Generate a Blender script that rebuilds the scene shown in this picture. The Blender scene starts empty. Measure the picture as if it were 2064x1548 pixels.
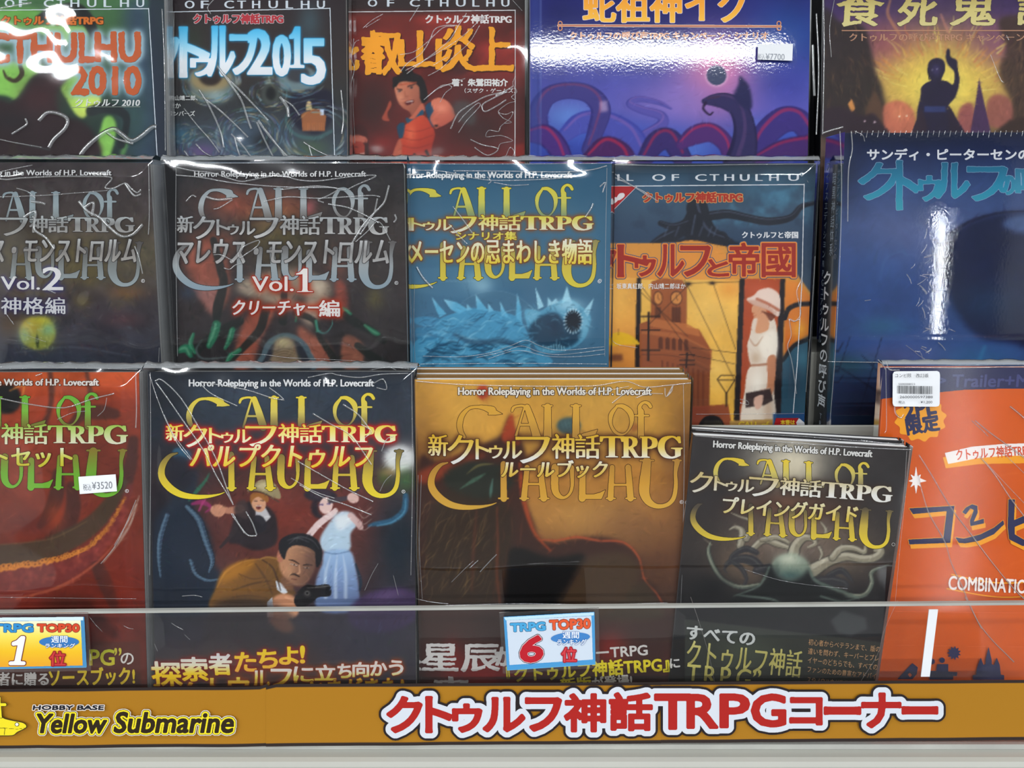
import bpy, math, random
import numpy as np
from mathutils import Matrix, Vector

# ------------------------------------------------------------------ camera, world, exposure
FPX, CX, CY = 1980.0, 1032.0, 774.0
PITCH = math.radians(15.0)
CAM = np.array([0.0, 0.0, 1.42])
RT = np.array([1.0, 0.0, 0.0])
FW = np.array([0.0, math.cos(PITCH), -math.sin(PITCH)])
UP = np.array([0.0, math.sin(PITCH), math.cos(PITCH)])
SC = bpy.context.scene
COL = SC.collection
cam_d = bpy.data.cameras.new('camera'); cam = bpy.data.objects.new('camera', cam_d); COL.objects.link(cam)
cam_d.sensor_width = 36.0; cam_d.lens = 36.0 * FPX / 2064.0; cam_d.clip_start = 0.01
cam.matrix_world = Matrix(((RT[0], UP[0], -FW[0], CAM[0]), (RT[1], UP[1], -FW[1], CAM[1]), (RT[2], UP[2], -FW[2], CAM[2]), (0, 0, 0, 1)))
SC.camera = cam
w = bpy.data.worlds.new('world'); SC.world = w; w.use_nodes = True
w.node_tree.nodes['Background'].inputs[0].default_value = (0.80, 0.90, 1.0, 1)
w.node_tree.nodes['Background'].inputs[1].default_value = 0.30
SC.view_settings.view_transform = 'Standard'; SC.view_settings.look = 'None'
SC.view_settings.gamma = 1.0; SC.view_settings.use_curve_mapping = False
SC.view_settings.exposure = -0.58
CEIL = 2.75
LAMPS = [   # centre, size x, size y, watts : lamps hung under the ceiling, long side along the shelf
    ((0.47, -1.42), 0.84, 0.05, 36), ((-2.02, -1.36), 1.25, 0.075, 70), ((1.75, -2.75), 1.25, 0.10, 115), ((-0.60, -2.75), 1.25, 0.10, 115),
    ((-0.30, -0.35), 1.25, 0.10, 16), ((1.5, -0.45), 1.25, 0.10, 16), ((-2.1, -0.40), 1.25, 0.10, 16),
    ((0.1, -4.6), 1.25, 0.10, 150), ((-2.0, -4.6), 1.25, 0.10, 150), ((2.2, -4.6), 1.25, 0.10, 150)]
def area(name, loc, sx, sy, watts, rot=(0, 0, 0), col=(0.93, 0.97, 1.0)):
    l = bpy.data.lights.new(name, 'AREA'); l.shape = 'RECTANGLE'; l.size = sx; l.size_y = sy; l.energy = watts; l.color = col
    o = bpy.data.objects.new(name, l); o.location = loc; o.rotation_euler = rot; COL.objects.link(o)
    return o
for (lx, ly), sx, sy, wt in LAMPS:
    area('tube_lamp_light', (lx, ly, CEIL - 0.075), sx, sy, wt)
PILLAR = (1.60, -2.2, 0.90)
area('pillar_lamp_light', PILLAR, 0.022, 1.6, 8, rot=(math.radians(90), 0, math.radians(35)))
# ------------------------------------------------------------------ helpers
def ray(px, py):
    px = np.asarray(px, float); py = np.asarray(py, float)
    return FW + ((px - CX) / FPX)[..., None] * RT - ((py - CY) / FPX)[..., None] * UP
def proj(P):
    d = P - CAM
    z = d @ FW
    return CX + FPX * (d @ RT) / z, CY - FPX * (d @ UP) / z
def lin(c):
    c = np.asarray(c, float) / 255.0
    return np.where(c <= 0.04045, c / 12.92, ((np.maximum(c, 0) + 0.055) / 1.055) ** 2.4)
class Surf:                                   # a flat printed surface in the world: x right, z up, y into the thing
    def __init__(s, O, ex, ez):
        s.O = np.array(O, float); s.ex = np.array(ex, float); s.ez = np.array(ez, float)
        s.ey = np.cross(s.ez, s.ex)
    def uv(s, px, py):
        d = ray(px, py); t = ((s.O - CAM) @ s.ey) / (d @ s.ey)
        P = CAM + d * t[..., None] - s.O
        return P @ s.ex, P @ s.ez
    def px(s, u, v):
        return proj(s.O + np.asarray(u)[..., None] * s.ex + np.asarray(v)[..., None] * s.ez)
    def mat(s):
        return Matrix([[s.ex[i], s.ey[i], s.ez[i], s.O[i]] for i in range(3)] + [[0, 0, 0, 1]])
def linkmesh(name, me, parent=None, mat=None):
    o = bpy.data.objects.new(name, me); COL.objects.link(o)
    if parent is not None: o.parent = parent
    if mat is not None: me.materials.append(mat)
    return o
def raw_mesh(name, V, F, cols=None, smooth=False, sizes=None):
    me = bpy.data.meshes.new(name)
    V = np.asarray(V, np.float32)
    me.vertices.add(len(V)); me.vertices.foreach_set('co', V.ravel())
    if sizes is None:
        F = np.asarray(F, np.int32); n, k = F.shape; sizes = np.full(n, k, np.int32); idx = F.ravel()
    else:
        idx = np.asarray(F, np.int32); n = len(sizes)
    me.loops.add(len(idx)); me.loops.foreach_set('vertex_index', idx)
    me.polygons.add(n); st = np.zeros(n, np.int32); st[1:] = np.cumsum(sizes)[:-1]
    me.polygons.foreach_set('loop_start', st)
    me.polygons.foreach_set('use_smooth', np.full(n, smooth))
    me.update(calc_edges=True)
    if cols is not None:
        a = me.color_attributes.new('Col', 'FLOAT_COLOR', 'POINT')
        a.data.foreach_set('color', np.concatenate([cols, np.ones((len(cols), 1))], 1).astype(np.float32).ravel())
    return me
class MB:                                     # collects boxes / quads in local coordinates
    def __init__(s): s.V = []; s.F = []; s.S = []
    def add(s, V, F):
        n = len(s.V); s.V += [tuple(v) for v in V]
        for f in F: s.F += [n + i for i in f]; s.S.append(len(f))
    def box(s, x0, x1, y0, y1, z0, z1, b=0.0):
        if b <= 0:
            V = [(x, y, z) for x in (x0, x1) for y in (y0, y1) for z in (z0, z1)]
            s.add(V, [(0, 1, 3, 2), (4, 6, 7, 5), (0, 4, 5, 1), (2, 3, 7, 6), (0, 2, 6, 4), (1, 5, 7, 3)])
        else:
            import bmesh
            bm = bmesh.new(); bmesh.ops.create_cube(bm, size=1.0)
            for v in bm.verts:
                v.co = Vector(((x0 + x1) / 2 + v.co.x * (x1 - x0), (y0 + y1) / 2 + v.co.y * (y1 - y0), (z0 + z1) / 2 + v.co.z * (z1 - z0)))
            bmesh.ops.bevel(bm, geom=list(bm.edges), offset=b, segments=2, affect='EDGES', profile=0.5)
            s.add([v.co[:] for v in bm.verts], [[v.index for v in f.verts] for f in bm.faces]); bm.free()
    def prism(s, pts, y0, y1):                # polygon in x-z pushed through y
        n = len(pts)
        V = [(x, y0, z) for x, z in pts] + [(x, y1, z) for x, z in pts]
        s.add(V, [list(range(n)), list(range(2 * n - 1, n - 1, -1))] + [[i, n + i, n + (i + 1) % n, (i + 1) % n] for i in range(n)])
    def build(s, name, mat, parent=None, smooth=False):
        me = raw_mesh(name, s.V, s.F, sizes=np.array(s.S, np.int32), smooth=smooth)
        return linkmesh(name, me, parent, mat)
def tag(o, label=None, cat=None, group=None, kind=None):
    if label: o['label'] = label
    if cat: o['category'] = cat
    if group: o['group'] = group
    if kind: o['kind'] = kind
    return o

# ------------------------------------------------------------------ materials
def principled(name, col=(0.8, 0.8, 0.8), rough=0.5, spec=0.5, vcol=False, bump=0.0, bscale=200.0, gain=1.0, coat=0.0, nscale=None, namp=0.0, metal=0.0, stretch=(1, 1, 1)):
    m = bpy.data.materials.new(name); m.use_nodes = True
    nt = m.node_tree; b = nt.nodes['Principled BSDF']
    b.inputs['Roughness'].default_value = rough; b.inputs['Specular IOR Level'].default_value = spec
    b.inputs['Metallic'].default_value = metal
    b.inputs['Coat Weight'].default_value = coat; b.inputs['Coat Roughness'].default_value = 0.08
    tc = nt.nodes.new('ShaderNodeTexCoord'); mp = nt.nodes.new('ShaderNodeMapping')
    mp.inputs['Scale'].default_value = stretch
    nt.links.new(tc.outputs['Object'], mp.inputs[0])
    if vcol:
        a = nt.nodes.new('ShaderNodeVertexColor'); a.layer_name = 'Col'
        nt.links.new(a.outputs['Color'], b.inputs['Base Color'])
    else:
        n = nt.nodes.new('ShaderNodeTexNoise'); n.inputs['Scale'].default_value = nscale or 30.0; n.inputs['Detail'].default_value = 4
        nt.links.new(mp.outputs[0], n.inputs['Vector'])
        r = nt.nodes.new('ShaderNodeValToRGB'); c = np.array(col)
        r.color_ramp.elements[0].color = (*np.clip(c * (1 - namp), 0, 1), 1); r.color_ramp.elements[1].color = (*np.clip(c * (1 + namp * 0.6), 0, 1), 1)
        r.color_ramp.elements[0].position = 0.3; r.color_ramp.elements[1].position = 0.7
        nt.links.new(n.outputs['Fac'], r.inputs[0]); nt.links.new(r.outputs[0], b.inputs['Base Color'])
    if bump > 0:
        n2 = nt.nodes.new('ShaderNodeTexNoise'); n2.inputs['Scale'].default_value = bscale; n2.inputs['Detail'].default_value = 3
        nt.links.new(mp.outputs[0], n2.inputs['Vector'])
        bp = nt.nodes.new('ShaderNodeBump'); bp.inputs['Strength'].default_value = 1.0; bp.inputs['Distance'].default_value = bump
        nt.links.new(n2.outputs['Fac'], bp.inputs['Height'])
        nt.links.new(bp.outputs[0], b.inputs['Normal']); nt.links.new(bp.outputs[0], b.inputs['Coat Normal'])
    return m
def film(name, refl=1.0, rough=0.03, tint=(1, 1, 1), haze=0.0, bump=0.0, bscale=150.0, ior=1.5, detail=2):
    m = bpy.data.materials.new(name); m.use_nodes = True; nt = m.node_tree
    for n in list(nt.nodes): nt.nodes.remove(n)
    out = nt.nodes.new('ShaderNodeOutputMaterial')
    tr = nt.nodes.new('ShaderNodeBsdfTransparent'); tr.inputs[0].default_value = (*tint, 1)
    gl = nt.nodes.new('ShaderNodeBsdfGlossy'); gl.inputs['Roughness'].default_value = rough
    fr = nt.nodes.new('ShaderNodeFresnel'); fr.inputs['IOR'].default_value = ior
    mu = nt.nodes.new('ShaderNodeMath'); mu.operation = 'MULTIPLY'; mu.inputs[1].default_value = refl * 1.8; mu.use_clamp = True
    nt.links.new(fr.outputs[0], mu.inputs[0])
    mx = nt.nodes.new('ShaderNodeMixShader'); nt.links.new(mu.outputs[0], mx.inputs[0])
    base = tr.outputs[0]
    if haze > 0:
        df = nt.nodes.new('ShaderNodeBsdfDiffuse'); df.inputs[0].default_value = (0.85, 0.88, 0.9, 1)
        m2 = nt.nodes.new('ShaderNodeMixShader'); m2.inputs[0].default_value = haze
        nt.links.new(base, m2.inputs[1]); nt.links.new(df.outputs[0], m2.inputs[2]); base = m2.outputs[0]
    nt.links.new(base, mx.inputs[1]); nt.links.new(gl.outputs[0], mx.inputs[2]); nt.links.new(mx.outputs[0], out.inputs[0])
    if bump > 0:
        tc = nt.nodes.new('ShaderNodeTexCoord')
        n2 = nt.nodes.new('ShaderNodeTexNoise'); n2.inputs['Scale'].default_value = bscale; n2.inputs['Detail'].default_value = detail
        nt.links.new(tc.outputs['Object'], n2.inputs['Vector'])
        bp = nt.nodes.new('ShaderNodeBump'); bp.inputs['Strength'].default_value = 1.0; bp.inputs['Distance'].default_value = bump
        nt.links.new(n2.outputs['Fac'], bp.inputs['Height']); nt.links.new(bp.outputs[0], gl.inputs['Normal'])
    return m
M_PRINT = principled('printed_cover', vcol=True, rough=0.5, spec=0.12)
M_GLOSSY = principled('laminated_cover', vcol=True, rough=0.045, spec=0.4, bump=0.000022, bscale=500)
M_INK = principled('printed_lettering', vcol=True, rough=0.5, spec=0.12)
M_INKG = principled('laminated_lettering', vcol=True, rough=0.045, spec=0.4, bump=0.000022, bscale=500)
M_PAGES = principled('page_edges', (0.88, 0.88, 0.87), 0.7, 0.2, nscale=60, namp=0.12, bump=0.0001, bscale=60, stretch=(1, 60, 1))
M_STEEL = principled('white_painted_steel', (0.36, 0.355, 0.315), 0.38, 0.4, nscale=8, namp=0.03, bump=0.00003, bscale=300)
M_GREY = principled('grey_plastic', (0.33, 0.34, 0.34), 0.5, 0.4, nscale=8, namp=0.06)
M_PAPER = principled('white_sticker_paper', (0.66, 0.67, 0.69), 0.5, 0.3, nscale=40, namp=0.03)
M_FILM = film('clear_plastic_film', 0.72, 0.04, haze=0.0)
M_FOLD = film('folded_plastic_film', 0.9, 0.10, haze=0.30)
M_SHRINK = film('shrink_wrap', 0.75, 0.025, detail=4, bump=0.000012, bscale=500, haze=0.0)
M_SOFT = film('matt_plastic_film', 0.32, 0.12)
M_CREASE = film('film_crease', 1.7, 0.12, haze=0.16)
M_CREASE.name = 'film_crease'
M_ACRYL = film('clear_acrylic', 0.4, 0.015, haze=0.008)
M_ACEDGE = principled('acrylic_edge', (0.36, 0.36, 0.33), 0.25, 0.5, nscale=20, namp=0.15)
M_DARK = principled('dark_shelf_back', (0.05, 0.05, 0.055), 0.6, 0.3, nscale=10, namp=0.1)

# ------------------------------------------------------------------ drawing: coordinates go through TF so that a drawing can be written in its own units
TF = [0.0, 0.0, 1.0]
def Z(x=0.0, y=0.0, s=1.0): TF[0], TF[1], TF[2] = x, y, s
def tp(pts):
    a = np.array([tuple(p) for p in pts], float)
    a[:, 0] = TF[0] + TF[2] * a[:, 0]; a[:, 1] = TF[1] + TF[2] * a[:, 1]
    if a.shape[1] > 2: a[:, 2] *= TF[2]
    return a
def cat_rom(p, n=6, closed=False):
    p = np.asarray(p, float)
    if len(p) < 3: return p
    q = np.vstack([p[-1], p, p[:2]]) if closed else np.vstack([2 * p[0] - p[1], p, 2 * p[-1] - p[-2]])
    out = []
    t = np.linspace(0, 1, n, endpoint=False)[:, None]
    for i in range(len(q) - 3):
        a, b, c, d = q[i:i + 4]
        out.append(0.5 * (2 * b + (c - a) * t + (2 * a - 5 * b + 4 * c - d) * t ** 2 + (3 * b - a - 3 * c + d) * t ** 3))
    out = np.vstack(out)
    if not closed: out = np.vstack([out, p[-1]])
    if out.shape[1] > 2: out[:, 2] = np.maximum(out[:, 2], 0.2)
    return out
def boxblur(a, r, ax):
    r = int(r)
    if r < 1: return a
    pad = [(0, 0)] * a.ndim; pad[ax] = (r + 1, r)
    c = np.cumsum(np.pad(a, pad, mode='edge'), ax)
    n = a.shape[ax]
    hi = np.take(c, np.arange(2 * r + 1, 2 * r + 1 + n), ax); lo = np.take(c, np.arange(0, n), ax)
    return (hi - lo) / (2 * r + 1)
def blur(a, sig):
    r = max(0, int(round(sig * 0.95)))
    if r < 1:
        return a if sig < 0.3 else sum(wt * np.roll(np.roll(a, i, 0), j, 1) for i, j, wt in ((0, 0, .5), (0, 1, .125), (0, -1, .125), (1, 0, .125), (-1, 0, .125)))
    for _ in range(2):
        a = boxblur(boxblur(a, r, 0), r, 1)
    return a
def bilin(a, fx, fy):
    fx = np.clip(fx, 0, a.shape[1] - 1.001); fy = np.clip(fy, 0, a.shape[0] - 1.001)
    ix = fx.astype(int); iy = fy.astype(int); tx = fx - ix; ty = fy - iy
    if a.ndim == 3: tx = tx[..., None]; ty = ty[..., None]
    return (a[iy, ix] * (1 - tx) + a[iy, ix + 1] * tx) * (1 - ty) + (a[iy + 1, ix] * (1 - tx) + a[iy + 1, ix + 1] * tx) * ty
def vnoise(X, Y, scale, seed=0, octv=4, sx=1.0, sy=1.0, rot=0.0):
    rng = np.random.RandomState(seed); tot = 0; amp = 1.0; out = np.zeros(X.shape)
    c, s_ = math.cos(math.radians(rot)), math.sin(math.radians(rot))
    U = (X * c + Y * s_) / sx; V = (-X * s_ + Y * c) / sy
    for o in range(octv):
        g = rng.rand(64, 64); f = scale / 2 ** o
        a = (U / f) % 63; b = (V / f) % 63
        ix = a.astype(int); iy = b.astype(int); tx = a - ix; ty = b - iy
        tx = tx * tx * (3 - 2 * tx); ty = ty * ty * (3 - 2 * ty)
        i2 = (ix + 1) % 63; j2 = (iy + 1) % 63
        out += amp * ((g[iy, ix] * (1 - tx) + g[iy, i2] * tx) * (1 - ty) + (g[j2, ix] * (1 - tx) + g[j2, i2] * tx) * ty)
        tot += amp; amp *= 0.5
    return out / tot - 0.5
def seg_field(X, Y, x0, y0, h, P, out, fe):    # max of soft capsule chain into out ; x = x0 + j*h
    for a, b in zip(P[:-1], P[1:]):
        m = max(a[2], b[2]) / 2 + fe + h
        j0 = max(0, int((min(a[0], b[0]) - m - x0) / h)); j1 = min(out.shape[1], int((max(a[0], b[0]) + m - x0) / h) + 2)
        i0 = max(0, int((min(a[1], b[1]) - m - y0) / h)); i1 = min(out.shape[0], int((max(a[1], b[1]) + m - y0) / h) + 2)
        if j1 <= j0 or i1 <= i0: continue
        xs = x0 + np.arange(j0, j1) * h - a[0]; ys = (y0 + np.arange(i0, i1) * h - a[1])[:, None]
        dx, dy = b[0] - a[0], b[1] - a[1]; L = dx * dx + dy * dy + 1e-9
        t = np.clip((xs * dx + ys * dy) / L, 0, 1)
        d = np.sqrt((xs - t * dx) ** 2 + (ys - t * dy) ** 2)
        r = (a[2] + (b[2] - a[2]) * t) / 2
        v = np.clip((r - d) / fe + 0.5, 0, 1)
        np.maximum(out[i0:i1, j0:j1], v, out=out[i0:i1, j0:j1])
def eo_fill(x0, y0, h, shape, P):
    ins = np.zeros(shape, bool)
    xs = x0 + np.arange(shape[1]) * h; ys = y0 + np.arange(shape[0]) * h
    Q = np.roll(P, -1, 0)
    for a, b in zip(P, Q):
        if a[1] == b[1]: continue
        lo, hi = (a, b) if a[1] < b[1] else (b, a)
        i0 = max(0, int(math.ceil((lo[1] - y0) / h))); i1 = min(shape[0], int(math.ceil((hi[1] - y0) / h)))
        if i1 <= i0: continue
        xc = lo[0] + (ys[i0:i1] - lo[1]) * (hi[0] - lo[0]) / (hi[1] - lo[1])
        ins[i0:i1] ^= xs[None, :] < xc[:, None]
    return ins
class Art:                                    # soft painting, one colour sample every c pixels of the photograph's scale
    def __init__(s, x0, y0, x1, y1, c=2.0, col=(128, 128, 128)):
        s.x0, s.y0, s.c = x0, y0, c
        s.nx = int((x1 - x0) / c) + 2; s.ny = int((y1 - y0) / c) + 2
        s.X, s.Y = np.meshgrid(x0 + np.arange(s.nx) * c, y0 + np.arange(s.ny) * c)
        s.a = np.zeros((s.ny, s.nx, 3)) + np.array(col, float)
    def win(s, x0, y0, x1, y1):
        return (slice(max(0, int((y0 - s.y0) / s.c)), max(0, min(s.ny, int((y1 - s.y0) / s.c) + 2))), slice(max(0, int((x0 - s.x0) / s.c)), max(0, min(s.nx, int((x1 - s.x0) / s.c) + 2))))
    def comp(s, w, al, col, col2=None, g=None, mode=None):
        if al.size == 0: return
        if col2 is not None:
            gp = tp([g[:2], g[2:]]); d = gp[1] - gp[0]
            t = np.clip(((s.X[w] - gp[0][0]) * d[0] + (s.Y[w] - gp[0][1]) * d[1]) / (d @ d), 0, 1)[..., None]
            cc = np.array(col, float) * (1 - t) + np.array(col2, float) * t
        else: cc = np.array(col, float)
        al = al[..., None]
        if mode == 'add': s.a[w] += al * cc
        elif mode == 'mul': s.a[w] *= 1 - al + al * cc / 255.0
        else: s.a[w] = s.a[w] * (1 - al) + al * cc
    def vgrad(s, stops):
        st = tp([(0, y) for y, _ in stops])[:, 1]; cs = np.array([c for _, c in stops], float)
        for k in range(3): s.a[..., k] = np.interp(s.Y, st, cs[:, k])
    def blob(s, x, y, rx, ry, col, a=1.0, rot=0, p=2.0, mode=None):
        (x, y), = tp([(x, y)]); rx *= TF[2]; ry *= TF[2]; R = max(rx, ry) * 2.2
        w = s.win(x - R, y - R, x + R, y + R); c, q = math.cos(math.radians(rot)), math.sin(math.radians(rot))
        dx = s.X[w] - x; dy = s.Y[w] - y
        d = np.sqrt(((dx * c + dy * q) / rx) ** 2 + ((-dx * q + dy * c) / ry) ** 2)
        s.comp(w, a * np.exp(-d ** p * 1.2) * np.clip((2.2 - d) * 3, 0, 1), col, mode=mode)
    def ell(s, x, y, rx, ry, col, a=1.0, rot=0, f=1.5, col2=None, g=None, mode=None):
        t = np.linspace(0, 2 * math.pi, 28, endpoint=False); c, q = math.cos(math.radians(rot)), math.sin(math.radians(rot))
        s.poly([(x + rx * math.cos(k) * c - ry * math.sin(k) * q, y + rx * math.cos(k) * q + ry * math.sin(k) * c) for k in t], col, a, f, True, col2, g, mode)
    def poly(s, pts, col, a=1.0, f=1.2, sm=False, col2=None, g=None, mode=None, tex=0.0, seed=1):
        P = tp(pts); f = max(.6, f * min(1.0, TF[2] * 1.5))
        if sm: P = cat_rom(P, 5, True)
        m = f * 2 + 2 * s.c
        w = s.win(P[:, 0].min() - m, P[:, 1].min() - m, P[:, 0].max() + m, P[:, 1].max() + m)
        X = s.X[w]
        if X.size == 0: return
        h = s.c / 2
        big = eo_fill(X[0, 0] - h / 2, s.Y[w][0, 0] - h / 2, h, (X.shape[0] * 2, X.shape[1] * 2), P).astype(float)
        al = big.reshape(X.shape[0], 2, X.shape[1], 2).mean((1, 3))
        if f > s.c: al = blur(al, f / s.c * 0.7)
        if tex: al = al * np.clip(1 - tex + 2.2 * tex * (0.5 + vnoise(X, s.Y[w], 22, seed, 3) * 2), 0, 1)
        s.comp(w, al * a, col, col2, g, mode)
    def stroke(s, pts, wd, col, a=1.0, f=1.2, sm=True, col2=None, g=None, mode=None):
        P = [tuple(p) + ((wd,) if len(p) == 2 else ()) for p in pts]
        P = tp(P)
        if sm: P = cat_rom(P, 6)
        f = max(f * min(1.0, TF[2] * 1.5), s.c * 0.8)
        m = P[:, 2].max() / 2 + f + s.c
        w = s.win(P[:, 0].min() - m, P[:, 1].min() - m, P[:, 0].max() + m, P[:, 1].max() + m)
        X = s.X[w]
        if X.size == 0: return
        out = np.zeros(X.shape); seg_field(None, None, X[0, 0], s.Y[w][0, 0], s.c, P, out, f)
        if P[:, 2].max() < s.c: out *= P[:, 2].max() / s.c
        s.comp(w, out * a, col, col2, g, mode)
    def tentacle(s, pts, col, hi, lo, n=0):      # a rounded limb: dark edge, body, light side
        P = [tuple(p) for p in pts]
        s.stroke(P, 1, lo, 1, 1.5)
        s.stroke([(x, y, w_ * 0.78) for x, y, w_ in P], 1, col, 0.9, 3)
        s.stroke([(x - w_ * 0.16, y - w_ * 0.2, w_ * 0.36) for x, y, w_ in P], 1, hi, 0.75, 3)
    def noise(s, scale, amp, seed=0, octv=4, sx=1, sy=1, rot=0, col=None, region=None, th=None):
        n = vnoise(s.X, s.Y, scale, seed, octv, sx, sy, rot)
        if region is not None:
            x0, y0, x1, y1, f = region; (x0, y0), (x1, y1) = tp([(x0, y0), (x1, y1)])
            msk = np.clip((s.X - x0) / f, 0, 1) * np.clip((x1 - s.X) / f, 0, 1) * np.clip((s.Y - y0) / f, 0, 1) * np.clip((y1 - s.Y) / f, 0, 1)
        else: msk = 1.0
        if col is None: s.a *= 1 + (n * 2 * amp * msk)[..., None]
        else:
            al = np.clip((n - (th if th is not None else 0)) * 6, 0, 1) * amp * msk
            s.a = s.a * (1 - al[..., None]) + al[..., None] * np.array(col, float)
    def hair(s, n, x0, y0, x1, y1, ang, ln, wd, cols, a=0.5, seed=0, spread=25, curve=0.2):
        rng = random.Random(seed)
        for _ in range(n):
            x = rng.uniform(x0, x1); y = rng.uniform(y0, y1); t = math.radians(ang + rng.uniform(-spread, spread)); L = ln * rng.uniform(.5, 1.3)
            k = rng.uniform(-curve, curve) * L
            s.stroke([(x, y, wd * .4), (x + L / 2 * math.cos(t) - k * math.sin(t), y + L / 2 * math.sin(t) + k * math.cos(t), wd), (x + L * math.cos(t), y + L * math.sin(t), wd * .3)], 1, rng.choice(cols), a * rng.uniform(.4, 1), 1.0)
    def brush(s, n, x0, y0, x1, y1, ln=14, wd=3.0, amp=.22, a=.5, seed=1, hue=8):      # short strokes that vary the colour already there
        rng = random.Random(seed); old = list(TF); Z()
        th = vnoise(s.X, s.Y, 70, seed + 40, 2) * 7
        for _ in range(n):
            x = rng.uniform(x0, x1); y = rng.uniform(y0, y1); i = min(s.ny - 1, max(0, int((y - s.y0) / s.c))); j = min(s.nx - 1, max(0, int((x - s.x0) / s.c)))
            t = th[i, j] + rng.uniform(-.3, .3); L = ln * rng.uniform(.5, 1.3); k = 1 + rng.uniform(-amp, amp)
            c = np.clip(s.a[i, j] * k + np.array([rng.uniform(-hue, hue) for _ in range(3)]), 0, 255)
            s.stroke([(x - L / 2 * math.cos(t), y - L / 2 * math.sin(t), wd * .4), (x, y, wd), (x + L / 2 * math.cos(t), y + L / 2 * math.sin(t), wd * .3)], 1, c, a * rng.uniform(.5, 1), 1.2, False)
        TF[:] = old
    def glow(s, mk, r, col, a=1.0, pw=1.0):
        cv = mk.cov(); cell = mk.h * mk.sub
        cv = np.pad(cv, int(r / cell) + 2); o = int(r / cell) + 2
        g = np.clip(blur(cv, r / cell * 0.6) * 2.2, 0, 1) ** pw
        x0 = mk.x0 - o * cell; y0 = mk.y0 - o * cell
        w = s.win(x0, y0, x0 + g.shape[1] * cell, y0 + g.shape[0] * cell)
        X = s.X[w]
        if X.size == 0: return
        fx = (X - x0) / cell - 0.5; fy = (s.Y[w] - y0) / cell - 0.5
        ok = (fx > 0) & (fx < g.shape[1] - 1) & (fy > 0) & (fy < g.shape[0] - 1)
        s.comp(w, bilin(g, fx, fy) * ok * a, col)
    def sample(s, px, py):
        return lin(np.clip(bilin(s.a, (px - s.x0) / s.c, (py - s.y0) / s.c), 0, 255))
# glyph outlines from the program's built-in font
_fc = bpy.data.curves.new('glyph_maker', 'FONT'); _fo = bpy.data.objects.new('glyph_maker', _fc); COL.objects.link(_fo)
_fc.resolution_u = 3; _fc.size = 1.0
_G = {}
def _txtmesh(st):
    _fc.body = st
    dg = bpy.context.evaluated_depsgraph_get(); dg.update()
    e = _fo.evaluated_get(dg); me = e.to_mesh(); me.calc_loop_triangles()
    V = np.zeros(len(me.vertices) * 3); me.vertices.foreach_get('co', V)
    T = np.zeros(len(me.loop_triangles) * 3, int); me.loop_triangles.foreach_get('vertices', T)
    e.to_mesh_clear()
    return V.reshape(-1, 3)[:, :2], T.reshape(-1, 3)
def glyph(ch):
    if ch not in _G:
        if ch in ' \u3000': _G[ch] = (np.zeros((0, 3, 2)), 0.28 if ch == ' ' else 1.0)
        else:
            V, T = _txtmesh(ch); W, _ = _txtmesh(ch + 'I'); I, _ = _txtmesh('I')
            _G[ch] = (V[T] if len(V) else np.zeros((0, 3, 2)), (W[:, 0].max() - I[:, 0].max()) if len(V) else 0.5)
    return _G[ch]
SERIF = {   # thick-and-thin capitals, drawn as strokes in a 100 x 100 box
 'T': [('p', [(0, 0), (100, 0), (100, 26), (93, 26), (88, 9), (61, 8), (61, 93), (75, 96), (75, 100), (25, 100), (25, 96), (39, 93), (39, 8), (12, 9), (7, 26), (0, 26)])],
 '1': [('p', [(48, 0), (64, 0), (64, 90), (68, 96), (100, 97), (100, 100), (6, 100), (6, 97), (38, 96), (42, 90), (42, 20), (30, 24), (0, 26), (0, 22), (24, 16)])],
 'R': [('p', [(0, 0), (55, 0), (78, 8), (84, 25), (78, 42), (58, 52), (86, 92), (100, 96), (100, 100), (72, 100), (38, 55), (34, 55), (34, 93), (46, 96), (46, 100), (0, 100), (0, 96), (12, 93), (12, 7), (0, 4)]), ('h', [(34, 7), (48, 8), (58, 16), (61, 27), (58, 39), (48, 47), (34, 48)])],
 'P': [('p', [(0, 0), (58, 0), (88, 9), (96, 29), (88, 49), (60, 58), (38, 57), (38, 93), (52, 96), (52, 100), (0, 100), (0, 96), (14, 93), (14, 7), (0, 4)]), ('h', [(38, 7), (52, 8), (66, 17), (70, 30), (65, 43), (52, 50), (38, 50)])],
 'G': [('s', [(88, 24, 8), (70, 7, 7), (50, 4, 9), (22, 18, 20), (12, 50, 25), (24, 82, 20), (50, 96, 9), (74, 92, 8), (84, 80, 12)]), ('p', [(55, 52), (100, 52), (100, 57), (92, 60), (92, 88), (72, 97), (72, 60), (55, 57)]), ('p', [(80, 2), (90, 2), (93, 32), (86, 32)])],
}
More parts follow.
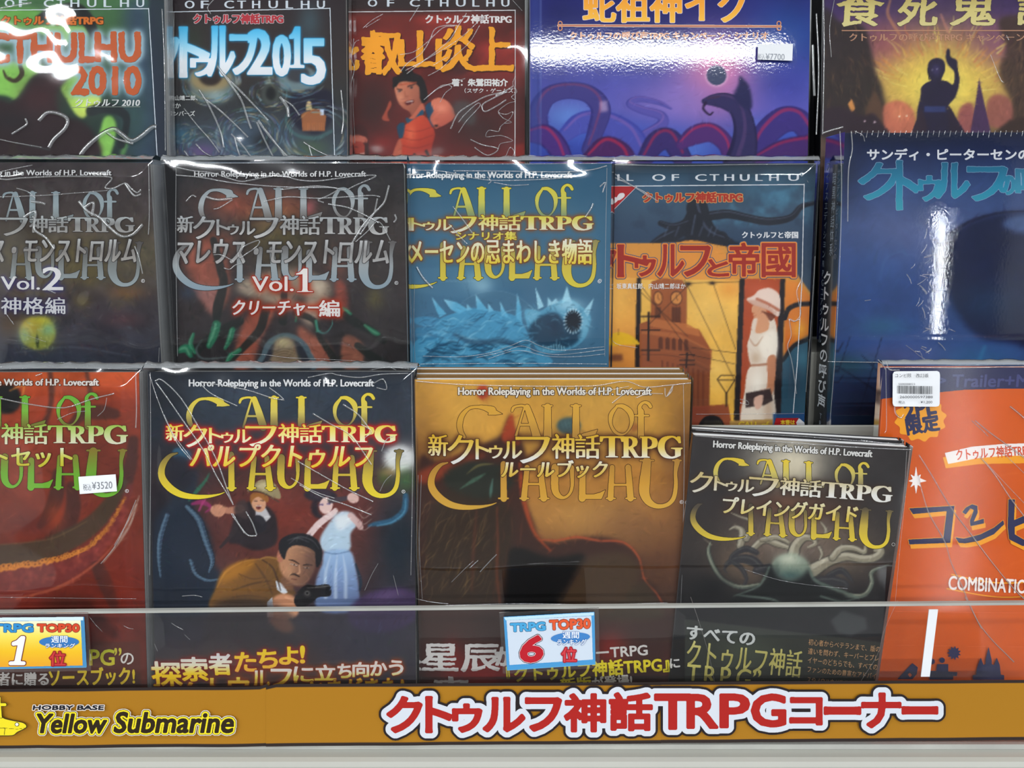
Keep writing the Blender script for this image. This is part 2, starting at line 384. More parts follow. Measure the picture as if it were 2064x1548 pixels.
class Mask:
    def __init__(s, x0, y0, x1, y1, cell=1.0, sub=3):
        s.x0, s.y0, s.cell, s.sub, s.h = x0, y0, cell, sub, cell / sub
        s.a = np.zeros((int((y1 - y0) / cell + 2) * sub, int((x1 - x0) / cell + 2) * sub), bool)
    def copy(s, a):
        m = object.__new__(Mask); m.x0, m.y0, m.cell, m.sub, m.h = s.x0, s.y0, s.cell, s.sub, s.h; m.a = a; return m
    def tris(s, T):
        for t in T:
            x = (t[:, 0] - s.x0) / s.h - 0.5; y = (t[:, 1] - s.y0) / s.h - 0.5
            j0 = max(0, int(math.floor(x.min()))); j1 = min(s.a.shape[1], int(x.max()) + 2); i0 = max(0, int(math.floor(y.min()))); i1 = min(s.a.shape[0], int(y.max()) + 2)
            if j1 <= j0 or i1 <= i0: continue
            X = np.arange(j0, j1)[None, :]; Y = np.arange(i0, i1)[:, None]
            ar = (x[1] - x[0]) * (y[2] - y[0]) - (x[2] - x[0]) * (y[1] - y[0])
            if abs(ar) < 1e-9: continue
            sg = 1 if ar > 0 else -1; e = -1e-6
            k = True
            for a, b in ((0, 1), (1, 2), (2, 0)):
                k = k & (sg * ((x[b] - x[a]) * (Y - y[a]) - (y[b] - y[a]) * (X - x[a])) >= e)
            s.a[i0:i1, j0:j1] |= k
    def poly(s, P, sub=False):
        m = eo_fill(s.x0 + s.h / 2, s.y0 + s.h / 2, s.h, s.a.shape, np.asarray(P, float))
        if sub: s.a &= ~m
        else: s.a |= m
    def stroke(s, P, sm=True):
        P = np.asarray(P, float)
        if sm: P = cat_rom(P, 6)
        o = np.zeros(s.a.shape); seg_field(None, None, s.x0 + s.h / 2, s.y0 + s.h / 2, s.h, P, o, 0.01); s.a |= o > 0.5
    def dil(s, r):
        if r <= 0: return s
        R = r / s.h; k = int(R); out = np.zeros_like(s.a)
        for dy in range(-k, k + 1):
            q = int(math.sqrt(max(0, R * R - dy * dy)))
            hd = boxblur(s.a.astype(np.float32), q, 1) > 0.5 / (2 * q + 1) if q > 0 else s.a
            if dy >= 0: out[dy:] |= hd[:hd.shape[0] - dy]
            else: out[:dy] |= hd[-dy:]
        return s.copy(out)
    def ero(s, r):
        m = s.copy(~s.a).dil(r); m.a = ~m.a; return m
    def smx(s, w_):
        q = int(round(w_ / s.h / 2))
        return s.copy(boxblur(s.a.astype(np.float32), q, 1) > 0.5 / (2 * q + 1)) if q > 0 else s
    def rough(s, amp, scale, seed=3):
        H, W = s.a.shape
        X, Y = np.meshgrid(np.arange(W) * s.h, np.arange(H) * s.h)
        dx = (vnoise(X, Y, scale, seed, 3) * 2 * amp / s.h).astype(int); dy = (vnoise(X, Y, scale, seed + 9, 3) * 2 * amp / s.h).astype(int)
        I = np.clip(np.arange(H)[:, None] + dy, 0, H - 1); J = np.clip(np.arange(W)[None, :] + dx, 0, W - 1)
        return s.copy(s.a[I, J])
    def clip(s, x0=-1e9, y0=-1e9, x1=1e9, y1=1e9):
        H, W = s.a.shape
        xs = s.x0 + (np.arange(W) + .5) * s.h; ys = s.y0 + (np.arange(H) + .5) * s.h
        return s.copy(s.a & ((xs > x0) & (xs < x1))[None, :] & ((ys > y0) & (ys < y1))[:, None])
    def cov(s):
        H, W = s.a.shape; k = s.sub
        return s.a.reshape(H // k, k, W // k, k).mean((1, 3))
    def mesh(s):                               # crisp outline mesh of the mask (contour at half coverage)
        f = np.pad(s.cov(), 1); H, W = f.shape
        f = np.clip(f, 0, 0.999) + 1e-4
        ins = f >= 0.5
        c0, c1, c2, c3 = ins[:-1, :-1], ins[:-1, 1:], ins[1:, 1:], ins[1:, :-1]
        code = c0 * 1 + c1 * 2 + c2 * 4 + c3 * 8
        V = []; S = []
        full = code == 15
        d = np.diff(np.pad(full.astype(np.int8), ((0, 0), (1, 1))), axis=1)
        si, sj = np.nonzero(d == 1); ei, ej = np.nonzero(d == -1)
        if len(si):
            V.append(np.stack([np.stack([sj, si], 1), np.stack([ej, si], 1), np.stack([ej, si + 1], 1), np.stack([sj, si + 1], 1)], 1).reshape(-1, 2).astype(float)); S.append(np.full(len(si), 4))
        off = [(0, 0), (0, 1), (1, 1), (1, 0)]
        for cd in range(1, 15):
            I, J = np.nonzero(code == cd)
            if not len(I): continue
            vals = [f[I + a, J + b] for a, b in off]; cols = []
            for k in range(4):
                n = (k + 1) % 4; ki, ni = (cd >> k) & 1, (cd >> n) & 1
                if ki: cols.append(np.stack([J + off[k][1], I + off[k][0]], 1).astype(float))
                if ki != ni:
                    t = (0.5 - vals[k]) / (vals[n] - vals[k])
                    cols.append(np.stack([J + off[k][1] + t * (off[n][1] - off[k][1]), I + off[k][0] + t * (off[n][0] - off[k][0])], 1))
            V.append(np.stack(cols, 1).reshape(-1, 2)); S.append(np.full(len(I), len(cols)))
        if not V: return np.zeros((0, 2)), np.zeros(0, int)
        V = np.concatenate(V); S = np.concatenate(S)
        return np.stack([s.x0 + (V[:, 0] - 0.5) * s.cell, s.y0 + (V[:, 1] - 0.5) * s.cell], 1), S
def rotp(P, deg, c):
    if not deg: return P
    a = -math.radians(deg); R = np.array([[math.cos(a), math.sin(a)], [-math.sin(a), math.cos(a)]])
    return (P - c) @ R + c
def text_mask(st=None, box=None, boxes=None, rot=0, slant=0, cell=1.0, pad=8, serif=False, vert=False, pivot=None, fit=True):
    tr = []; extra = []
    if st == '1': boxes = [('1', *box)]
    if boxes is None:
        x = 0.0; parts = []
        for i, ch in enumerate(st):
            t, adv = glyph(ch)
            if serif and ch in SERIF: adv = 0.72
            if vert:
                wdt = (t[..., 0].max() + t[..., 0].min()) / 2 if len(t) else 0
                q = t.copy()
                if ch in 'ー' and len(t): q = np.stack([-(t[..., 1] - 0.38) + wdt, -(t[..., 0]) + 0.9], -1)
                parts.append(q - np.array([wdt, x])); x += (1.0 if adv > 0.8 else 0.9) if len(t) else 0.5
            else:
                parts.append(t + np.array([x, 0.0])); x += adv
        allp = np.concatenate([p.reshape(-1, 2) for p in parts if len(p)])
        mn, mx = allp.min(0), allp.max(0)
        B = tp([box[:2], box[2:]])
        sc = (B[1] - B[0]) / np.maximum(mx - mn, 1e-6)
        for p in parts:
            if len(p): tr.append(np.stack([B[0][0] + (p[..., 0] - mn[0]) * sc[0], B[1][1] - (p[..., 1] - mn[1]) * sc[1]], -1))
    else:
        for ch, x0, y0, x1, y1 in boxes:
            B = tp([(x0, y0), (x1, y1)])
            if (serif or ch == '1') and ch in SERIF:
                extra.append((ch, B)); continue
            t, _ = glyph(ch); q = t.reshape(-1, 2)
            if not len(q): continue
            mn, mx = q.min(0), q.max(0); sc = (B[1] - B[0]) / np.maximum(mx - mn, 1e-6)
            tr.append(np.stack([B[0][0] + (t[..., 0] - mn[0]) * sc[0], B[1][1] - (t[..., 1] - mn[1]) * sc[1]], -1))
    pts = np.concatenate([t.reshape(-1, 2) for t in tr] + [e[1] for e in extra])
    c = pivot if pivot is not None else (pts.min(0) + pts.max(0)) / 2
    def fx(P):
        P = np.asarray(P, float)
        if slant: P = np.stack([P[..., 0] - (P[..., 1] - c[1]) * slant, P[..., 1]], -1)
        return rotp(P, rot, c)
    tr = [fx(t) for t in tr]
    pts = np.concatenate([t.reshape(-1, 2) for t in tr] + [fx(e[1]) for e in extra])
    m = Mask(pts[:, 0].min() - pad, pts[:, 1].min() - pad, pts[:, 0].max() + pad, pts[:, 1].max() + pad, cell)
    for t in tr: m.tris(t)
    for ch, B in extra:
        w_ = (B[1] - B[0]) / 100.0
        for kind, P in SERIF[ch]:
            P = np.array(P, float); Q = fx(B[0] + P[:, :2] * w_)
            if kind == 's': m.stroke(np.concatenate([Q, P[:, 2:] * (w_[0] + w_[1]) / 2], 1))
            else: m.poly(Q, sub=(kind == 'h'))
    return m
class Prints:                                 # layers of crisp print on one surface, joined in one mesh
    def __init__(s, surf, art=None): s.surf, s.art = surf, art; s.V = []; s.C = []; s.S = []; s.n = 0
    def layer(s, mk, col, ya=None, yb=None):
        P, S = mk.mesh()
        if not len(P): return
        if isinstance(col, list):
            y0 = (mk.y0 + 8) if ya is None else tp([(0, ya)])[0][1]; y1 = (mk.y0 + mk.a.shape[0] * mk.h - 8) if yb is None else tp([(0, yb)])[0][1]
            k = np.linspace(0, 1, len(col)); t = (P[:, 1] - y0) / (y1 - y0); cs = np.array(col, float)
            C = np.stack([np.interp(t, k, cs[:, i]) for i in range(3)], 1)
        else: C = np.tile(np.array(col, float), (len(P), 1))
        u, v = s.surf.uv(P[:, 0], P[:, 1])
        s.n += 1
        s.V.append(np.stack([u, np.full(len(u), -0.00012 - 0.00005 * s.n), v], 1)); s.C.append(lin(C)); s.S.append(S)
    def text(s, st=None, box=None, col=(255, 255, 255), boxes=None, bold=0, sm=0, out=(), glow=None, rot=0, slant=0, cell=1.0, rough=0, rsc=6, serif=False, vert=False, clip=None, shadow=None, pivot=None, ya=None, yb=None, thin=0):
        pad = max([8] + [r + 4 for r, _ in out])
        if cell * 0 == 0 and box is not None and TF[2] * abs(box[3] - box[1]) < 24 and not vert: cell = min(cell, 0.7)
        m = text_mask(st, box, boxes, rot, slant, cell, pad, serif, vert, pivot)
        if thin: m = m.ero(thin)
        if sm: m = m.smx(sm)
        if bold: m = m.dil(bold)
        if rough: m = m.rough(rough, rsc)
        if clip: m = m.clip(*clip)
        if glow:
            for r, c, a in (glow if isinstance(glow, list) else [glow]): s.art.glow(m, r, c, a)
        if shadow:
            dx, dy, c = shadow; q = m.copy(m.a); q.x0 += dx; q.y0 += dy; s.layer(q, c)
        for r, c in out: s.layer(m.dil(r), c, ya, yb)
        s.layer(m, col, ya, yb)
        return m
    def shape(s, pts, col, sm=False, cell=1.0, rot=0, out=(), holes=(), pad=4, clip=None):
        P = tp(pts); P = cat_rom(P, 6, True) if sm else P
        pad = max([pad] + [r + 4 for r, _ in out])
        m = Mask(P[:, 0].min() - pad, P[:, 1].min() - pad, P[:, 0].max() + pad, P[:, 1].max() + pad, cell)
        m.poly(P)
        for h in holes: m.poly(cat_rom(tp(h), 6, True) if sm else tp(h), True)
        if clip: m = m.clip(*clip)
        for r, c in out: s.layer(m.dil(r), c)
        s.layer(m, col)
        return m
    def line(s, pts, wd, col, sm=False, cell=1.0, clip=None, out=()):
        P = tp([tuple(p) + ((wd,) if len(p) == 2 else ()) for p in pts])
        q = P[:, 2].max() / 2 + 3 + max([0] + [r for r, _ in out])
        m = Mask(P[:, 0].min() - q, P[:, 1].min() - q, P[:, 0].max() + q, P[:, 1].max() + q, cell)
        m.stroke(P, sm)
        if clip: m = m.clip(*clip)
        for r, c in out: s.layer(m.dil(r), c)
        s.layer(m, col)
        return m
    def ring(s, x, y, rx, ry, wd, col, cell=0.7):
        t = np.linspace(0, 2 * math.pi, 25)
        s.line([(x + rx * math.cos(k), y + ry * math.sin(k)) for k in t], wd, col, cell=cell)
    def build(s, parent, name='printed_lettering', mat=None):
        if not s.V: return None
        V = np.concatenate(s.V); C = np.concatenate(s.C); S = np.concatenate(s.S)
        me = raw_mesh(name, V, np.arange(len(V)), cols=C, sizes=S.astype(np.int32))
        return linkmesh(name, me, parent, mat or M_INK)
def grid_lines(n_lo, n_hi, lo, hi, step, coarse):
    lo = min(lo, n_hi - step); hi = max(hi, lo + step)
    a = [] if lo <= n_lo else list(np.linspace(n_lo, lo, max(2, int((lo - n_lo) / coarse) + 1))[:-1])
    b = list(np.linspace(max(lo, n_lo), min(hi, n_hi), max(2, int((min(hi, n_hi) - max(lo, n_lo)) / step) + 1)))
    c = [] if hi >= n_hi else list(np.linspace(hi, n_hi, max(2, int((n_hi - hi) / coarse) + 1))[1:])
    return np.array(a + b + c)
def grid_mesh(name, U, V, fy, cols=None, smooth=False, flip=False):
    X, Zz = np.meshgrid(U, V); P = np.stack([X, fy(X, Zz), Zz], -1).reshape(-1, 3)
    nx, nz = len(U), len(V)
    i = (np.arange(nz - 1)[:, None] * nx + np.arange(nx - 1)[None, :]).ravel()
    F = np.stack([i, i + 1, i + nx + 1, i + nx], 1)
    return raw_mesh(name, P, F, cols=cols, smooth=smooth)
STAT = {}
# ------------------------------------------------------------------ shelf, walls, ceiling (the large structure)
DECK_B, DECK_M, DECK_T = 1.0068, 1.135, 1.235
def root_empty(name, loc=(0, 0, 0)):
    o = bpy.data.objects.new(name, None); o.location = loc; o.empty_display_size = 0.05; COL.objects.link(o); return o
fl = MB(); fl.box(-3.5, 3.5, -5.6, 1.36, -0.05, 0.0)
tag(fl.build('floor', principled('floor_vinyl', (0.10, 0.095, 0.09), 0.45, 0.4, nscale=3, namp=0.1)), kind='structure')
wl = principled('wall_paint', (0.40, 0.40, 0.39), 0.7, 0.2, nscale=5, namp=0.03)
cl = principled('ceiling_panel', (0.55, 0.55, 0.55), 0.85, 0.1, nscale=5, namp=0.03)
m_ = MB(); m_.box(-3.5, 3.5, -5.6, 1.36, CEIL, CEIL + 0.05); tag(m_.build('ceiling', cl), kind='structure')
m_ = MB(); m_.box(-3.5, 3.5, 1.36, 1.41, 0, CEIL); tag(m_.build('wall_back', wl), kind='structure')
m_ = MB(); m_.box(-3.5, 3.5, -5.65, -5.6, 0, CEIL); tag(m_.build('wall_front', principled('dark_aisle_wall', (0.10, 0.10, 0.11), 0.7, 0.2, nscale=2, namp=0.6)), kind='structure')
m_ = MB(); m_.box(-3.55, -3.5, -5.6, 1.36, 0, CEIL); tag(m_.build('wall_left', wl), kind='structure')
m_ = MB(); m_.box(3.5, 3.55, -5.6, 1.36, 0, CEIL); tag(m_.build('wall_right', wl), kind='structure')
M_HOUSE = principled('lamp_housing', (0.8, 0.8, 0.8), 0.4, 0.4)
for i, ((lx, ly), sx, sy, wt) in enumerate(LAMPS):
    r = root_empty('ceiling_lamp', (lx, ly, CEIL)); tag(r, 'long white fluorescent lamp on the ceiling, %s row, %s' % ('nearest' if ly > -1 else 'second' if ly > -2 else 'third' if ly > -4 else 'farthest', 'left end' if lx < -1.5 else 'right end' if lx > 1.2 else 'middle'), 'lamp', 'ceiling lamps over the aisle')
    m_ = MB(); m_.box(-sx / 2 - 0.02, sx / 2 + 0.02, -sy / 2 - 0.02, sy / 2 + 0.02, -0.06, 0); m_.build('lamp_housing', M_HOUSE, r)
r = root_empty('pillar_lamp', (PILLAR[0], PILLAR[1] - 0.0, 0)); tag(r, 'slim upright strip lamp on a floor stand behind the camera', 'lamp')
m_ = MB(); m_.box(-0.03, 0.03, -0.10, -0.05, 0.04, PILLAR[2] + 0.82); m_.build('lamp_housing', M_HOUSE, r)
m_ = MB(); m_.box(-0.15, 0.15, -0.22, 0.03, 0.0, 0.04, 0.01); m_.build('lamp_base', M_HOUSE, r)

SX0, SX1 = -0.95, 0.95
shelf = root_empty('display_shelf', (0, 0.75, 0)); tag(shelf, 'white painted steel stepped shelf unit holding three rows of upright books', 'shelf')
def sbox(name, x0, x1, y0, y1, z0, z1, mat=M_STEEL, b=0.0):
    m_ = MB(); m_.box(x0, x1, y0 - 0.75, y1 - 0.75, z0, z1, b); return m_.build(name, mat, shelf, smooth=False)
FRONT_Y = 0.5685
sbox('deck', SX0, SX1, FRONT_Y, 1.0, DECK_B - 0.09, DECK_B, b=0.0045)
sbox('step', SX0, SX1, 0.722, 1.0, DECK_B + 0.0005, DECK_M, b=0.001)
LIPM_Y = 0.712
lip = sbox('step_lip', SX0, SX1, LIPM_Y, LIPM_Y + 0.0025, DECK_M - 0.06, 1.1965, b=0.0008)
sbox('upper_step', SX0, SX1, 0.792, 1.0, DECK_M + 0.0005, DECK_T, b=0.001)
sbox('back_panel', SX0, SX1, 1.005, 1.025, 0.25, 1.85, M_GREY)
sbox('side_panel', SX0 - 0.02, SX0 - 0.0005, FRONT_Y, 1.025, 0.0, 1.85)
sbox('side_panel', SX1 + 0.0005, SX1 + 0.02, FRONT_Y, 1.025, 0.0, 1.85)
sbox('lower_shelf', SX0, SX1, FRONT_Y + 0.02, 1.0, 0.25, 0.28)
sbox('plinth', SX0, SX1, FRONT_Y + 0.05, 1.0, 0.0, 0.12)
# grey upright plates between the books of the top row
def divider(px, dist, zt=1.62):
    d = ray(px, 160) * dist; p = CAM + d
    m_ = MB(); m_.box(p[0] - 0.0008, p[0] + 0.0008, p[1] - 0.75, p[1] - 0.75 + 0.11, DECK_T + 0.0005, zt, 0.0008); return m_.build('divider_plate', M_GREY, shelf)

# ------------------------------------------------------------------ books
M_SHELL = {}
def shell_mat(c, rough=0.35):
    k = tuple(c)
    if k not in M_SHELL: M_SHELL[k] = principled('book_board', tuple(lin(c)), rough, 0.4, nscale=40, namp=0.12)
    return M_SHELL[k]
class Book:
    def __init__(s, name, label, tl, tr, dist, lean, deck, art, W=None, H=None, thick=0.018, shell=(40, 40, 45), group=None, ylim=1400, yaw=0.0, side='right', glossy=False, c=2.0, cat='book', anchor='l'):
        s.name, s.label, s.thick, s.shell, s.art, s.group, s.ylim, s.glossy, s.c, s.cat = name, label, thick, shell, art, group, ylim, glossy, c, cat
        la = math.radians(lean); ya = math.radians(yaw)
        ref = tl if anchor == 'l' else tr
        P = CAM + ray(*ref) * dist
        n = np.array([math.sin(ya) * math.cos(la), math.cos(ya) * math.cos(la), -math.sin(la)])
        def hit(p):
            d = ray(*p); return CAM + d * (((P - CAM) @ n) / (d @ n))
        A, B = hit(tl), hit(tr)
        ex = (B - A); s.W = W or np.linalg.norm(ex); ex /= np.linalg.norm(ex)
        ez = np.cross(ex, n)
        if ez[2] < 0: ez = -ez
        if anchor == 'r': A = B - ex * s.W
        B = A + ex * s.W
        low = min(A[2], B[2])
        s.H = H or (low - deck - 0.0020 - (thick + 0.002) * math.sin(la)) / ez[2]
        s.surf = Surf(A - ez * s.H, ex, ez)
        s.P = Prints(s.surf, art)
        s.dist = dist; s.creases = []; s.extra = []
        s.root = bpy.data.objects.new(name, None); s.root.empty_display_size = 0.03; COL.objects.link(s.root)
        s.root.matrix_world = s.surf.mat()
        tag(s.root, label, cat, group)
    def __getattr__(s, k):
        if k in ('text', 'shape', 'line', 'ring', 'layer'): return getattr(s.P, k)
        raise AttributeError(k)
    def crease(s, pts, wd=3.0, sm=True, sc=1.0):
        s.creases.append((cat_rom(tp([tuple(p) + ((wd,) if len(p) == 2 else ()) for p in pts]), 4) if sm else tp([tuple(p) + ((wd,) if len(p) == 2 else ()) for p in pts])))
    def local_pts(s, P):
        u, v = s.surf.uv(P[:, 0], P[:, 1]); return u, v
    def finish(s, sleeve=True, wave=0.0007, wl=0.03, seed=1, flap=0.0042, film_mat=None, pages=True, spine=None, grow=0.0025, film_off=0.0015, lo=-12, top_fold=True, fold_mat=None, step=0.0024, stretchw=1.0, wrot=20):
        c = s.c; mpp = s.dist / FPX
        pxs = [s.surf.px(np.array([u]), np.array([v])) for u in (0, s.W) for v in (0, s.H)]
        u_a, _ = s.surf.uv(np.array([-40.0]), np.array([700.0])); u_b, _ = s.surf.uv(np.array([2104.0]), np.array([700.0]))
        mid = (s.surf.px(np.array([s.W / 2]), np.array([s.H]))[0][0])
        _, v_lo = s.surf.uv(np.array([mid]), np.array([s.ylim + 10.0])); _, v_hi = s.surf.uv(np.array([mid]), np.array([lo - 20.0]))
        U = grid_lines(0, s.W, max(0, u_a[0]), min(s.W, u_b[0]), c * mpp, 0.01)
        V = grid_lines(0, s.H, max(0, v_lo[0]), min(s.H, v_hi[0]), c * mpp, 0.01)
        X, Y = np.meshgrid(U, V); px, py = s.surf.px(X.ravel(), Y.ravel())
        cols = s.art.sample(px, py)
        me = grid_mesh('front_cover', U, V, lambda a, b: a * 0, cols=cols)
        cov = linkmesh('front_cover', me, s.root, M_GLOSSY if s.glossy else M_PRINT)
        s.P.build(cov, mat=M_INKG if s.glossy else M_INK)
        T = s.thick; sm = shell_mat(s.shell)
        m_ = MB(); m_.box(0, s.W, 0.0001, 0.0006, 0, s.H); m_.build('cover_board', sm, s.root)
        m_ = MB(); m_.box(0, s.W, T - 0.0006, T, 0, s.H); m_.build('back_cover', sm, s.root)
        m_ = MB(); m_.box(-0.0006, 0.0, 0.0001, T, 0, s.H); m_.build('spine', shell_mat(spine or s.shell), s.root)
        if pages:
            m_ = MB(); m_.box(0.0002, s.W - 0.001, 0.0008, T - 0.0008, 0.001, s.H - 0.0006); m_.build('page_block', M_PAGES, s.root)
        if sleeve:
            G = grow
            U2 = grid_lines(-G, s.W + G, max(-G, u_a[0]), min(s.W + G, u_b[0]), step, 0.02)
            V2 = grid_lines(-0.001, s.H + G, max(-0.001, v_lo[0]), min(s.H + G, v_hi[0]), step, 0.02)
            def fy(a, b):
                n = vnoise(a + 3, b + 3, wl, seed, 2, 1.0, 1.0 / stretchw, rot=wrot) * 2
                e = np.minimum(np.minimum((a + G) / 0.012, (s.W + G - a) / 0.012), np.minimum((b + 0.001) / 0.012, (s.H + G - b) / 0.012))
                return -film_off - 0.0004 - np.clip(e, 0, 1) * (wave * (n + 0.6))
            sl = linkmesh('plastic_sleeve', grid_mesh('plastic_sleeve', U2, V2, fy, smooth=True), s.root, film_mat or M_FILM)
            m_ = MB()
            f = -film_off - 0.0004
            for x in (-G, s.W + G):
                m_.add([(x, f, -0.0), (x, T + 0.001, 0), (x, T + 0.001, s.H + G), (x, f, s.H + G)], [(0, 1, 2, 3)])
            if top_fold:
                n = 40
                rng = random.Random(seed); xs = [(-G + (s.W + 2 * G) * i / n) for i in range(n + 1)]
                hh = [flap * (0.75 + 0.4 * rng.random()) for _ in xs]; yy = [T * (0.25 + 0.15 * rng.random()) for _ in xs]
                Vv = []
                for x, h_, y_ in zip(xs, hh, yy):
                    Vv += [(x, f, s.H + G), (x, (f + y_) / 2 - 0.0006, s.H + G + h_ * 0.6), (x, y_, s.H + G + h_), (x, T + 0.001, s.H + G)]
                Fv = []
                for i in range(n):
                    for k in range(3): Fv.append((4 * i + k, 4 * i + 4 + k, 4 * i + 5 + k, 4 * i + 1 + k))
                m_.add(Vv, Fv)
            tag(m_.build('sleeve_edge_fold', fold_mat or M_FOLD, sl, smooth=True), kind='stuff')
            if s.creases:
                VV = []; FF = []
                for P in s.creases:
                    if len(P) < 2: continue
                    u, v = s.local_pts(P[:, :2]); wd = P[:, 2] * mpp * 1.05
                    t = np.stack([np.gradient(u), np.gradient(v)], 1); t /= np.linalg.norm(t, axis=1)[:, None] + 1e-9
                    nrm = np.stack([-t[:, 1], t[:, 0]], 1)
                    yb = -film_off - 0.0006 - wave * 1.2
                    b0 = len(VV)
                    for i in range(len(u)):
                        for o, h_ in ((-0.5, 0.0), (-0.3, 0.24), (0, 0.36), (0.3, 0.24), (0.5, 0.0)):
                            VV.append((u[i] + nrm[i, 0] * o * wd[i], yb - h_ * wd[i], v[i] + nrm[i, 1] * o * wd[i]))
                    for i in range(len(u) - 1):
                        for k in range(4): FF.append((b0 + 5 * i + k, b0 + 5 * i + k + 1, b0 + 5 * i + k + 6, b0 + 5 * i + k + 5))
                me = raw_mesh('crease', np.array(VV), np.array(FF), smooth=True); tag(linkmesh('sleeve_crease', me, sl, M_CREASE), kind='stuff')
        return s
    def side_prints(s, left=True):              # a printed surface on the spine
        ez = s.surf.ez; ey = s.surf.ey; ex = s.surf.ex
        if left: return Surf(s.surf.O + ey * s.thick - ex * 0.0007, -ey, ez)
# ------------------------------------------------------------------ shared lettering of the covers
def aff(ox, oy, sx, sy=None, rot=0):
    sy = sy or sx; a = math.radians(rot); c, q = math.cos(a), math.sin(a)
    def f(P):
        P = np.array(P, float).copy(); x = P[:, 0] * sx; y = P[:, 1] * sy
        P[:, 0] = ox + x * c - y * q; P[:, 1] = oy + x * q + y * c
        if P.shape[1] > 2: P[:, 2] *= (sx + sy) / 2
        return P
    return f
LOGO_TOP = [   # drawn on the gold cover, in its own units
 ('s', [(512, 318, 46), (470, 304, 30), (425, 298, 18), (375, 306, 18), (335, 345, 28), (318, 395, 34), (322, 440, 30), (345, 478, 18)]),
 ('p', [(488, 345), (505, 292), (535, 318), (574, 340), (530, 346)]),
 ('s', [(632, 322, 14), (640, 303, 16), (662, 293, 13), (700, 292, 14), (722, 312, 26)]), ('s', [(706, 300, 10), (685, 370, 12), (655, 472, 14)]),
 ('s', [(722, 300, 34), (750, 380, 42), (778, 472, 48)]), ('s', [(675, 405, 13), (760, 405, 13)]),
 ('s', [(845, 298, 40), (845, 472, 46)]), ('s', [(815, 291, 9), (872, 291, 9)]),
 ('s', [(1015, 298, 38), (1015, 472, 44)]), ('s', [(985, 291, 9), (1043, 291, 9)]), ('p', [(1030, 472), (1060, 456), (1145, 432), (1128, 472)]),
 ('s', [(1405, 325, 34), (1405, 472, 38)]), ('s', [(1402, 335, 30), (1398, 295, 22), (1420, 272, 16), (1447, 276, 20), (1462, 296, 20)]), ('s', [(1370, 350, 11), (1450, 350, 11)]),
 ('s', [(1262, 292, 18), (1300, 296, 26), (1340, 330, 34), (1350, 380, 24), (1335, 430, 12), (1300, 462, 10), (1255, 452, 18), (1225, 405, 18), (1226, 345, 26), (1262, 292, 14)])]
LOGO_BOT = [
 ('s', [(245, 632, 8), (200, 648, 22), (160, 695, 36), (146, 750, 40), (160, 800, 44), (205, 850, 44), (270, 886, 38), (350, 900, 30), (430, 898, 20), (500, 886, 10), (540, 872, 3)]),
 ('s', [(580, 640, 34), (582, 848, 38)]), ('s', [(552, 846, 10), (608, 846, 10)]),
 ('s', [(722, 660, 30), (703, 845, 36)]), ('s', [(680, 846, 10), (730, 846, 10)]), ('s', [(705, 760, 14), (815, 760, 14)]), ('s', [(800, 660, 30), (822, 845, 42)]), ('s', [(795, 846, 10), (852, 846, 10)]),
 ('s', [(890, 660, 44), (888, 780, 44), (905, 825, 34), (940, 842, 18), (975, 820, 16), (992, 770, 20), (990, 660, 26)]),
 ('s', [(1055, 680, 36), (1052, 846, 42)]), ('p', [(1030, 850), (1168, 850), (1192, 795), (1158, 812), (1120, 822), (1060, 822)]),
 ('s', [(1232, 660, 30), (1222, 845, 36)]), ('s', [(1198, 846, 10), (1250, 846, 10)]), ('s', [(1222, 765, 14), (1330, 765, 14)]), ('s', [(1328, 660, 34), (1342, 845, 40)]), ('s', [(1315, 846, 10), (1372, 846, 10)]),
 ('s', [(1440, 625, 50), (1428, 740, 62), (1425, 810, 60), (1450, 865, 44), (1500, 893, 28), (1560, 885, 24), (1600, 845, 26), (1614, 770, 24), (1612, 690, 22), (1622, 625, 34)]),
 ('s', [(1400, 619, 10), (1480, 619, 10)]), ('s', [(1596, 619, 10), (1645, 619, 10)])]
def logo(bk, F, top, bot, edge, yt=(285, 475), yb=(620, 905), reg=(240, 240, 240), clip=None, ew=1.2):
    for parts, stops, (a, b) in ((LOGO_TOP, top, yt), (LOGO_BOT, bot, yb)):
        if stops is None: continue
        Q = [(k, F([tuple(p) for p in P])) for k, P in parts]
        al = np.concatenate([q[:, :2] for _, q in Q]); mg = 20
        m = Mask(al[:, 0].min() - mg, al[:, 1].min() - mg, al[:, 0].max() + mg, al[:, 1].max() + mg, 1.0)
        for k, q in Q: (m.stroke(q) if k == 's' else m.poly(q))
        yy = F([(800, a), (800, b)])[:, 1]
        m = m.clip(y0=yy[0] - 8, y1=yy[1] + 12)
        if clip: m = m.clip(*clip)
        H = m.a.shape[0] * m.h
        o = m.dil(ew)
        ed = edge if isinstance(edge, list) else edge
        old = list(TF); Z()
        bk.layer(o, ed, yy[0], yy[1]); bk.layer(m, stops, yy[0], yy[1])
        TF[:] = old
    if reg:
        c = F([(1648, 868, 16)])[0]; old = list(TF); Z()
        bk.ring(c[0], c[1], 3.2, 3.2, 0.8, reg, cell=0.5); bk.text('R', (c[0] - 1.3, c[1] - 1.7, c[0] + 1.3, c[1] + 1.7), reg, cell=0.4); TF[:] = old
TITLE = [('新', 130, 465, 245, 592), ('ク', 245, 468, 400, 640), ('ト', 415, 492, 492, 612), ('ゥ', 496, 530, 572, 606), ('ル', 578, 505, 690, 608), ('フ', 655, 478, 858, 635), ('神', 872, 462, 1002, 608), ('話', 1012, 465, 1158, 608),
         ('T', 1160, 476, 1300, 600), ('R', 1290, 478, 1400, 602), ('P', 1398, 478, 1508, 602), ('G', 1508, 474, 1652, 606)]
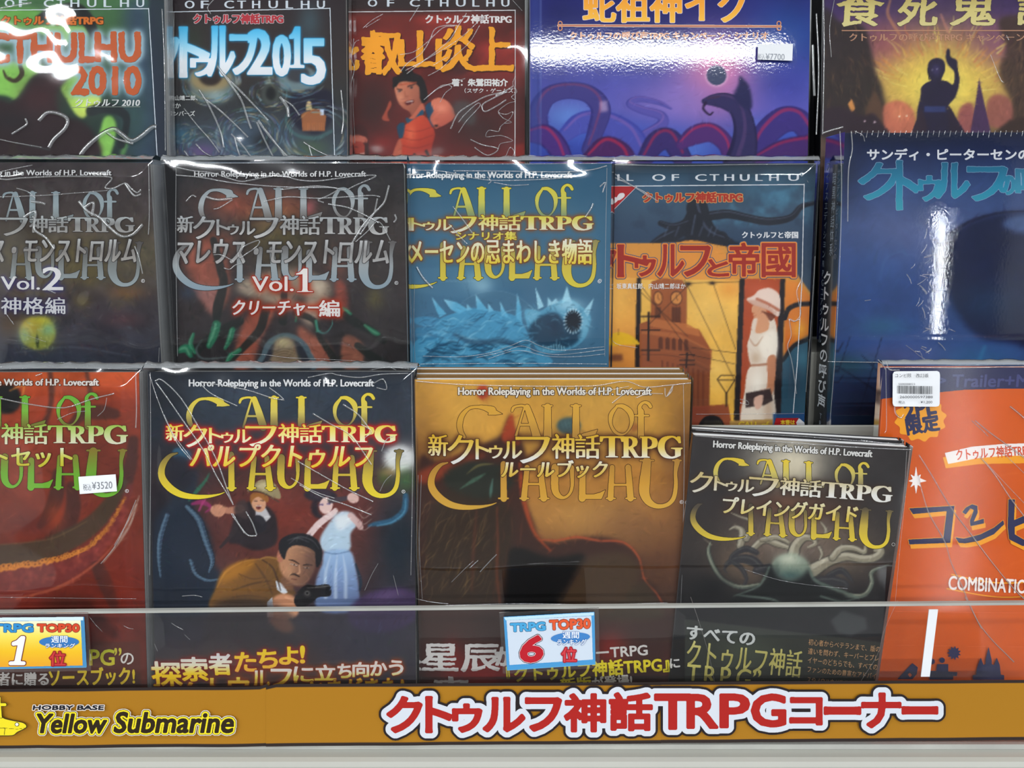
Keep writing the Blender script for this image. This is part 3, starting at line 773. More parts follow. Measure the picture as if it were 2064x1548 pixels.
def title(bk, x0, x1, y0, y1, col, first=0, rot=0, **k):    # the line of white-gold lettering ; x0,x1 where the gold cover has 130..1650, y 462..608
    fx = lambda x: x0 + (x - 130) * (x1 - x0) / 1520.0; fy = lambda y: y0 + (y - 465) * (y1 - y0) / 141.0
    bx = [(c, fx(a), fy(b), fx(c2), fy(d)) for c, a, b, c2, d in TITLE[first:]]
    sl = k.pop('sl', True); sm = k.pop('sm', 1.7)
    return bk.text(boxes=bx, col=col, bold=k.pop('bold', 0.25), sm=sm, serif=True, rot=rot, ya=k.pop('ya', y0), yb=k.pop('yb', y1), **k)
HOR = 'Horror Roleplaying in the Worlds of H.P. Lovecraft'
GOLD = [(238, 210, 70), (225, 195, 75), (120, 100, 60)]
SILV = [(150, 165, 170), (170, 180, 182), (120, 110, 108)]
# ================================================================== front row
# ---- gold rulebook
def art_gold():
    Z(); A = Art(825, 740, 1410, 1400, 2.0, (190, 145, 60)); Z(820, 720, .3359)
    A.vgrad([(135, (196, 148, 58)), (450, (192, 144, 60)), (700, (170, 118, 52)), (950, (158, 108, 52)), (1200, (96, 60, 38)), (1500, (62, 38, 28)), (1900, (48, 32, 26))])
    A.noise(60, .12, 4); A.noise(14, .05, 5)
    A.blob(1050, 950, 330, 170, (196, 150, 78), .6); A.blob(350, 330, 220, 160, (214, 170, 84), .5); A.blob(1100, 300, 260, 140, (208, 164, 78), .5)
    A.blob(1720, 700, 180, 700, (96, 58, 36), .8); A.blob(60, 900, 160, 620, (88, 50, 34), .75); A.blob(1650, 170, 220, 100, (150, 104, 48), .5)
    A.blob(1350, 1000, 260, 160, (120, 82, 56), .5)
    # smoky red cloak rising on the left
    A.poly([(60, 690), (180, 625), (330, 590), (460, 520), (560, 470), (600, 380), (628, 340), (640, 420), (690, 500), (720, 640), (700, 760), (720, 880), (760, 990), (800, 1090), (900, 1110), (1100, 1075), (1280, 1105), (1400, 1210), (1430, 1330), (1520, 1430), (1560, 1900), (60, 1900)], (58, 34, 28), .96, 10, True)
    A.poly([(570, 470), (628, 338), (650, 430), (680, 520), (600, 520)], (170, 66, 34), .9, 6, True)
    A.poly([(60, 700), (250, 610), (420, 570), (470, 590), (330, 660), (120, 760)], (150, 62, 36), .8, 12, True)
    A.stroke([(680, 640, 20), (690, 800, 26), (720, 930, 26), (770, 1060, 18), (860, 1160, 10)], 1, (176, 72, 34), .8, 10)
    A.stroke([(810, 1095, 8), (900, 1100, 12), (1020, 1080, 14), (1150, 1100, 14), (1300, 1112, 12), (1390, 1200, 12), (1425, 1330, 10), (1500, 1420, 9), (1545, 1500, 8)], 1, (178, 78, 44), .85, 6)
    A.poly([(230, 690), (380, 620), (520, 640), (620, 660), (640, 760), (520, 850), (400, 860), (250, 790)], (38, 44, 36), .9, 14, True)
    A.stroke([(320, 790, 4), (400, 740, 22), (470, 700, 8)], 1, (78, 112, 92), .8, 5); A.stroke([(500, 860, 4), (505, 800, 18), (515, 730, 5)], 1, (84, 124, 112), .8, 5); A.stroke([(360, 700, 3), (430, 650, 16), (520, 640, 5)], 1, (104, 96, 56), .8, 5)
    A.poly([(230, 800), (420, 850), (560, 850), (640, 980), (620, 1200), (560, 1450), (380, 1500), (120, 1480), (110, 1200), (130, 980)], (50, 38, 26), .8, 20, True)
    A.hair(110, 836, 1010, 1000, 1180, 125, 42, 2.2, [(120, 92, 48), (90, 70, 40), (40, 28, 22), (150, 118, 64)], .55, 3)if False else None
    old = list(TF); Z()
    A.hair(130, 850, 1000, 1000, 1185, 118, 44, 2.0, [(120, 92, 48), (88, 66, 40), (34, 24, 20), (140, 108, 60)], .5, 3, 14)
    A.hair(50, 1000, 950, 1060, 1180, 100, 50, 3, [(96, 50, 30), (60, 34, 26), (120, 62, 36)], .4, 8, 12)
    TF[:] = old
    A.stroke([(540, 900, 10), (545, 1100, 16), (540, 1300, 18), (560, 1480, 16)], 1, (104, 52, 30), .7, 8)
    A.stroke([(420, 900, 12), (400, 1150, 22), (390, 1400, 12)], 1, (88, 46, 30), .6, 10)
    A.poly([(640, 1140), (860, 1200), (1050, 1180), (1060, 1240), (960, 1400), (900, 1560), (600, 1560), (600, 1300)], (18, 16, 16), .95, 14, True)
    A.poly([(1080, 1200), (1300, 1170), (1400, 1260), (1400, 1400), (1540, 1560), (920, 1560), (1000, 1330)], (72, 54, 36), .85, 18, True)
    A.poly([(1250, 1500), (1420, 1340), (1500, 1460), (1520, 1560), (1200, 1560)], (58, 46, 32), .8, 14, True)
    A.stroke([(1060, 1230, 6), (1000, 1330, 12), (930, 1450, 18)], 1, (38, 30, 26), .7, 10)
    A.ell(455, 208, 36, 42, (176, 52, 28), .9, f=5); A.blob(470, 225, 40, 36, (140, 50, 30), .5)
    A.ell(972, 412, 72, 52, (58, 82, 88), .95, f=4); A.blob(960, 400, 46, 30, (84, 112, 116), .6)
    for k in range(5): A.stroke([(915 + k * 22, 385, 4), (930 + k * 22, 430, 4)], 1, (40, 60, 66), .5, 3)
    A.ell(1362, 420, 32, 26, (146, 88, 44), .8, f=4)
    # paper band at the foot
    Z(680, 1200, .3343)
    A.poly([(480, 285), (2140, 285), (2140, 700), (480, 700)], (58, 30, 26), .88, 1)
    A.blob(900, 500, 300, 150, (150, 26, 24), .85); A.blob(1640, 320, 110, 110, (140, 30, 24), .8); A.blob(690, 400, 60, 130, (130, 28, 24), .8); A.blob(2050, 450, 90, 120, (110, 34, 28), .6)
    A.brush(900, 840, 770, 1390, 1225, 20, 5, .14, .4, 1, 4); A.brush(500, 840, 960, 1390, 1300, 12, 2.2, .4, .5, 2)
    return A
A = art_gold(); Z()
bk = Book('rulebook', 'gold rulebook with a dark cloaked figure, front of its stack, behind the card numbered six', (837, 765), (1393, 765), .655, 5, DECK_B, A, thick=.010, shell=(120, 88, 46), ylim=1400, group=None)
Z(820, 720, .3359)
I = aff(820, 720, .3359)
GA = np.array
logo(bk, aff(820, 720, .3359), [(214, 166, 62), (206, 160, 64), (176, 132, 58)], [(176, 130, 56), (206, 156, 60), (214, 168, 64)], (72, 42, 22), ew=1.2)
title(bk, 130, 1650, 462, 606, [(214, 170, 40), (226, 196, 92), (232, 232, 226)], glow=[(13, (66, 34, 20), .95)], out=[(1.6, (84, 48, 24))])
bk.text('ルールブック', (572, 618, 1200, 722), [(235, 235, 232), (226, 200, 110), (216, 178, 60)], sm=1.8, bold=.35, slant=.12, glow=(11, (66, 34, 20), .95), out=[(1.4, (84, 48, 24))])
bk.text(HOR, (310, 180, 1466, 240), (226, 222, 212), sm=1.0, bold=.25, out=[(1.2, (60, 36, 22))], cell=.7)
Z(680, 1200, .3343)
bk.text('星辰', (512, 292, 975, 455), (206, 202, 198), bold=1.3, sm=2, rough=2.0, rsc=7)
bk.text('か', (955, 310, 1060, 420), (206, 202, 198), bold=1.3, sm=2, rough=1.6)
bk.text('来', (570, 490, 800, 640), (206, 202, 198), bold=1.3, sm=2, rough=2.0, rsc=7)
bk.text('ラーTRPG', (1470, 305, 1868, 372), (214, 210, 204), bold=.7, rot=4)
bk.text('『クトゥルフ神話TRPG』', (1020, 395, 1998, 490), (226, 208, 40), bold=1.1, rot=4)
bk.text('に', (2005, 378, 2062, 432), (220, 216, 210), bold=.9, rot=4)
bk.text('新版', (1345, 492, 1530, 560), (226, 208, 40), bold=1.1, rot=4)
bk.text('が登場!', (1535, 480, 1775, 552), (220, 216, 210), bold=.9, rot=4)
Z(820, 720, .3359)
for P, w_ in (([(60, 140), (300, 158), (620, 168), (1000, 170), (1150, 165), (1310, 140), (1420, 175), (1560, 165), (1700, 150)], 7), ([(930, 205), (1100, 210), (1230, 190), (1330, 170)], 5), ([(1590, 170), (1585, 200), (1550, 232), (1545, 180)], 7), ([(1370, 240), (1440, 215), (1530, 215)], 6), ([(1230, 270), (1300, 215), (1350, 180)], 8),
              ([(1595, 165), (1560, 225)], 9), ([(440, 1280), (500, 1215), (540, 1175)], 6), ([(380, 1255), (430, 1210)], 5), ([(60, 1440), (150, 1460), (250, 1470)], 5), ([(1655, 150), (1660, 600), (1650, 1200), (1640, 1480)], 4), ([(70, 700), (60, 1100), (75, 1440)], 4), ([(90, 700), (78, 1100), (95, 1440)], 3),
              ([(230, 1480), (700, 1470), (1100, 1475), (1560, 1465)], 6), ([(270, 1340), (350, 1260), (400, 1215)], 3)):
    bk.crease(P, w_)
Z(); bk.finish(wave=.0006, wl=.05, seed=11, top_fold=False, grow=.0012)
bk.root['label'] = 'gold rulebook with a dark cloaked figure, front of its stack, behind the card numbered six'
front_gold = bk
def back_copy(ref, k, dy, up, label, group, colr, th=.010, dx=0.0, name='rulebook', flap=.002):
    A = Art(0, 0, 10, 10, 5, colr)
    s = object.__new__(Book); s.__dict__.update(dict(name=name, label=label, thick=th, shell=colr, art=A, group=group, ylim=0, glossy=False, c=30.0, W=ref.W, H=ref.H + up, dist=ref.dist, creases=[]))
    s.surf = Surf(ref.surf.O + ref.surf.ey * dy + ref.surf.ex * dx + ref.surf.ez * 0.0, ref.surf.ex, ref.surf.ez)
    # keep the foot on the deck
    s.surf.O = s.surf.O + ref.surf.ez * ((ref.surf.O[2] - s.surf.O[2]) / ref.surf.ez[2])
    s.P = Prints(s.surf, A); s.root = bpy.data.objects.new(name, None); s.root.empty_display_size = .03; COL.objects.link(s.root); s.root.matrix_world = s.surf.mat()
    tag(s.root, label, 'book', group)
    s.finish(wave=.0002, wl=.05, seed=k, flap=.0010, step=.012, top_fold=False, grow=.0006)
    return s
for k, (dy, up, lb) in enumerate(((.0138, .0, 'sleeved copy directly behind the gold rulebook at the front, second of its stack'), (.0276, .0, 'sleeved copy third in the gold rulebook stack, hindmost white page edges'))):
    back_copy(front_gold, k, dy, up, lb, 'stacked copies of the gold rulebook', (120, 88, 46), dx=-.001 * k)
# ---- pulp rulebook
def art_pulp():
    Z(); A = Art(288, 735, 845, 1400, 1.6, (30, 34, 44)); Z(280, 720, .3359)
    A.vgrad([(90, (36, 40, 48)), (200, (44, 58, 74)), (420, (40, 50, 62)), (640, (58, 44, 46)), (900, (92, 48, 42)), (1200, (84, 50, 46)), (1520, (48, 42, 50)), (1900, (50, 46, 56))])
    A.blob(860, 960, 420, 260, (122, 50, 38), .85); A.blob(1300, 900, 200, 200, (110, 48, 40), .6); A.blob(420, 1040, 200, 170, (92, 50, 46), .6)
    A.blob(150, 1100, 240, 620, (26, 32, 42), .95); A.blob(1560, 1100, 190, 420, (18, 34, 46), .95); A.blob(130, 250, 260, 200, (28, 32, 38), .8); A.blob(1500, 250, 190, 160, (30, 36, 46), .7)
    A.noise(50, .16, 3); A.noise(12, .08, 6)
    for x in (530, 590, 1040, 1100): A.stroke([(x, 90, 6), (x - 30, 300, 10)], 1, (28, 38, 50), .5, 6)
    # light and green at right
    A.ell(1560, 610, 90, 80, (226, 228, 226), .95, f=16); A.blob(1600, 600, 110, 90, (214, 214, 214), .8); A.blob(1600, 740, 70, 80, (62, 98, 52), .8); A.blob(1470, 720, 50, 60, (74, 96, 40), .7)
    A.blob(1500, 690, 60, 30, (170, 140, 90), .6)
    A.hair(60, 0, 0, 1, 1, 0, 1, 1, [(0, 0, 0)], 0, 1) if False else None
    # dark limbed shape on the left
    A.poly([(110, 960), (190, 860), (250, 660), (330, 640), (350, 760), (330, 900), (400, 1010), (440, 1130), (450, 1240), (500, 1330), (470, 1520), (60, 1520), (80, 1200)], (32, 42, 56), .95, 12, True)
    A.ell(262, 590, 66, 44, (46, 92, 120), .9, 25, f=6); A.poly([(180, 640), (240, 590), (330, 650), (320, 760), (240, 800), (190, 740)], (34, 34, 44), .9, 8, True)
    for P in ([(170, 950, 36), (130, 1080, 40), (120, 1200, 30), (130, 1320, 14)], [(290, 900, 36), (360, 980, 48), (400, 1100, 46), (440, 1220, 34), (420, 1290, 10)], [(310, 1220, 26), (340, 1300, 30), (410, 1340, 24), (500, 1330, 10)]):
        A.tentacle(P, (54, 72, 92), (92, 118, 138), (24, 30, 40))
        Q = cat_rom(np.array(P, float), 9)
        for x, y, w_ in Q[::2]: A.stroke([(x - w_ * .42, y - 3, 3), (x, y + 4, 4), (x + w_ * .42, y - 2, 3)], 1, (112, 138, 156), .6, 2)
    A.stroke([(300, 860, 10), (350, 800, 24), (400, 740, 16), (420, 700, 8)], 1, (44, 110, 84), .8, 6); A.stroke([(320, 880, 16), (380, 870, 30), (430, 900, 18), (400, 930, 8)], 1, (150, 44, 104), .8, 5)
    A.stroke([(360, 920, 10), (390, 860, 16), (420, 820, 6)], 1, (176, 60, 120), .7, 4)
    # right blue limb
    A.stroke([(1600, 830, 30), (1590, 920, 40), (1520, 980, 36), (1420, 1000, 26), (1380, 1010, 12)], 1, (42, 92, 122), .9, 8); A.stroke([(1600, 850, 8), (1590, 930, 10), (1520, 990, 10), (1430, 1012, 8)], 1, (96, 160, 190), .6, 5)
    # young man in a pith helmet
    A.poly([(600, 900), (700, 860), (800, 920), (830, 1000), (820, 1120), (700, 1160), (590, 1120), (540, 1110), (560, 1000)], (40, 34, 38), .96, 5, True)
    A.stroke([(470, 905, 34), (540, 920, 40), (610, 910, 52)], 1, (188, 130, 104), .95, 4); A.ell(475, 920, 44, 38, (200, 142, 112), .95, 10, 3); A.stroke([(440, 900, 12), (430, 925, 10)], 1, (206, 150, 120), .9, 3)
    A.poly([(590, 870), (640, 860), (660, 960), (600, 960), (570, 920)], (66, 52, 52), .9, 5, True)
    A.poly([(700, 920), (760, 905), (790, 960), (740, 1010), (700, 980)], (206, 204, 206), .9, 3)
    A.poly([(700, 950), (745, 960), (770, 1020), (720, 1060), (690, 1010)], (36, 34, 40), .95, 3, True)
    A.ell(718, 872, 44, 58, (208, 156, 122), 1, -12, 3); A.poly([(668, 830), (700, 812), (770, 830), (775, 870), (750, 860), (720, 838), (690, 850), (672, 880)], (150, 96, 44), .95, 3, True)
    A.ell(718, 900, 16, 13, (92, 34, 34), .95, 0, 2); A.stroke([(704, 892), (732, 892)], 5, (230, 220, 210), .9, 1)
    A.stroke([(692, 862, 4), (708, 864, 6)], 1, (50, 34, 32), .9, 1); A.stroke([(730, 860, 4), (748, 862, 6)], 1, (50, 34, 32), .9, 1)
    A.poly([(655, 795), (720, 740), (790, 742), (838, 790), (848, 850), (780, 830), (700, 800), (660, 806)], (150, 136, 100), 1, 3, True); A.poly([(700, 770), (760, 748), (800, 770), (760, 800)], (196, 184, 146), .8, 6, True)
    A.stroke([(660, 803), (740, 812), (840, 868)], 8, (74, 58, 46), .9, 2)
    A.stroke([(490, 1140, 16), (560, 1060, 26), (600, 980, 34)], 1, (50, 42, 44), .9, 4)
    # woman in the pale dress
    A.ell(1090, 830, 100, 40, (38, 34, 44), .96, 4, 4); A.ell(1090, 820, 66, 30, (54, 44, 56), .9, 0, 4)
    A.ell(1122, 890, 40, 50, (222, 190, 182), 1, 10, 3); A.poly([(1065, 850), (1080, 930), (1110, 960), (1060, 960), (1030, 900)], (34, 28, 36), .95, 4, True)
    A.stroke([(1085, 882, 5), (1104, 886, 7)], 1, (60, 50, 110), .9, 1); A.stroke([(1128, 880, 5), (1146, 880, 7)], 1, (60, 50, 110), .9, 1)
    A.stroke([(1150, 860, 36), (1260, 840, 24), (1330, 780, 12)], 1, (66, 58, 66), .95, 3)
    A.ell(1285, 845, 36, 30, (222, 186, 176), .95, 20, 3)
    A.stroke([(1020, 1070, 38), (1080, 1000, 40), (1160, 940, 36), (1180, 920, 30)], 1, (220, 196, 192), 1, 3)
    A.poly([(1130, 1010), (1200, 930), (1280, 935), (1310, 1000), (1270, 1060), (1260, 1160), (1120, 1170), (1085, 1100)], (176, 196, 210), 1, 4, True)
    A.poly([(1180, 960), (1270, 940), (1290, 980), (1200, 1040)], (222, 226, 226), .8, 8, True); A.stroke([(1270, 950, 34), (1310, 990, 40), (1330, 1020, 34)], 1, (206, 170, 164), .9, 4)
    A.poly([(1120, 1165), (1262, 1160), (1300, 1260), (1320, 1400), (1310, 1520), (1080, 1520), (1060, 1360), (1100, 1240)], (150, 176, 206), 1, 4, True, (92, 110, 150), (1180, 1180, 1200, 1520))
    for x, x2 in ((1150, 1120), (1190, 1180), (1225, 1240)): A.stroke([(x, 1190, 4), (x2, 1300, 18), (x2, 1440, 22)], 1, (204, 216, 226), .55, 8)
    A.stroke([(1110, 1170), (1180, 1180), (1262, 1165)], 7, (104, 130, 160), .8, 2)
    A.stroke([(1300, 1240, 10), (1330, 1340, 20), (1325, 1400, 10)], 1, (34, 48, 62), .9, 4)
    for k in range(4): A.stroke([(1320, 900 + k * 36, 4), (1350, 930 + k * 36, 5), (1395, 900 + k * 36, 4)], 1, (186, 170, 160), .6, 2)
    # man with the moustache and revolver
    A.poly([(460, 1380), (500, 1290), (600, 1225), (720, 1210), (850, 1200), (860, 1290), (900, 1360), (940, 1420), (860, 1460), (800, 1520), (440, 1520)], (136, 92, 42), 1, 5, True, (96, 68, 38), (520, 1260, 860, 1500))
    A.poly([(520, 1270), (620, 1228), (700, 1220), (640, 1290), (540, 1340), (490, 1350)], (176, 118, 40), .75, 12, True); A.stroke([(560, 1400, 6), (680, 1360, 12), (800, 1340, 6)], 1, (74, 52, 34), .7, 6); A.stroke([(700, 1240, 6), (760, 1330, 14), (800, 1420, 8)], 1, (80, 56, 36), .7, 6)
    A.poly([(820, 1340), (860, 1360), (893, 1410), (870, 1425), (830, 1395)], (206, 214, 222), 1, 2)
    A.poly([(855, 1130), (900, 1085), (1000, 1080), (1060, 1130), (1070, 1200), (1045, 1300), (990, 1370), (930, 1370), (870, 1320), (840, 1240)], (184, 134, 100), 1, 4, True, (104, 74, 62), (880, 1200, 1060, 1260))
    A.ell(848, 1190, 20, 42, (176, 112, 88), .95, 8, 3); A.poly([(850, 1320), (890, 1330), (930, 1380), (900, 1400), (860, 1370)], (120, 84, 64), .9, 5, True)
    A.poly([(840, 1160), (850, 1095), (930, 1058), (1020, 1065), (1080, 1110), (1098, 1180), (1075, 1250), (1062, 1180), (1010, 1140), (930, 1130), (890, 1160), (872, 1215)], (30, 30, 34), 1, 3, True)
    A.stroke([(890, 1100, 3), (950, 1085, 8), (1020, 1110, 4)], 1, (96, 98, 102), .6, 4)
    A.stroke([(900, 1215, 5), (930, 1222, 9), (960, 1240, 6)], 1, (42, 30, 28), .95, 2); A.stroke([(985, 1248, 5), (1010, 1245, 9), (1040, 1248, 5)], 1, (42, 30, 28), .95, 2)
    A.stroke([(912, 1240, 8), (948, 1252, 8)], 1, (62, 42, 36), .8, 3); A.stroke([(990, 1264, 8), (1022, 1266, 8)], 1, (56, 38, 34), .8, 3)
    A.stroke([(962, 1250, 6), (964, 1290, 12), (950, 1300, 8)], 1, (212, 160, 124), .7, 4); A.stroke([(905, 1308, 5), (930, 1302, 12), (962, 1316, 8)], 1, (44, 32, 30), .95, 3); A.stroke([(915, 1330, 4), (945, 1336, 6)], 1, (104, 58, 50), .9, 2)
    A.stroke([(908, 1240, 4), (930, 1245, 7), (948, 1250, 4)], 1, (214, 196, 180), .8, 1); A.ell(932, 1245, 4, 4, (24, 18, 18), 1, 0, 1); A.stroke([(992, 1262, 4), (1008, 1264, 6), (1024, 1266, 4)], 1, (196, 176, 160), .8, 1); A.ell(1008, 1264, 4, 4, (24, 18, 18), 1, 0, 1)
    A.hair(40, 0, 0, 0, 0, 0, 0, 0, [(0, 0, 0)], 0) if False else None
    A.stroke([(905, 1150, 4), (960, 1140, 5), (1030, 1170, 3)], 1, (206, 160, 124), .5, 5); A.stroke([(1000, 1300, 4), (1020, 1330, 6), (990, 1355, 4)], 1, (150, 104, 84), .6, 4)
    A.blob(900, 1280, 30, 40, (206, 156, 118), .5); A.blob(1030, 1210, 30, 50, (96, 70, 60), .5)
    A.poly([(800, 1460), (850, 1420), (920, 1430), (960, 1480), (940, 1560), (820, 1560)], (196, 138, 102), 1, 4, True); A.stroke([(880, 1440, 14), (930, 1460, 16)], 1, (216, 160, 122), .8, 3)
    A.poly([(770, 1470), (800, 1440), (810, 1560), (770, 1560)], (196, 206, 218), .9, 3)
    A.poly([(930, 1460), (960, 1400), (1010, 1365), (1060, 1370), (1140, 1365), (1150, 1430), (1080, 1440), (1040, 1470), (990, 1500), (950, 1500)], (28, 26, 28), 1, 2, True); A.ell(1134, 1408, 16, 24, (12, 12, 14), 1, 0, 2); A.stroke([(1010, 1385, 5), (1120, 1380, 6)], 1, (110, 106, 100), .6, 2); A.ell(1010, 1420, 24, 22, (48, 46, 46), .9, 0, 3)
    # coat, violet dome, band below
    A.ell(1480, 1520, 230, 130, (62, 44, 78), .95, -12, 10); A.blob(1480, 1430, 130, 40, (116, 90, 136), .5, -10)
    A.blob(200, 1450, 180, 120, (28, 34, 44), .8)
    A.stroke([(470, 1380, 6), (520, 1290, 12), (620, 1230, 8), (720, 1212, 5)], 1, (196, 134, 54), .6, 4); A.stroke([(740, 1215, 8), (800, 1260, 10), (830, 1330, 12), (850, 1400, 6)], 1, (66, 46, 34), .8, 4); A.stroke([(720, 1215, 8), (770, 1200, 12), (830, 1210, 8)], 1, (166, 124, 62), .7, 3)
    A.stroke([(600, 1300, 6), (680, 1330, 9), (760, 1320, 5)], 1, (88, 60, 36), .6, 4); A.stroke([(560, 1440, 6), (660, 1430, 9), (780, 1450, 5)], 1, (90, 62, 38), .6, 4)
    A.poly([(1060, 1100), (1100, 1160), (1092, 1230), (1066, 1260), (1058, 1190)], (26, 26, 30), 1, 3, True); A.stroke([(900, 1120, 3), (960, 1078, 9), (1040, 1100, 5), (1080, 1150, 3)], 1, (110, 112, 116), .5, 3)
    A.ell(1010, 1416, 15, 14, (92, 90, 88), .8, 0, 2); A.ell(1010, 1416, 7, 7, (16, 16, 18), 1, 0, 1); A.stroke([(1060, 1378, 4), (1140, 1372, 5)], 1, (120, 118, 114), .7, 1)
    Z(0, 1200, .3295)
    A.poly([(1300, 60), (1700, 60), (1930, 330), (1900, 550), (1300, 550)], (46, 40, 42), .7, 20, True); A.poly([(1640, 100), (1720, 96), (1800, 200), (1740, 230), (1660, 180)], (120, 78, 60), .6, 8, True)
    A.poly([(880, 275), (2540, 275), (2540, 560), (880, 560)], (46, 40, 46), .45, 1)
    A.blob(1500, 450, 500, 120, (98, 48, 32), .65); A.blob(2250, 300, 250, 260, (44, 44, 60), .6)
    A.brush(1500, 300, 960, 832, 1250, 11, 2.4, .30, .55, 3, 9); A.brush(700, 300, 760, 832, 980, 16, 3.5, .28, .5, 4); A.brush(300, 300, 1240, 832, 1380, 14, 4, .3, .5, 5)
    return A
A = art_pulp(); Z()
bk = Book('rulebook', 'dark rulebook showing a moustached man in a brown coat aiming a revolver', (298, 749), (834, 749), .66, 11, DECK_B, A, thick=.02, shell=(34, 32, 38), spine=None) if False else Book('rulebook', 'dark rulebook showing a moustached man in a brown coat aiming a revolver', (298, 749), (834, 749), .66, 11, DECK_B, A, thick=.02, shell=(34, 32, 38), c=1.65)
Z(280, 720, .3359)
def mapB(x0, x1, y0, y1, X0=130, X1=1640, Y0=285, Y1=908):   # logo fitted by its own extent
    sx = (x1 - x0) / (X1 - X0); sy = (y1 - y0) / (Y1 - Y0)
    return lambda P: (lambda Q: tp(np.concatenate([np.stack([x0 + (Q[:, 0] - X0) * sx, y0 + (Q[:, 1] - Y0) * sy], 1)] + ([Q[:, 2:] * (sx + sy) / 2] if Q.shape[1] > 2 else []), 1)))(np.array(P, float))
logo(bk, mapB(120, 1580, 236, 845), [(232, 208, 60), (214, 196, 90), (110, 96, 60)], [(120, 104, 60), (206, 180, 60), (236, 214, 50)], (46, 40, 24))
title(bk, 165, 1545, 402, 512, [(232, 200, 60), (238, 226, 130), (236, 238, 214)], glow=[(12, (170, 22, 16), 1.0), (6, (200, 30, 20), .9)], out=[(1.9, (176, 24, 18))])
bk.text('パルプクトゥルフ', (318, 522, 1395, 662), [(236, 234, 200), (234, 214, 100), (232, 196, 40)], sm=2.2, bold=.5, slant=.15, glow=[(12, (170, 22, 16), 1.0), (6, (200, 30, 20), .9)], out=[(1.9, (176, 24, 18))])
bk.text(HOR, (303, 133, 1410, 188), (222, 222, 222), sm=1.0, bold=.25, out=[(1.1, (40, 44, 52))], cell=.7)
Z(0, 1200, .3295)
Y1 = [(236, 236, 230), (236, 226, 160), (234, 200, 30), (234, 190, 20)]
bk.text(boxes=[('探', 932, 405, 1108, 556), ('索', 1115, 378, 1270, 520), ('者', 1285, 355, 1422, 482)], col=[(214, 210, 208), (222, 216, 190), (232, 196, 20), (232, 190, 20)], bold=1.5, slant=-.1, glow=(9, (120, 24, 16), .9), out=[(1.4, (122, 30, 20))], ya=370, yb=540, clip=(0, 0, 9999, 1382))
bk.text(boxes=[('た', 1440, 348, 1568, 462), ('ち', 1578, 330, 1698, 440), ('よ', 1712, 315, 1826, 418), ('!', 1840, 308, 1864, 410)], col=[(232, 204, 20), (232, 190, 30), (230, 170, 60)], bold=1.5, glow=(9, (140, 24, 16), .9), out=[(1.4, (132, 30, 20))])
bk.text(boxes=[('ク', 1100, 530, 1240, 660), ('ト', 1290, 505, 1380, 630), ('ゥ', 1400, 500, 1525, 610), ('ル', 1540, 458, 1650, 590), ('フ', 1660, 448, 1785, 555), ('に', 1800, 434, 1918, 528), ('立', 1930, 424, 2055, 515), ('ち', 2068, 418, 2150, 500), ('向', 2160, 408, 2256, 494), ('か', 2268, 402, 2366, 486), ('う', 2382, 396, 2466, 484)], col=[(222, 210, 200), (222, 216, 210), (222, 204, 80), (226, 170, 30)], bold=1.3, glow=(9, (150, 60, 16), .9), out=[(1.4, (150, 60, 20))], ya=420, yb=540, clip=(0, 0, 9999, 1380))
bk.text('ときがきた!', (1900, 505, 2470, 620), (228, 180, 40), bold=1.3, rot=2, out=[(1.4, (150, 60, 20))], clip=(0, 0, 9999, 1378))
Z(280, 720, .3359)
for P, w_ in (([(110, 140), (150, 135), (260, 240), (370, 420), (470, 600), (540, 790), (575, 880)], 8), ([(115, 150), (180, 240), (270, 370), (400, 560), (470, 700), (530, 800), (570, 870)], 8), ([(370, 150), (450, 220), (600, 290)], 7), ([(380, 145), (640, 190), (800, 240), (880, 255)], 7), ([(790, 180), (850, 225), (875, 250)], 7),
              ([(1050, 335), (1160, 400), (1280, 470), (1400, 640)], 8), ([(1230, 280), (1320, 340), (1390, 430)], 9), ([(960, 620), (1100, 700), (1260, 790), (1410, 860)], 7), ([(970, 760), (1100, 830), (1250, 880), (1400, 940)], 7), ([(920, 720), (1060, 800), (1180, 840)], 5),
              ([(75, 100), (120, 240), (200, 430), (330, 610)], 5), ([(160, 340), (240, 510), (320, 610)], 7), ([(570, 930), (610, 1000), (660, 1060), (715, 1065)], 10), ([(650, 920), (690, 990), (715, 1060)], 9), ([(560, 930), (640, 1050)], 5), ([(1020, 120), (1150, 95), (1200, 105), (1330, 120), (1460, 100), (1620, 95)], 6), ([(1410, 155), (1470, 130), (1490, 190), (1430, 180)], 6), ([(1340, 400), (1400, 440), (1360, 480)], 7), ([(1460, 560), (1490, 490), (1530, 470)], 6),
              ([(1450, 800), (1480, 740), (1520, 700)], 4), ([(1360, 1390), (1400, 1300), (1440, 1230)], 3), ([(270, 1425), (340, 1420), (390, 1430)], 5), ([(80, 90), (82, 600), (75, 1300)], 4), ([(1640, 100), (1645, 700), (1635, 1300)], 4), ([(1530, 1300), (1560, 1420)], 3)):
    bk.crease(P, w_)
Z(0, 1200, .3295)
for P, w_ in (([(1060, 160), (1090, 180), (1130, 200)], 4), ([(1140, 230), (1170, 260)], 4), ([(955, 285), (975, 330)], 4)): bk.crease(P, w_)
Z(); bk.finish(wave=.0012, wl=.05, seed=22)
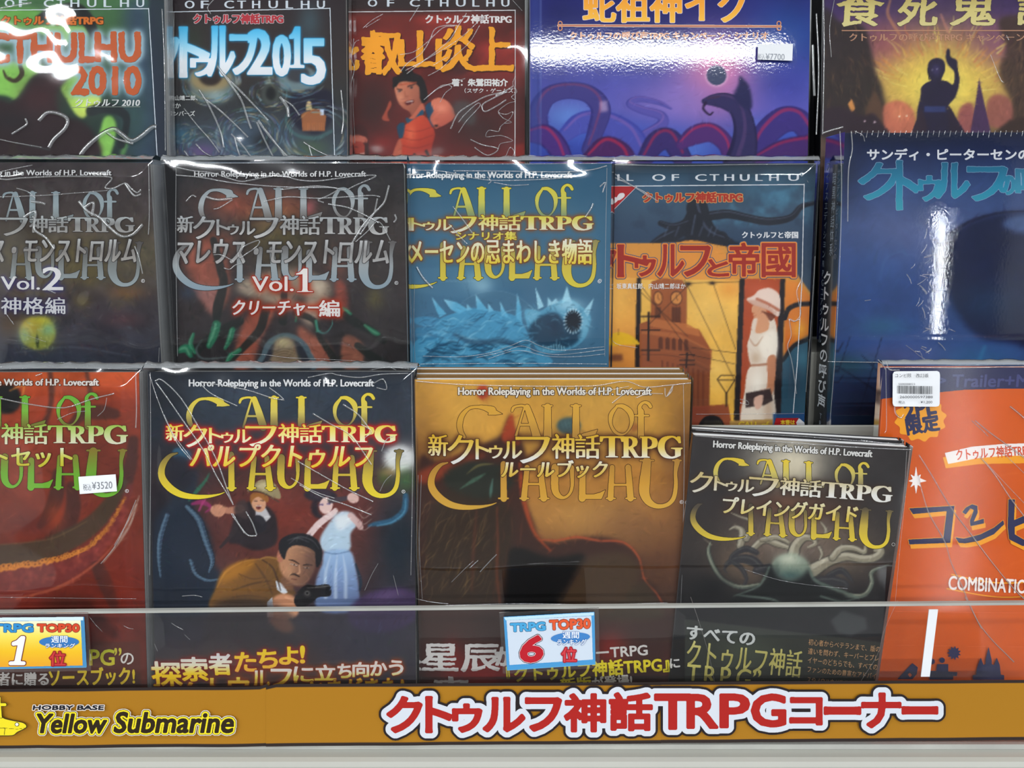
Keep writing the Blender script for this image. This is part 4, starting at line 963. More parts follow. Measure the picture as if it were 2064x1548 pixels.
# ---- orange-red book at the left edge
def art_orange():
    Z(); A = Art(-60, 735, 300, 1400, 2.0, (130, 56, 34)); Z(0, 720, .3359)
    A.vgrad([(80, (176, 76, 36)), (260, (150, 60, 36)), (500, (132, 54, 36)), (800, (118, 50, 36)), (1100, (110, 44, 30)), (1500, (116, 40, 28)), (1900, (90, 38, 28))])
    A.noise(60, .22, 2, rot=40, sx=2); A.noise(14, .08, 3)
    A.blob(280, 120, 150, 60, (206, 92, 40), .6); A.blob(600, 140, 160, 60, (196, 84, 40), .6)
    A.ell(40, 250, 90, 90, (24, 28, 30), .95, f=8); A.stroke([(60, 200, 8), (140, 170, 14), (130, 250, 8)], 1, (226, 140, 60), .7, 6)
    for P in ([(300, 90, 30), (310, 200, 36), (300, 300, 30), (260, 420, 40)], [(520, 90, 20), (540, 200, 30)], [(690, 340, 60), (600, 330, 90), (500, 340, 70), (420, 420, 50)], [(350, 700, 70), (340, 820, 90), (300, 930, 80), (240, 1010, 40)], [(430, 780, 70), (440, 900, 90), (400, 1010, 90), (300, 1080, 50)], [(800, 500, 60), (780, 660, 80), (720, 820, 90), (620, 950, 70)], [(560, 1200, 60), (620, 1330, 90), (680, 1480, 60)]):
        A.stroke(P, 1, (64, 40, 36), .75, 12)
    A.blob(330, 960, 60, 90, (170, 70, 36), .6); A.blob(170, 1000, 150, 80, (92, 44, 40), .7)
    A.stroke([(0, 1190, 130), (200, 1170, 130), (380, 1110, 130), (560, 1000, 110), (680, 860, 90), (740, 760, 60)], 1, (74, 58, 44), .95, 12)
    A.stroke([(0, 1125, 4), (280, 1095, 5), (420, 1040, 5), (520, 985, 4)], 1, (120, 90, 60), .8, 4)
    A.stroke([(0, 1340, 170), (250, 1320, 160), (450, 1240, 130), (620, 1090, 90), (720, 930, 60), (780, 780, 40)], 1, (112, 48, 44), .9, 14)
    rng = random.Random(5)
    C = cat_rom(np.array([(0, 1265), (120, 1250), (280, 1225), (430, 1180), (560, 1115), (640, 1030), (700, 940), (745, 850)], float), 8)
    for i, (x, y) in enumerate(C):
        r = 17 - 11 * i / len(C)
        for k in range(3):
            a, b = x + rng.uniform(-9, 9), y + rng.uniform(-10, 10)
            A.ell(a, b, r, r * .9, (206, 128, 52), .9, 0, 3); A.ell(a, b - 2, r * .5, r * .4, (92, 44, 24), .8, 0, 2)
    for i in range(260):
        t = rng.random() * (len(C) - 2); x, y = C[int(t)]; d = rng.uniform(35, 130) * (1 - .6 * t / len(C))
        A.ell(x + d * .45 + rng.uniform(-10, 10), y + d, 10, 9, rng.choice([(142, 62, 54), (104, 40, 38), (160, 74, 60)]), .6, 0, 4)
    for P, c_ in (([(100, 1450, 10), (350, 1380, 18), (560, 1250, 14), (700, 1100, 8), (800, 930, 5)], (170, 84, 60)), ([(0, 1400, 6), (300, 1400, 8), (480, 1330, 6)], (150, 70, 52)), ([(620, 1230, 8), (720, 1100, 16), (790, 980, 12), (835, 830, 4)], (190, 176, 160)), ([(700, 1120, 4), (780, 960, 8), (830, 850, 3)], (206, 196, 180))):
        A.stroke(P, 1, c_, .75, 4)
    A.blob(750, 1300, 120, 200, (120, 40, 26), .7); A.blob(420, 1480, 200, 60, (60, 32, 26), .7)
    Z(0, 1200, .3295)
    A.stroke([(520, 60, 60), (600, 150, 80), (700, 240, 60)], 1, (72, 28, 22), .6, 20)
    A.poly([(-100, 283), (860, 283), (860, 570), (-100, 570)], (88, 44, 32), .75, 1)
    A.poly([(-100, 470), (860, 478), (860, 570), (-100, 570)], (58, 38, 32), .6, 8)
    A.brush(900, 0, 755, 282, 1290, 16, 3.4, .28, .5, 6)
    return A
A = art_orange(); Z()
bk = Book('rulebook', 'orange and red rulebook with green lettering and a white price sticker, at the left edge', (-260, 750), (280, 750), .66, 11, DECK_B, A, W=.182, thick=.022, shell=(52, 50, 52), anchor='r')
Z(0, 720, .3359)
lf = lambda P: (lambda Q: tp(np.concatenate([np.stack([(Q[:, 0] - 1640) * .967 + 755, 838 + (Q[:, 1] - 905) * .975], 1)] + ([Q[:, 2:] * .97] if Q.shape[1] > 2 else []), 1)))(np.array(P, float))
logo(bk, lf, [(104, 176, 60), (120, 176, 64), (120, 110, 50)], [(134, 120, 44), (112, 170, 50), (116, 186, 56)], (70, 44, 24), clip=(-50, -50, 9999, 9999))
title(bk, 10 - 740 * .968, 765, 400, 520, [(150, 190, 70), (196, 212, 140), (226, 222, 200)], first=5, out=[(1.3, (92, 50, 24))])
bk.text('スタートセット', (-440, 540, 435, 658), [(226, 232, 210), (206, 206, 80), (196, 186, 40)], sm=1.8, bold=.5, out=[(1.4, (96, 44, 24))])
bk.text(HOR, (-565, 130, 594, 182), (216, 212, 206), sm=1.0, bold=.25, out=[(1.1, (90, 60, 44))], cell=.7)
Z(0, 1200, .3295)
bk.text('PG', (552, 330, 702, 425), [(196, 200, 40), (206, 190, 50)], bold=1.2); bk.text('”', (703, 320, 745, 365), (206, 190, 60), bold=.6); bk.text('の', (742, 350, 820, 420), (220, 214, 206), bold=.5)
bk.text('者に贈る', (-10, 468, 300, 548), (196, 190, 184), bold=.5, sm=1.2); bk.text('ソースブック!', (305, 440, 826, 548), [(214, 186, 50), (222, 190, 40)], bold=1.1, rot=1.5)
Z(0, 720, .3359)
for P, w_ in (([(0, 240), (200, 280), (400, 300), (560, 250), (700, 215)], 8), ([(600, 350), (640, 310), (655, 240)], 4), ([(0, 70), (300, 62), (600, 66), (840, 72)], 5), ([(827, 90), (832, 300), (828, 420)], 7), ([(360, 370), (450, 330), (530, 320)], 4), ([(620, 1230), (720, 1100), (830, 850)], 5), ([(700, 1120), (790, 960)], 4), ([(0, 1430), (400, 1436), (830, 1440)], 3), ([(230, 110), (270, 95)], 7)):
    bk.crease(P, w_)
Z(0, 1200, .3295); bk.crease([(560, 120), (600, 170), (640, 210)], 3); bk.crease([(770, 175), (800, 190), (830, 195)], 4)
Z(0, 720, .3359)
def sticker(bk, pts, lines, rot, name='price_sticker', r=0):
    P = tp(pts); u, v = bk.surf.uv(P[:, 0], P[:, 1])
    m_ = MB(); yb = -.0040
    n = len(u); V = [(u[i], yb, v[i]) for i in range(n)] + [(u[i], yb + .0002, v[i]) for i in range(n)]
    m_.add(V, [list(range(n)), list(range(2 * n - 1, n - 1, -1))] + [[i, n + i, n + (i + 1) % n, (i + 1) % n] for i in range(n)])
    o = m_.build(name, M_PAPER, bk.root); o['label'] = 'white price sticker'
    S2 = Surf(bk.surf.O + bk.surf.ey * yb, bk.surf.ex, bk.surf.ez); Q = Prints(S2, None)
    for f in lines: f(Q)
    q = Q.build(o); 
    if q: q.location = (0, yb, 0)
    return o
sticker(bk, [(486, 712), (708, 697), (716, 798), (494, 815)], [lambda Q: Q.text('税込', (499, 760, 548, 800), (110, 112, 116), rot=3, cell=.5), lambda Q: Q.text('¥3520', (552, 746, 674, 790), (112, 114, 118), rot=3, cell=.6)], 3)
Z(); bk.finish(wave=.0015, wl=.08, seed=33, stretchw=2.2, wrot=6)
# ---- playing guide, tilted
def art_guide():
    Z(); A = Art(1360, 860, 1850, 1400, 2.0, (52, 48, 48)); Z(1370, 840, .2584)
    A.vgrad([(140, (58, 54, 54)), (600, (48, 45, 46)), (1000, (52, 46, 44)), (1500, (18, 18, 22)), (2100, (22, 24, 26))])
    A.blob(860, 330, 330, 240, (196, 188, 168), .95); A.blob(880, 420, 230, 120, (206, 196, 172), .6); A.blob(880, 700, 430, 150, (96, 62, 46), .9); A.blob(880, 900, 420, 150, (138, 118, 104), .85); A.blob(500, 1150, 260, 200, (112, 92, 74), .8); A.blob(1250, 1100, 330, 200, (110, 94, 80), .8); A.blob(860, 1020, 300, 120, (134, 116, 104), .6)
    A.noise(70, .14, 4); A.noise(16, .07, 9)
    W1 = (146, 138, 118); H1 = (186, 178, 158); L1 = (62, 58, 52)
    for P in ([(470, 1010, 60), (490, 930, 70), (480, 880, 50), (430, 862, 28), (390, 880, 12)], [(520, 950, 60), (560, 880, 40), (545, 810, 24), (470, 780, 16), (400, 750, 6)], [(560, 1040, 50), (660, 960, 60), (760, 990, 60), (850, 1020, 36)], [(640, 960, 40), (760, 940, 50), (850, 980, 30)],
              [(880, 1120, 110), (900, 1020, 90), (960, 950, 70), (1030, 945, 50), (1060, 990, 36), (1000, 1020, 20)], [(1060, 940, 40), (1130, 930, 40), (1140, 880, 26), (1100, 820, 12)], [(1040, 1200, 120), (1160, 1130, 90), (1300, 1090, 80), (1440, 1110, 70), (1540, 1090, 70), (1575, 1040, 50), (1520, 1045, 26)],
              [(1190, 1100, 60), (1260, 1030, 60), (1360, 1025, 50), (1440, 1055, 40), (1450, 1010, 26)], [(1090, 1020, 30), (1110, 1070, 24), (1090, 1120, 12)]):
        A.tentacle(P, W1, H1, L1)
    for P in ([(640, 1180, 60), (560, 1120, 80), (460, 1110, 60), (380, 1140, 40), (350, 1190, 18), (370, 1220, 8)], [(600, 1060, 40), (520, 1030, 50), (430, 1070, 40), (400, 1120, 30), (480, 1180, 40), (520, 1260, 30), (500, 1320, 20)], [(1060, 1290, 80), (1180, 1280, 80), (1290, 1300, 50), (1300, 1340, 20)], [(1160, 1240, 40), (1260, 1200, 50), (1330, 1260, 30), (1350, 1290, 10)], [(700, 1180, 70), (600, 1200, 60)]):
        A.stroke(P, 1, (48, 48, 52), .95, 4)
        A.stroke([(x - 4, y - w_ * .2, w_ * .2) for x, y, w_ in P], 1, (84, 82, 80), .6, 4)
    for P in ([(240, 980, 16), (225, 1060, 36), (270, 1180, 40), (350, 1280, 40), (480, 1330, 40), (620, 1310, 30)], [(1640, 1150, 6), (1500, 1210, 34), (1500, 1300, 40), (1440, 1390, 40), (1300, 1390, 50), (1100, 1330, 50)]):
        A.tentacle(P, (96, 104, 92), (150, 152, 132), (30, 32, 32))
    A.stroke([(250, 1000, 8), (200, 960, 6), (180, 940, 3)], 1, (150, 140, 120), .7, 2)
    # pale smooth boulder among the limbs
    A.ell(865, 1180, 150, 115, (128, 140, 124), 1, 4, 8); A.blob(850, 1110, 100, 50, (196, 198, 178), .85); A.blob(860, 1240, 130, 50, (58, 82, 80), .85); A.blob(760, 1200, 30, 70, (66, 78, 74), .6)
    A.poly([(640, 1310), (660, 1220), (720, 1160), (760, 1240), (860, 1280), (960, 1240), (1010, 1180), (1040, 1270), (1200, 1340), (1300, 1400), (1350, 1560), (400, 1560), (420, 1400)], (16, 20, 22), .95, 12, True)
    for P in ([(700, 1170, 14), (660, 1260, 20), (600, 1330, 16), (420, 1400, 10)], [(1010, 1180, 16), (1050, 1270, 24), (1150, 1320, 24), (1290, 1370, 20), (1400, 1420, 10)], [(440, 1390, 14), (700, 1420, 20), (800, 1460, 10)], [(1100, 1400, 16), (1250, 1440, 18), (1380, 1420, 8)]):
        A.stroke(P, 1, (92, 106, 96), .8, 6)
    A.blob(250, 1350, 160, 120, (14, 16, 20), .9); A.blob(1650, 1450, 100, 200, (20, 22, 26), .8)
    Z(1360, 1200, .3411)
    A.poly([(60, 140), (1330, 290), (1330, 640), (60, 640)], (54, 58, 50), .75, 1.5); A.blob(420, 330, 200, 120, (74, 82, 66), .6); A.blob(1000, 420, 160, 120, (44, 50, 42), .7); A.poly([(920, 150), (990, 90), (1130, 130), (1140, 200), (1040, 240), (960, 220)], (70, 74, 74), .7, 8)
    A.brush(800, 1395, 1040, 1810, 1230, 10, 2.2, .35, .55, 7, 5)
    return A
A = art_guide(); Z()
bk = Book('guidebook', 'smaller dark guidebook tilted to the right, pale writhing branches on its cover', (1399, 877), (1834, 902), .655, 3, DECK_B, A, thick=.0095, shell=(40, 38, 40))
Z(1370, 840, .2584)
r_ = 3.4
ca, sa = math.cos(math.radians(r_)), math.sin(math.radians(r_))
def lg(P):
    Q = np.array(P, float); sx = (1655 - 85) / 1510.0; sy = .955 * 1.0
    x = 85 + (Q[:, 0] - 130) * sx; y = 290 + (Q[:, 1] - 270) * sy * 1.09
    y = y + (x - 250) * math.tan(math.radians(r_)) * 1.0; x = x + 0 * y
    out = np.stack([x, y], 1)
    return tp(np.concatenate([out] + ([Q[:, 2:] * 1.04] if Q.shape[1] > 2 else []), 1))
logo(bk, lg, [(226, 196, 60), (206, 190, 100), (150, 136, 96)], [(84, 74, 62), (196, 170, 70), (226, 200, 56)], (44, 38, 30), reg=None, yt=(290, 470), yb=(640, 905))
title(bk, -50, 1655, 478, 612, [(206, 186, 130), (216, 206, 180), (232, 230, 224)], first=1, rot=-r_ * 1.25, glow=[(9, (58, 44, 36), .9)], out=[(1.3, (60, 48, 34))])
bk.text('プレイングガイド', (335, 655, 1385, 790), [(226, 224, 214), (220, 204, 140), (224, 190, 50)], sm=1.9, bold=.4, rot=-r_ * 1.2, slant=.05, glow=(9, (70, 46, 36), .9), out=[(1.3, (60, 44, 30))])
bk.text(HOR, (260, 222, 1500, 292), (220, 218, 214), sm=1.0, bold=.25, rot=-r_ * 1.05, out=[(1.1, (50, 46, 44))], cell=.7)
bk.ring(1664, 993, 12, 12, 2.4, (214, 210, 204), cell=.5)
Z(1360, 1200, .3411)
bk.text('すべての', (70, 195, 472, 275), (200, 202, 198), bold=.7, sm=1.5, rot=-6, glow=(5, (40, 44, 40), .8))
bk.text('クトゥルフ神話', (70, 290, 750, 450), [(214, 206, 130), (176, 166, 90), (206, 196, 120)], sm=1.6, bold=.2, rot=-6)
bk.text('TRPG”', (70, 420, 505, 540), [(206, 196, 110), (170, 160, 80)], sm=1.6, bold=.2, rot=-5, serif=True, clip=(0, 0, 9999, 1371))
for i, t_ in enumerate(('初心者からベテランまで、版の', '違いを問わず、キーパーとプレ', 'イヤーのどちらでも、すべての', 'ファンのための豊富なアドバイ', 'スやノウハウが満載!')):
    bk.text(t_, (787 - i * 2, 275 + i * 53, (1212 if i < 4 else 1060) - i * 8, 312 + i * 53), (196, 150, 104), rot=-6.0, cell=.55, bold=.12, clip=(0, 0, 9999, 1371))
Z(1370, 840, .2584)
for P, w_ in (([(115, 140), (500, 170), (1000, 205), (1400, 232), (1790, 250)], 7), ([(120, 95), (500, 120), (1000, 150), (1500, 190), (1740, 205)], 6), ([(1400, 175), (1600, 200), (1700, 215), (1760, 225)], 6), ([(1785, 260), (1740, 700), (1700, 1100), (1670, 1450)], 4), ([(1760, 260), (1735, 640), (1690, 1000)], 4), ([(500, 1180), (760, 1260), (1000, 1300), (1300, 1330)], 3)):
    bk.crease(P, w_)
Z(1360, 1200, .3411); bk.crease([(1310, 20), (1230, 200), (1190, 340), (1090, 500)], 3); bk.crease([(90, 0), (150, 180), (200, 350), (230, 500)], 3)
Z(); bk.finish(wave=.0003, wl=.05, seed=44, top_fold=False, grow=.0012)
guide = bk
back_copy(guide, 60, .0135, .0003, 'copy directly behind the tilted dark guidebook, only its top edge showing', None, (40, 38, 40), th=.0085, name='guidebook', flap=.0008)
# ---- orange two-player book
NAVY = (42, 44, 78); ORG = (194, 84, 22); YEL = (222, 150, 34)
def art_combi():
    Z(); A = Art(1760, 725, 2200, 1400, 2.0, ORG); Z(1740, 720, .3358)
    A.noise(200, .05, 1); A.noise(10, .02, 2)
    for c_ in ((320, 450, 330), (900, 1000, 300), (1000, 1500, 280), (200, 1500, 200), (560, 200, 150)):
        t = np.linspace(0, 2 * math.pi, 40); A.stroke([(c_[0] + c_[2] * math.cos(k), c_[1] + c_[2] * math.sin(k)) for k in t], 3, (224, 124, 70), .55, 1)
    return A
A = art_combi(); Z()
bk = Book('booklet', 'orange booklet with a navy top band and a barcode label, at the right edge', (1784, 741), (2384, 741), .676, 5, DECK_B, A, W=.21, thick=.006, shell=ORG, c=4.0)
Z(1740, 720, .3358)
bk.shape([(100, 62), (1100, 62), (1100, 188), (800, 190), (600, 196), (420, 214), (250, 232), (100, 252)], NAVY, cell=2)
bk.text('> Trailer+Mo', (440, 105, 1060, 178), (66, 68, 112), bold=.8, slant=.1)
t = np.linspace(0, 2 * math.pi, 25)[:-1]
bk.shape([(343 + (158 if i % 2 else 138) * math.cos(k + .1), 370 + (138 if i % 2 else 120) * math.sin(k + .1)) for i, k in enumerate(t)], YEL, sm=True)
bk.text('2PL', (248, 268, 432, 350), NAVY, bold=1.8, rot=9); bk.text('限定', (258, 352, 452, 452), NAVY, bold=1.7, rot=9)
bk.shape([(476, 600), (640, 570), (1000, 560), (1000, 635), (700, 640), (494, 666)], YEL); bk.shape([(488, 574), (650, 536), (860, 518), (1100, 516), (1100, 590), (850, 590), (680, 606), (508, 640)], (222, 216, 212))
bk.text('クトゥルフ神話TRPG', (555, 535, 1010, 604), (196, 74, 40), bold=.5, rot=4)
bk.shape([(315, 650), (324, 715), (345, 700), (338, 724), (380, 742), (336, 752), (345, 778), (325, 765), (315, 822), (305, 765), (280, 780), (295, 750), (268, 742), (295, 730), (280, 700), (305, 715)], (232, 228, 224))
# big lettering
def both(pts, closed=False):
    bk.shape([(x + 10, y + 26) for x, y in pts], YEL)
    bk.shape(pts, NAVY, out=[(1.0, YEL)])
both([(272, 905), (545, 890), (520, 1112), (274, 1122), (268, 1092), (478, 1082), (498, 922), (296, 940)])
both([(590, 928), (612, 900), (650, 880), (682, 890), (684, 930), (660, 985), (720, 966), (722, 995), (640, 1012), (636, 980), (660, 915), (640, 905), (612, 942)])
both([(548, 1078), (600, 1086), (700, 1060), (780, 1020), (836, 975), (842, 1000), (780, 1060), (690, 1100), (610, 1114), (570, 1112)])
both([(866, 850), (906, 850), (900, 975), (1000, 930), (1040, 960), (905, 1015), (905, 1060), (960, 1092), (1060, 1080), (1060, 1130), (950, 1130), (870, 1090), (862, 1020)])
for y0, w_ in ((1300, 7), (1385, 7)):
    bk.line([(525 if y0 < 1350 else 498, y0), (700, y0 + 38), (850, y0 + 52), (1050, y0 + 42)], w_, YEL, sm=True)
bk.text('COMBINATION LIMITED', (508, 1330, 1330, 1412), (226, 216, 208), bold=.7, rot=-3)
bk.text('コンビ限', (98, 62, 122, 220), (200, 196, 196), vert=True, cell=.5) if False else None
Z(1360, 1200, .3411)
bk.line([(1300, 90), (2064, 100)], 3, (216, 104, 48)); bk.line([(1300, 290), (2100, 300)], 2, (216, 110, 56))
bk.shape([(1310, 490), (1400, 395), (1432, 420), (1425, 460), (1400, 490)], NAVY)
bk.shape([(1372, 462), (1384, 452), (1398, 466), (1386, 478)], ORG)
bk.ring(1575, 378, 8, 8, 16, NAVY); bk.shape([(1545, 400), (1610, 400), (1610, 445), (1665, 448), (1662, 470), (1640, 470), (1640, 492), (1500, 492), (1500, 440), (1540, 440)], NAVY)
for cx_, cy_, R_ in ((1645, 335, 44), (1515, 385, 22)):
    bk.shape([(cx_ + (R_ if i % 2 else R_ * .6) * math.cos(i * math.pi / 11), cy_ + (R_ if i % 2 else R_ * .6) * math.sin(i * math.pi / 11)) for i in range(22)], NAVY)
bk.shape([(1755, 492), (1755, 465), (1775, 462), (1778, 430), (1785, 405), (1802, 360), (1818, 405), (1830, 400), (1830, 375), (1848, 296), (1866, 375), (1866, 400), (1880, 405), (1896, 360), (1914, 405), (1920, 462), (1940, 465), (1940, 492)], NAVY)
Z(1740, 720, .3358)
for P, w_ in (([(325, 580), (400, 700), (470, 820), (540, 930), (640, 1060), (760, 1220), (900, 1390), (1000, 1480)], 8), ([(320, 700), (350, 820), (390, 940), (480, 1100), (520, 1230), (580, 1360), (640, 1500), (700, 1620)], 8), ([(660, 375), (740, 440), (850, 520), (965, 605)], 8), ([(690, 590), (780, 700), (880, 850), (965, 960)], 8), ([(870, 290), (920, 330), (970, 375)], 10), ([(640, 375), (700, 430), (740, 470)], 5), ([(720, 620), (850, 760), (965, 880)], 4), ([(800, 540), (965, 700)], 4),
              ([(130, 60), (300, 58), (600, 60), (965, 52)], 6), ([(180, 280), (185, 330), (215, 360), (235, 340)], 9), ([(130, 20), (150, 70), (210, 75)], 8), ([(80, 10), (110, 40), (125, 70)], 6), ([(128, 60), (132, 400), (122, 450)], 5)):
    bk.crease(P, w_)
Z(1360, 1200, .3411); bk.crease([(1705, 0), (1740, 60), (1790, 160), (1870, 260), (1940, 330), (1995, 385)], 7); bk.crease([(2040, 0), (2060, 20)], 6)
Z(1740, 720, .3358)
def bar_label(Q):
    rng = random.Random(4); x = 203.0
    while x < 410:
        w_ = rng.choice([1.3, 1.3, 2.6, 3.9]); Q.shape([(x, 170), (x + w_, 170), (x + w_, 218), (x, 218)], (44, 46, 50), cell=.34); x += w_ + rng.choice([1.6, 1.6, 2.6, 3.6])
    D = (52, 54, 60)
    Q.text('コンビ限　改訂版', (183, 94, 383, 118), D, cell=.5); Q.text('5000008023', (203, 152, 302, 163), D, cell=.4); Q.text('2600000597388', (210, 227, 408, 242), D, cell=.45, bold=.1)
    Q.text('税込', (203, 256, 242, 276), D, cell=.45); Q.text('¥1,200', (335, 257, 405, 275), D, cell=.45)
sticker(bk, [(164, 96), (172, 82), (186, 79), (430, 77), (442, 84), (446, 100), (444, 272), (438, 286), (424, 290), (180, 289), (168, 284), (163, 268)], [bar_label], 0, name='barcode_label')
Z(); bk.finish(wave=.0002, wl=.08, seed=51, flap=.003, film_mat=M_SOFT)
# ================================================================== middle row
def art_vol2():
    Z(); A = Art(-60, 315, 345, 770, 2.0, (60, 52, 54)); Z(0, 310, .2907)
    A.vgrad([(60, (62, 56, 58)), (400, (66, 58, 56)), (700, (84, 76, 58)), (1000, (66, 58, 60)), (1300, (58, 58, 68)), (1540, (48, 54, 66))])
    A.noise(80, .30, 3); A.noise(20, .15, 6)
    A.noise(60, .35, 12, col=(110, 96, 50), region=(0, 550, 1000, 1150, 30), th=.04); A.noise(50, .35, 18, col=(104, 70, 66), region=(300, 900, 1050, 1400, 30), th=.06)
    A.blob(620, 780, 260, 140, (100, 90, 56), .5); A.blob(880, 960, 140, 50, (140, 92, 44), .5); A.blob(570, 1020, 60, 50, (120, 104, 40), .5); A.blob(750, 1260, 140, 130, (42, 40, 48), .7); A.blob(850, 1150, 160, 60, (96, 60, 62), .5); A.blob(60, 1180, 100, 110, (84, 60, 36), .7)
    A.blob(250, 1430, 330, 90, (46, 52, 64), .7); A.stroke([(100, 1380, 6), (500, 1340, 14), (900, 1400, 8)], 1, (86, 92, 104), .5, 8)
    old = list(TF); Z(); A.hair(160, 0, 560, 310, 740, 20, 26, 2.5, [(92, 80, 76), (44, 42, 50), (104, 74, 66), (70, 76, 84)], .35, 5, 60); TF[:] = old
    # mottled green-yellow orb
    A.ell(262, 1240, 124, 116, (150, 150, 60), 1, 0, 8); A.blob(200, 1200, 70, 60, (206, 176, 90), .8); A.blob(330, 1210, 60, 60, (120, 170, 140), .8); A.blob(290, 1160, 80, 40, (190, 176, 50), .7); A.blob(170, 1260, 50, 60, (128, 160, 128), .7); A.blob(300, 1310, 80, 50, (120, 130, 66), .7); A.blob(250, 1200, 50, 40, (150, 130, 40), .6)
    A.poly([(256, 1250), (272, 1290), (262, 1350), (246, 1300)], (44, 52, 36), .85, 4, True)
    old = list(TF); Z(); A.hair(60, 45, 645, 105, 700, 70, 12, 2.2, [(170, 180, 110), (96, 120, 70), (206, 200, 130), (130, 150, 120)], .5, 9, 70); TF[:] = old
    A.brush(900, 0, 330, 318, 745, 13, 3, .35, .55, 8, 9)
    return A
A = art_vol2(); Z()
bk = Book('rulebook', 'grey-brown volume two with a mottled green orb on its cover, at the left edge', (-170, 328), (302, 328), .735, 6, DECK_M, A, W=.182, thick=.030, shell=(112, 114, 118), anchor='r', ylim=770)
Z(0, 310, .2907)
lv = lambda P: (lambda Q: tp(np.concatenate([np.stack([(Q[:, 0] - 1640) * .955 + 985, 920 + (Q[:, 1] - 905) * 1.06], 1)] + ([Q[:, 2:] * .97] if Q.shape[1] > 2 else []), 1)))(np.array(P, float))
logo(bk, lv, [(146, 160, 166), (156, 170, 174), (124, 130, 130)], [(90, 86, 84), (128, 132, 130), (158, 170, 174)], (56, 52, 52))
title(bk, 335 - 880 * .93, 932, 432, 545, [(186, 192, 192), (140, 140, 138), (168, 166, 162)], first=5, out=[(1.2, (54, 48, 48))])
bk.text('ス・モンストロルム', (-60, 590, 950, 750), [(196, 198, 198), (140, 136, 132), (176, 172, 166)], bold=.5, sm=1.8, slant=.1, out=[(1.2, (54, 48, 48))], glow=(7, (50, 44, 46), .8))
bk.text('Vol.', (10, 850, 278, 942), (222, 220, 220), sm=1.4, bold=.2, glow=(7, (60, 50, 110), .9)); bk.text('2', (300, 785, 438, 945), (226, 224, 224), sm=2.6, glow=(9, (60, 60, 120), .9))
bk.text('神格編', (12, 995, 455, 1112), (206, 206, 210), bold=.3, sm=1.4, glow=(9, (48, 42, 86), .9))
bk.text(HOR, (-430, 112, 775, 162), (214, 214, 214), sm=1.0, bold=.2, out=[(1.0, (60, 56, 56))], cell=.7)
for P, w_ in (([(-10, 170), (60, 180), (140, 170), (240, 165), (400, 158), (600, 158), (760, 160), (785, 180), (740, 235), (800, 240), (880, 205), (920, 240), (960, 270), (990, 250)], 10), ([(130, 240), (210, 265), (260, 310)], 7), ([(-10, 300), (300, 290), (600, 268), (760, 255)], 6), ([(945, 640), (975, 720), (1000, 830)], 8), ([(10, 130), (90, 110), (240, 80)], 6), ([(880, 210), (940, 290), (990, 280)], 14), ([(560, 330), (620, 400), (700, 440), (760, 500), (850, 570), (930, 560), (1000, 490)], 20), ([(230, 330), (300, 340), (330, 350)], 16), ([(180, 440), (260, 400), (250, 520), (330, 580), (390, 660)], 18), ([(600, 370), (660, 340), (650, 430)], 18),
              ([(1042, 70), (1046, 400), (1040, 560)], 7), ([(60, 1110), (110, 1180)], 4), ([(0, 1475), (300, 1450), (600, 1445), (1000, 1475)], 6), ([(340, 940), (400, 965)], 8), ([(1110, 1440), (1115, 1340)], 4), ([(330, 1300), (160, 1240)], 2)):
    bk.crease(P, w_)
Z(); bk.finish(wave=.0010, wl=.035, seed=91)
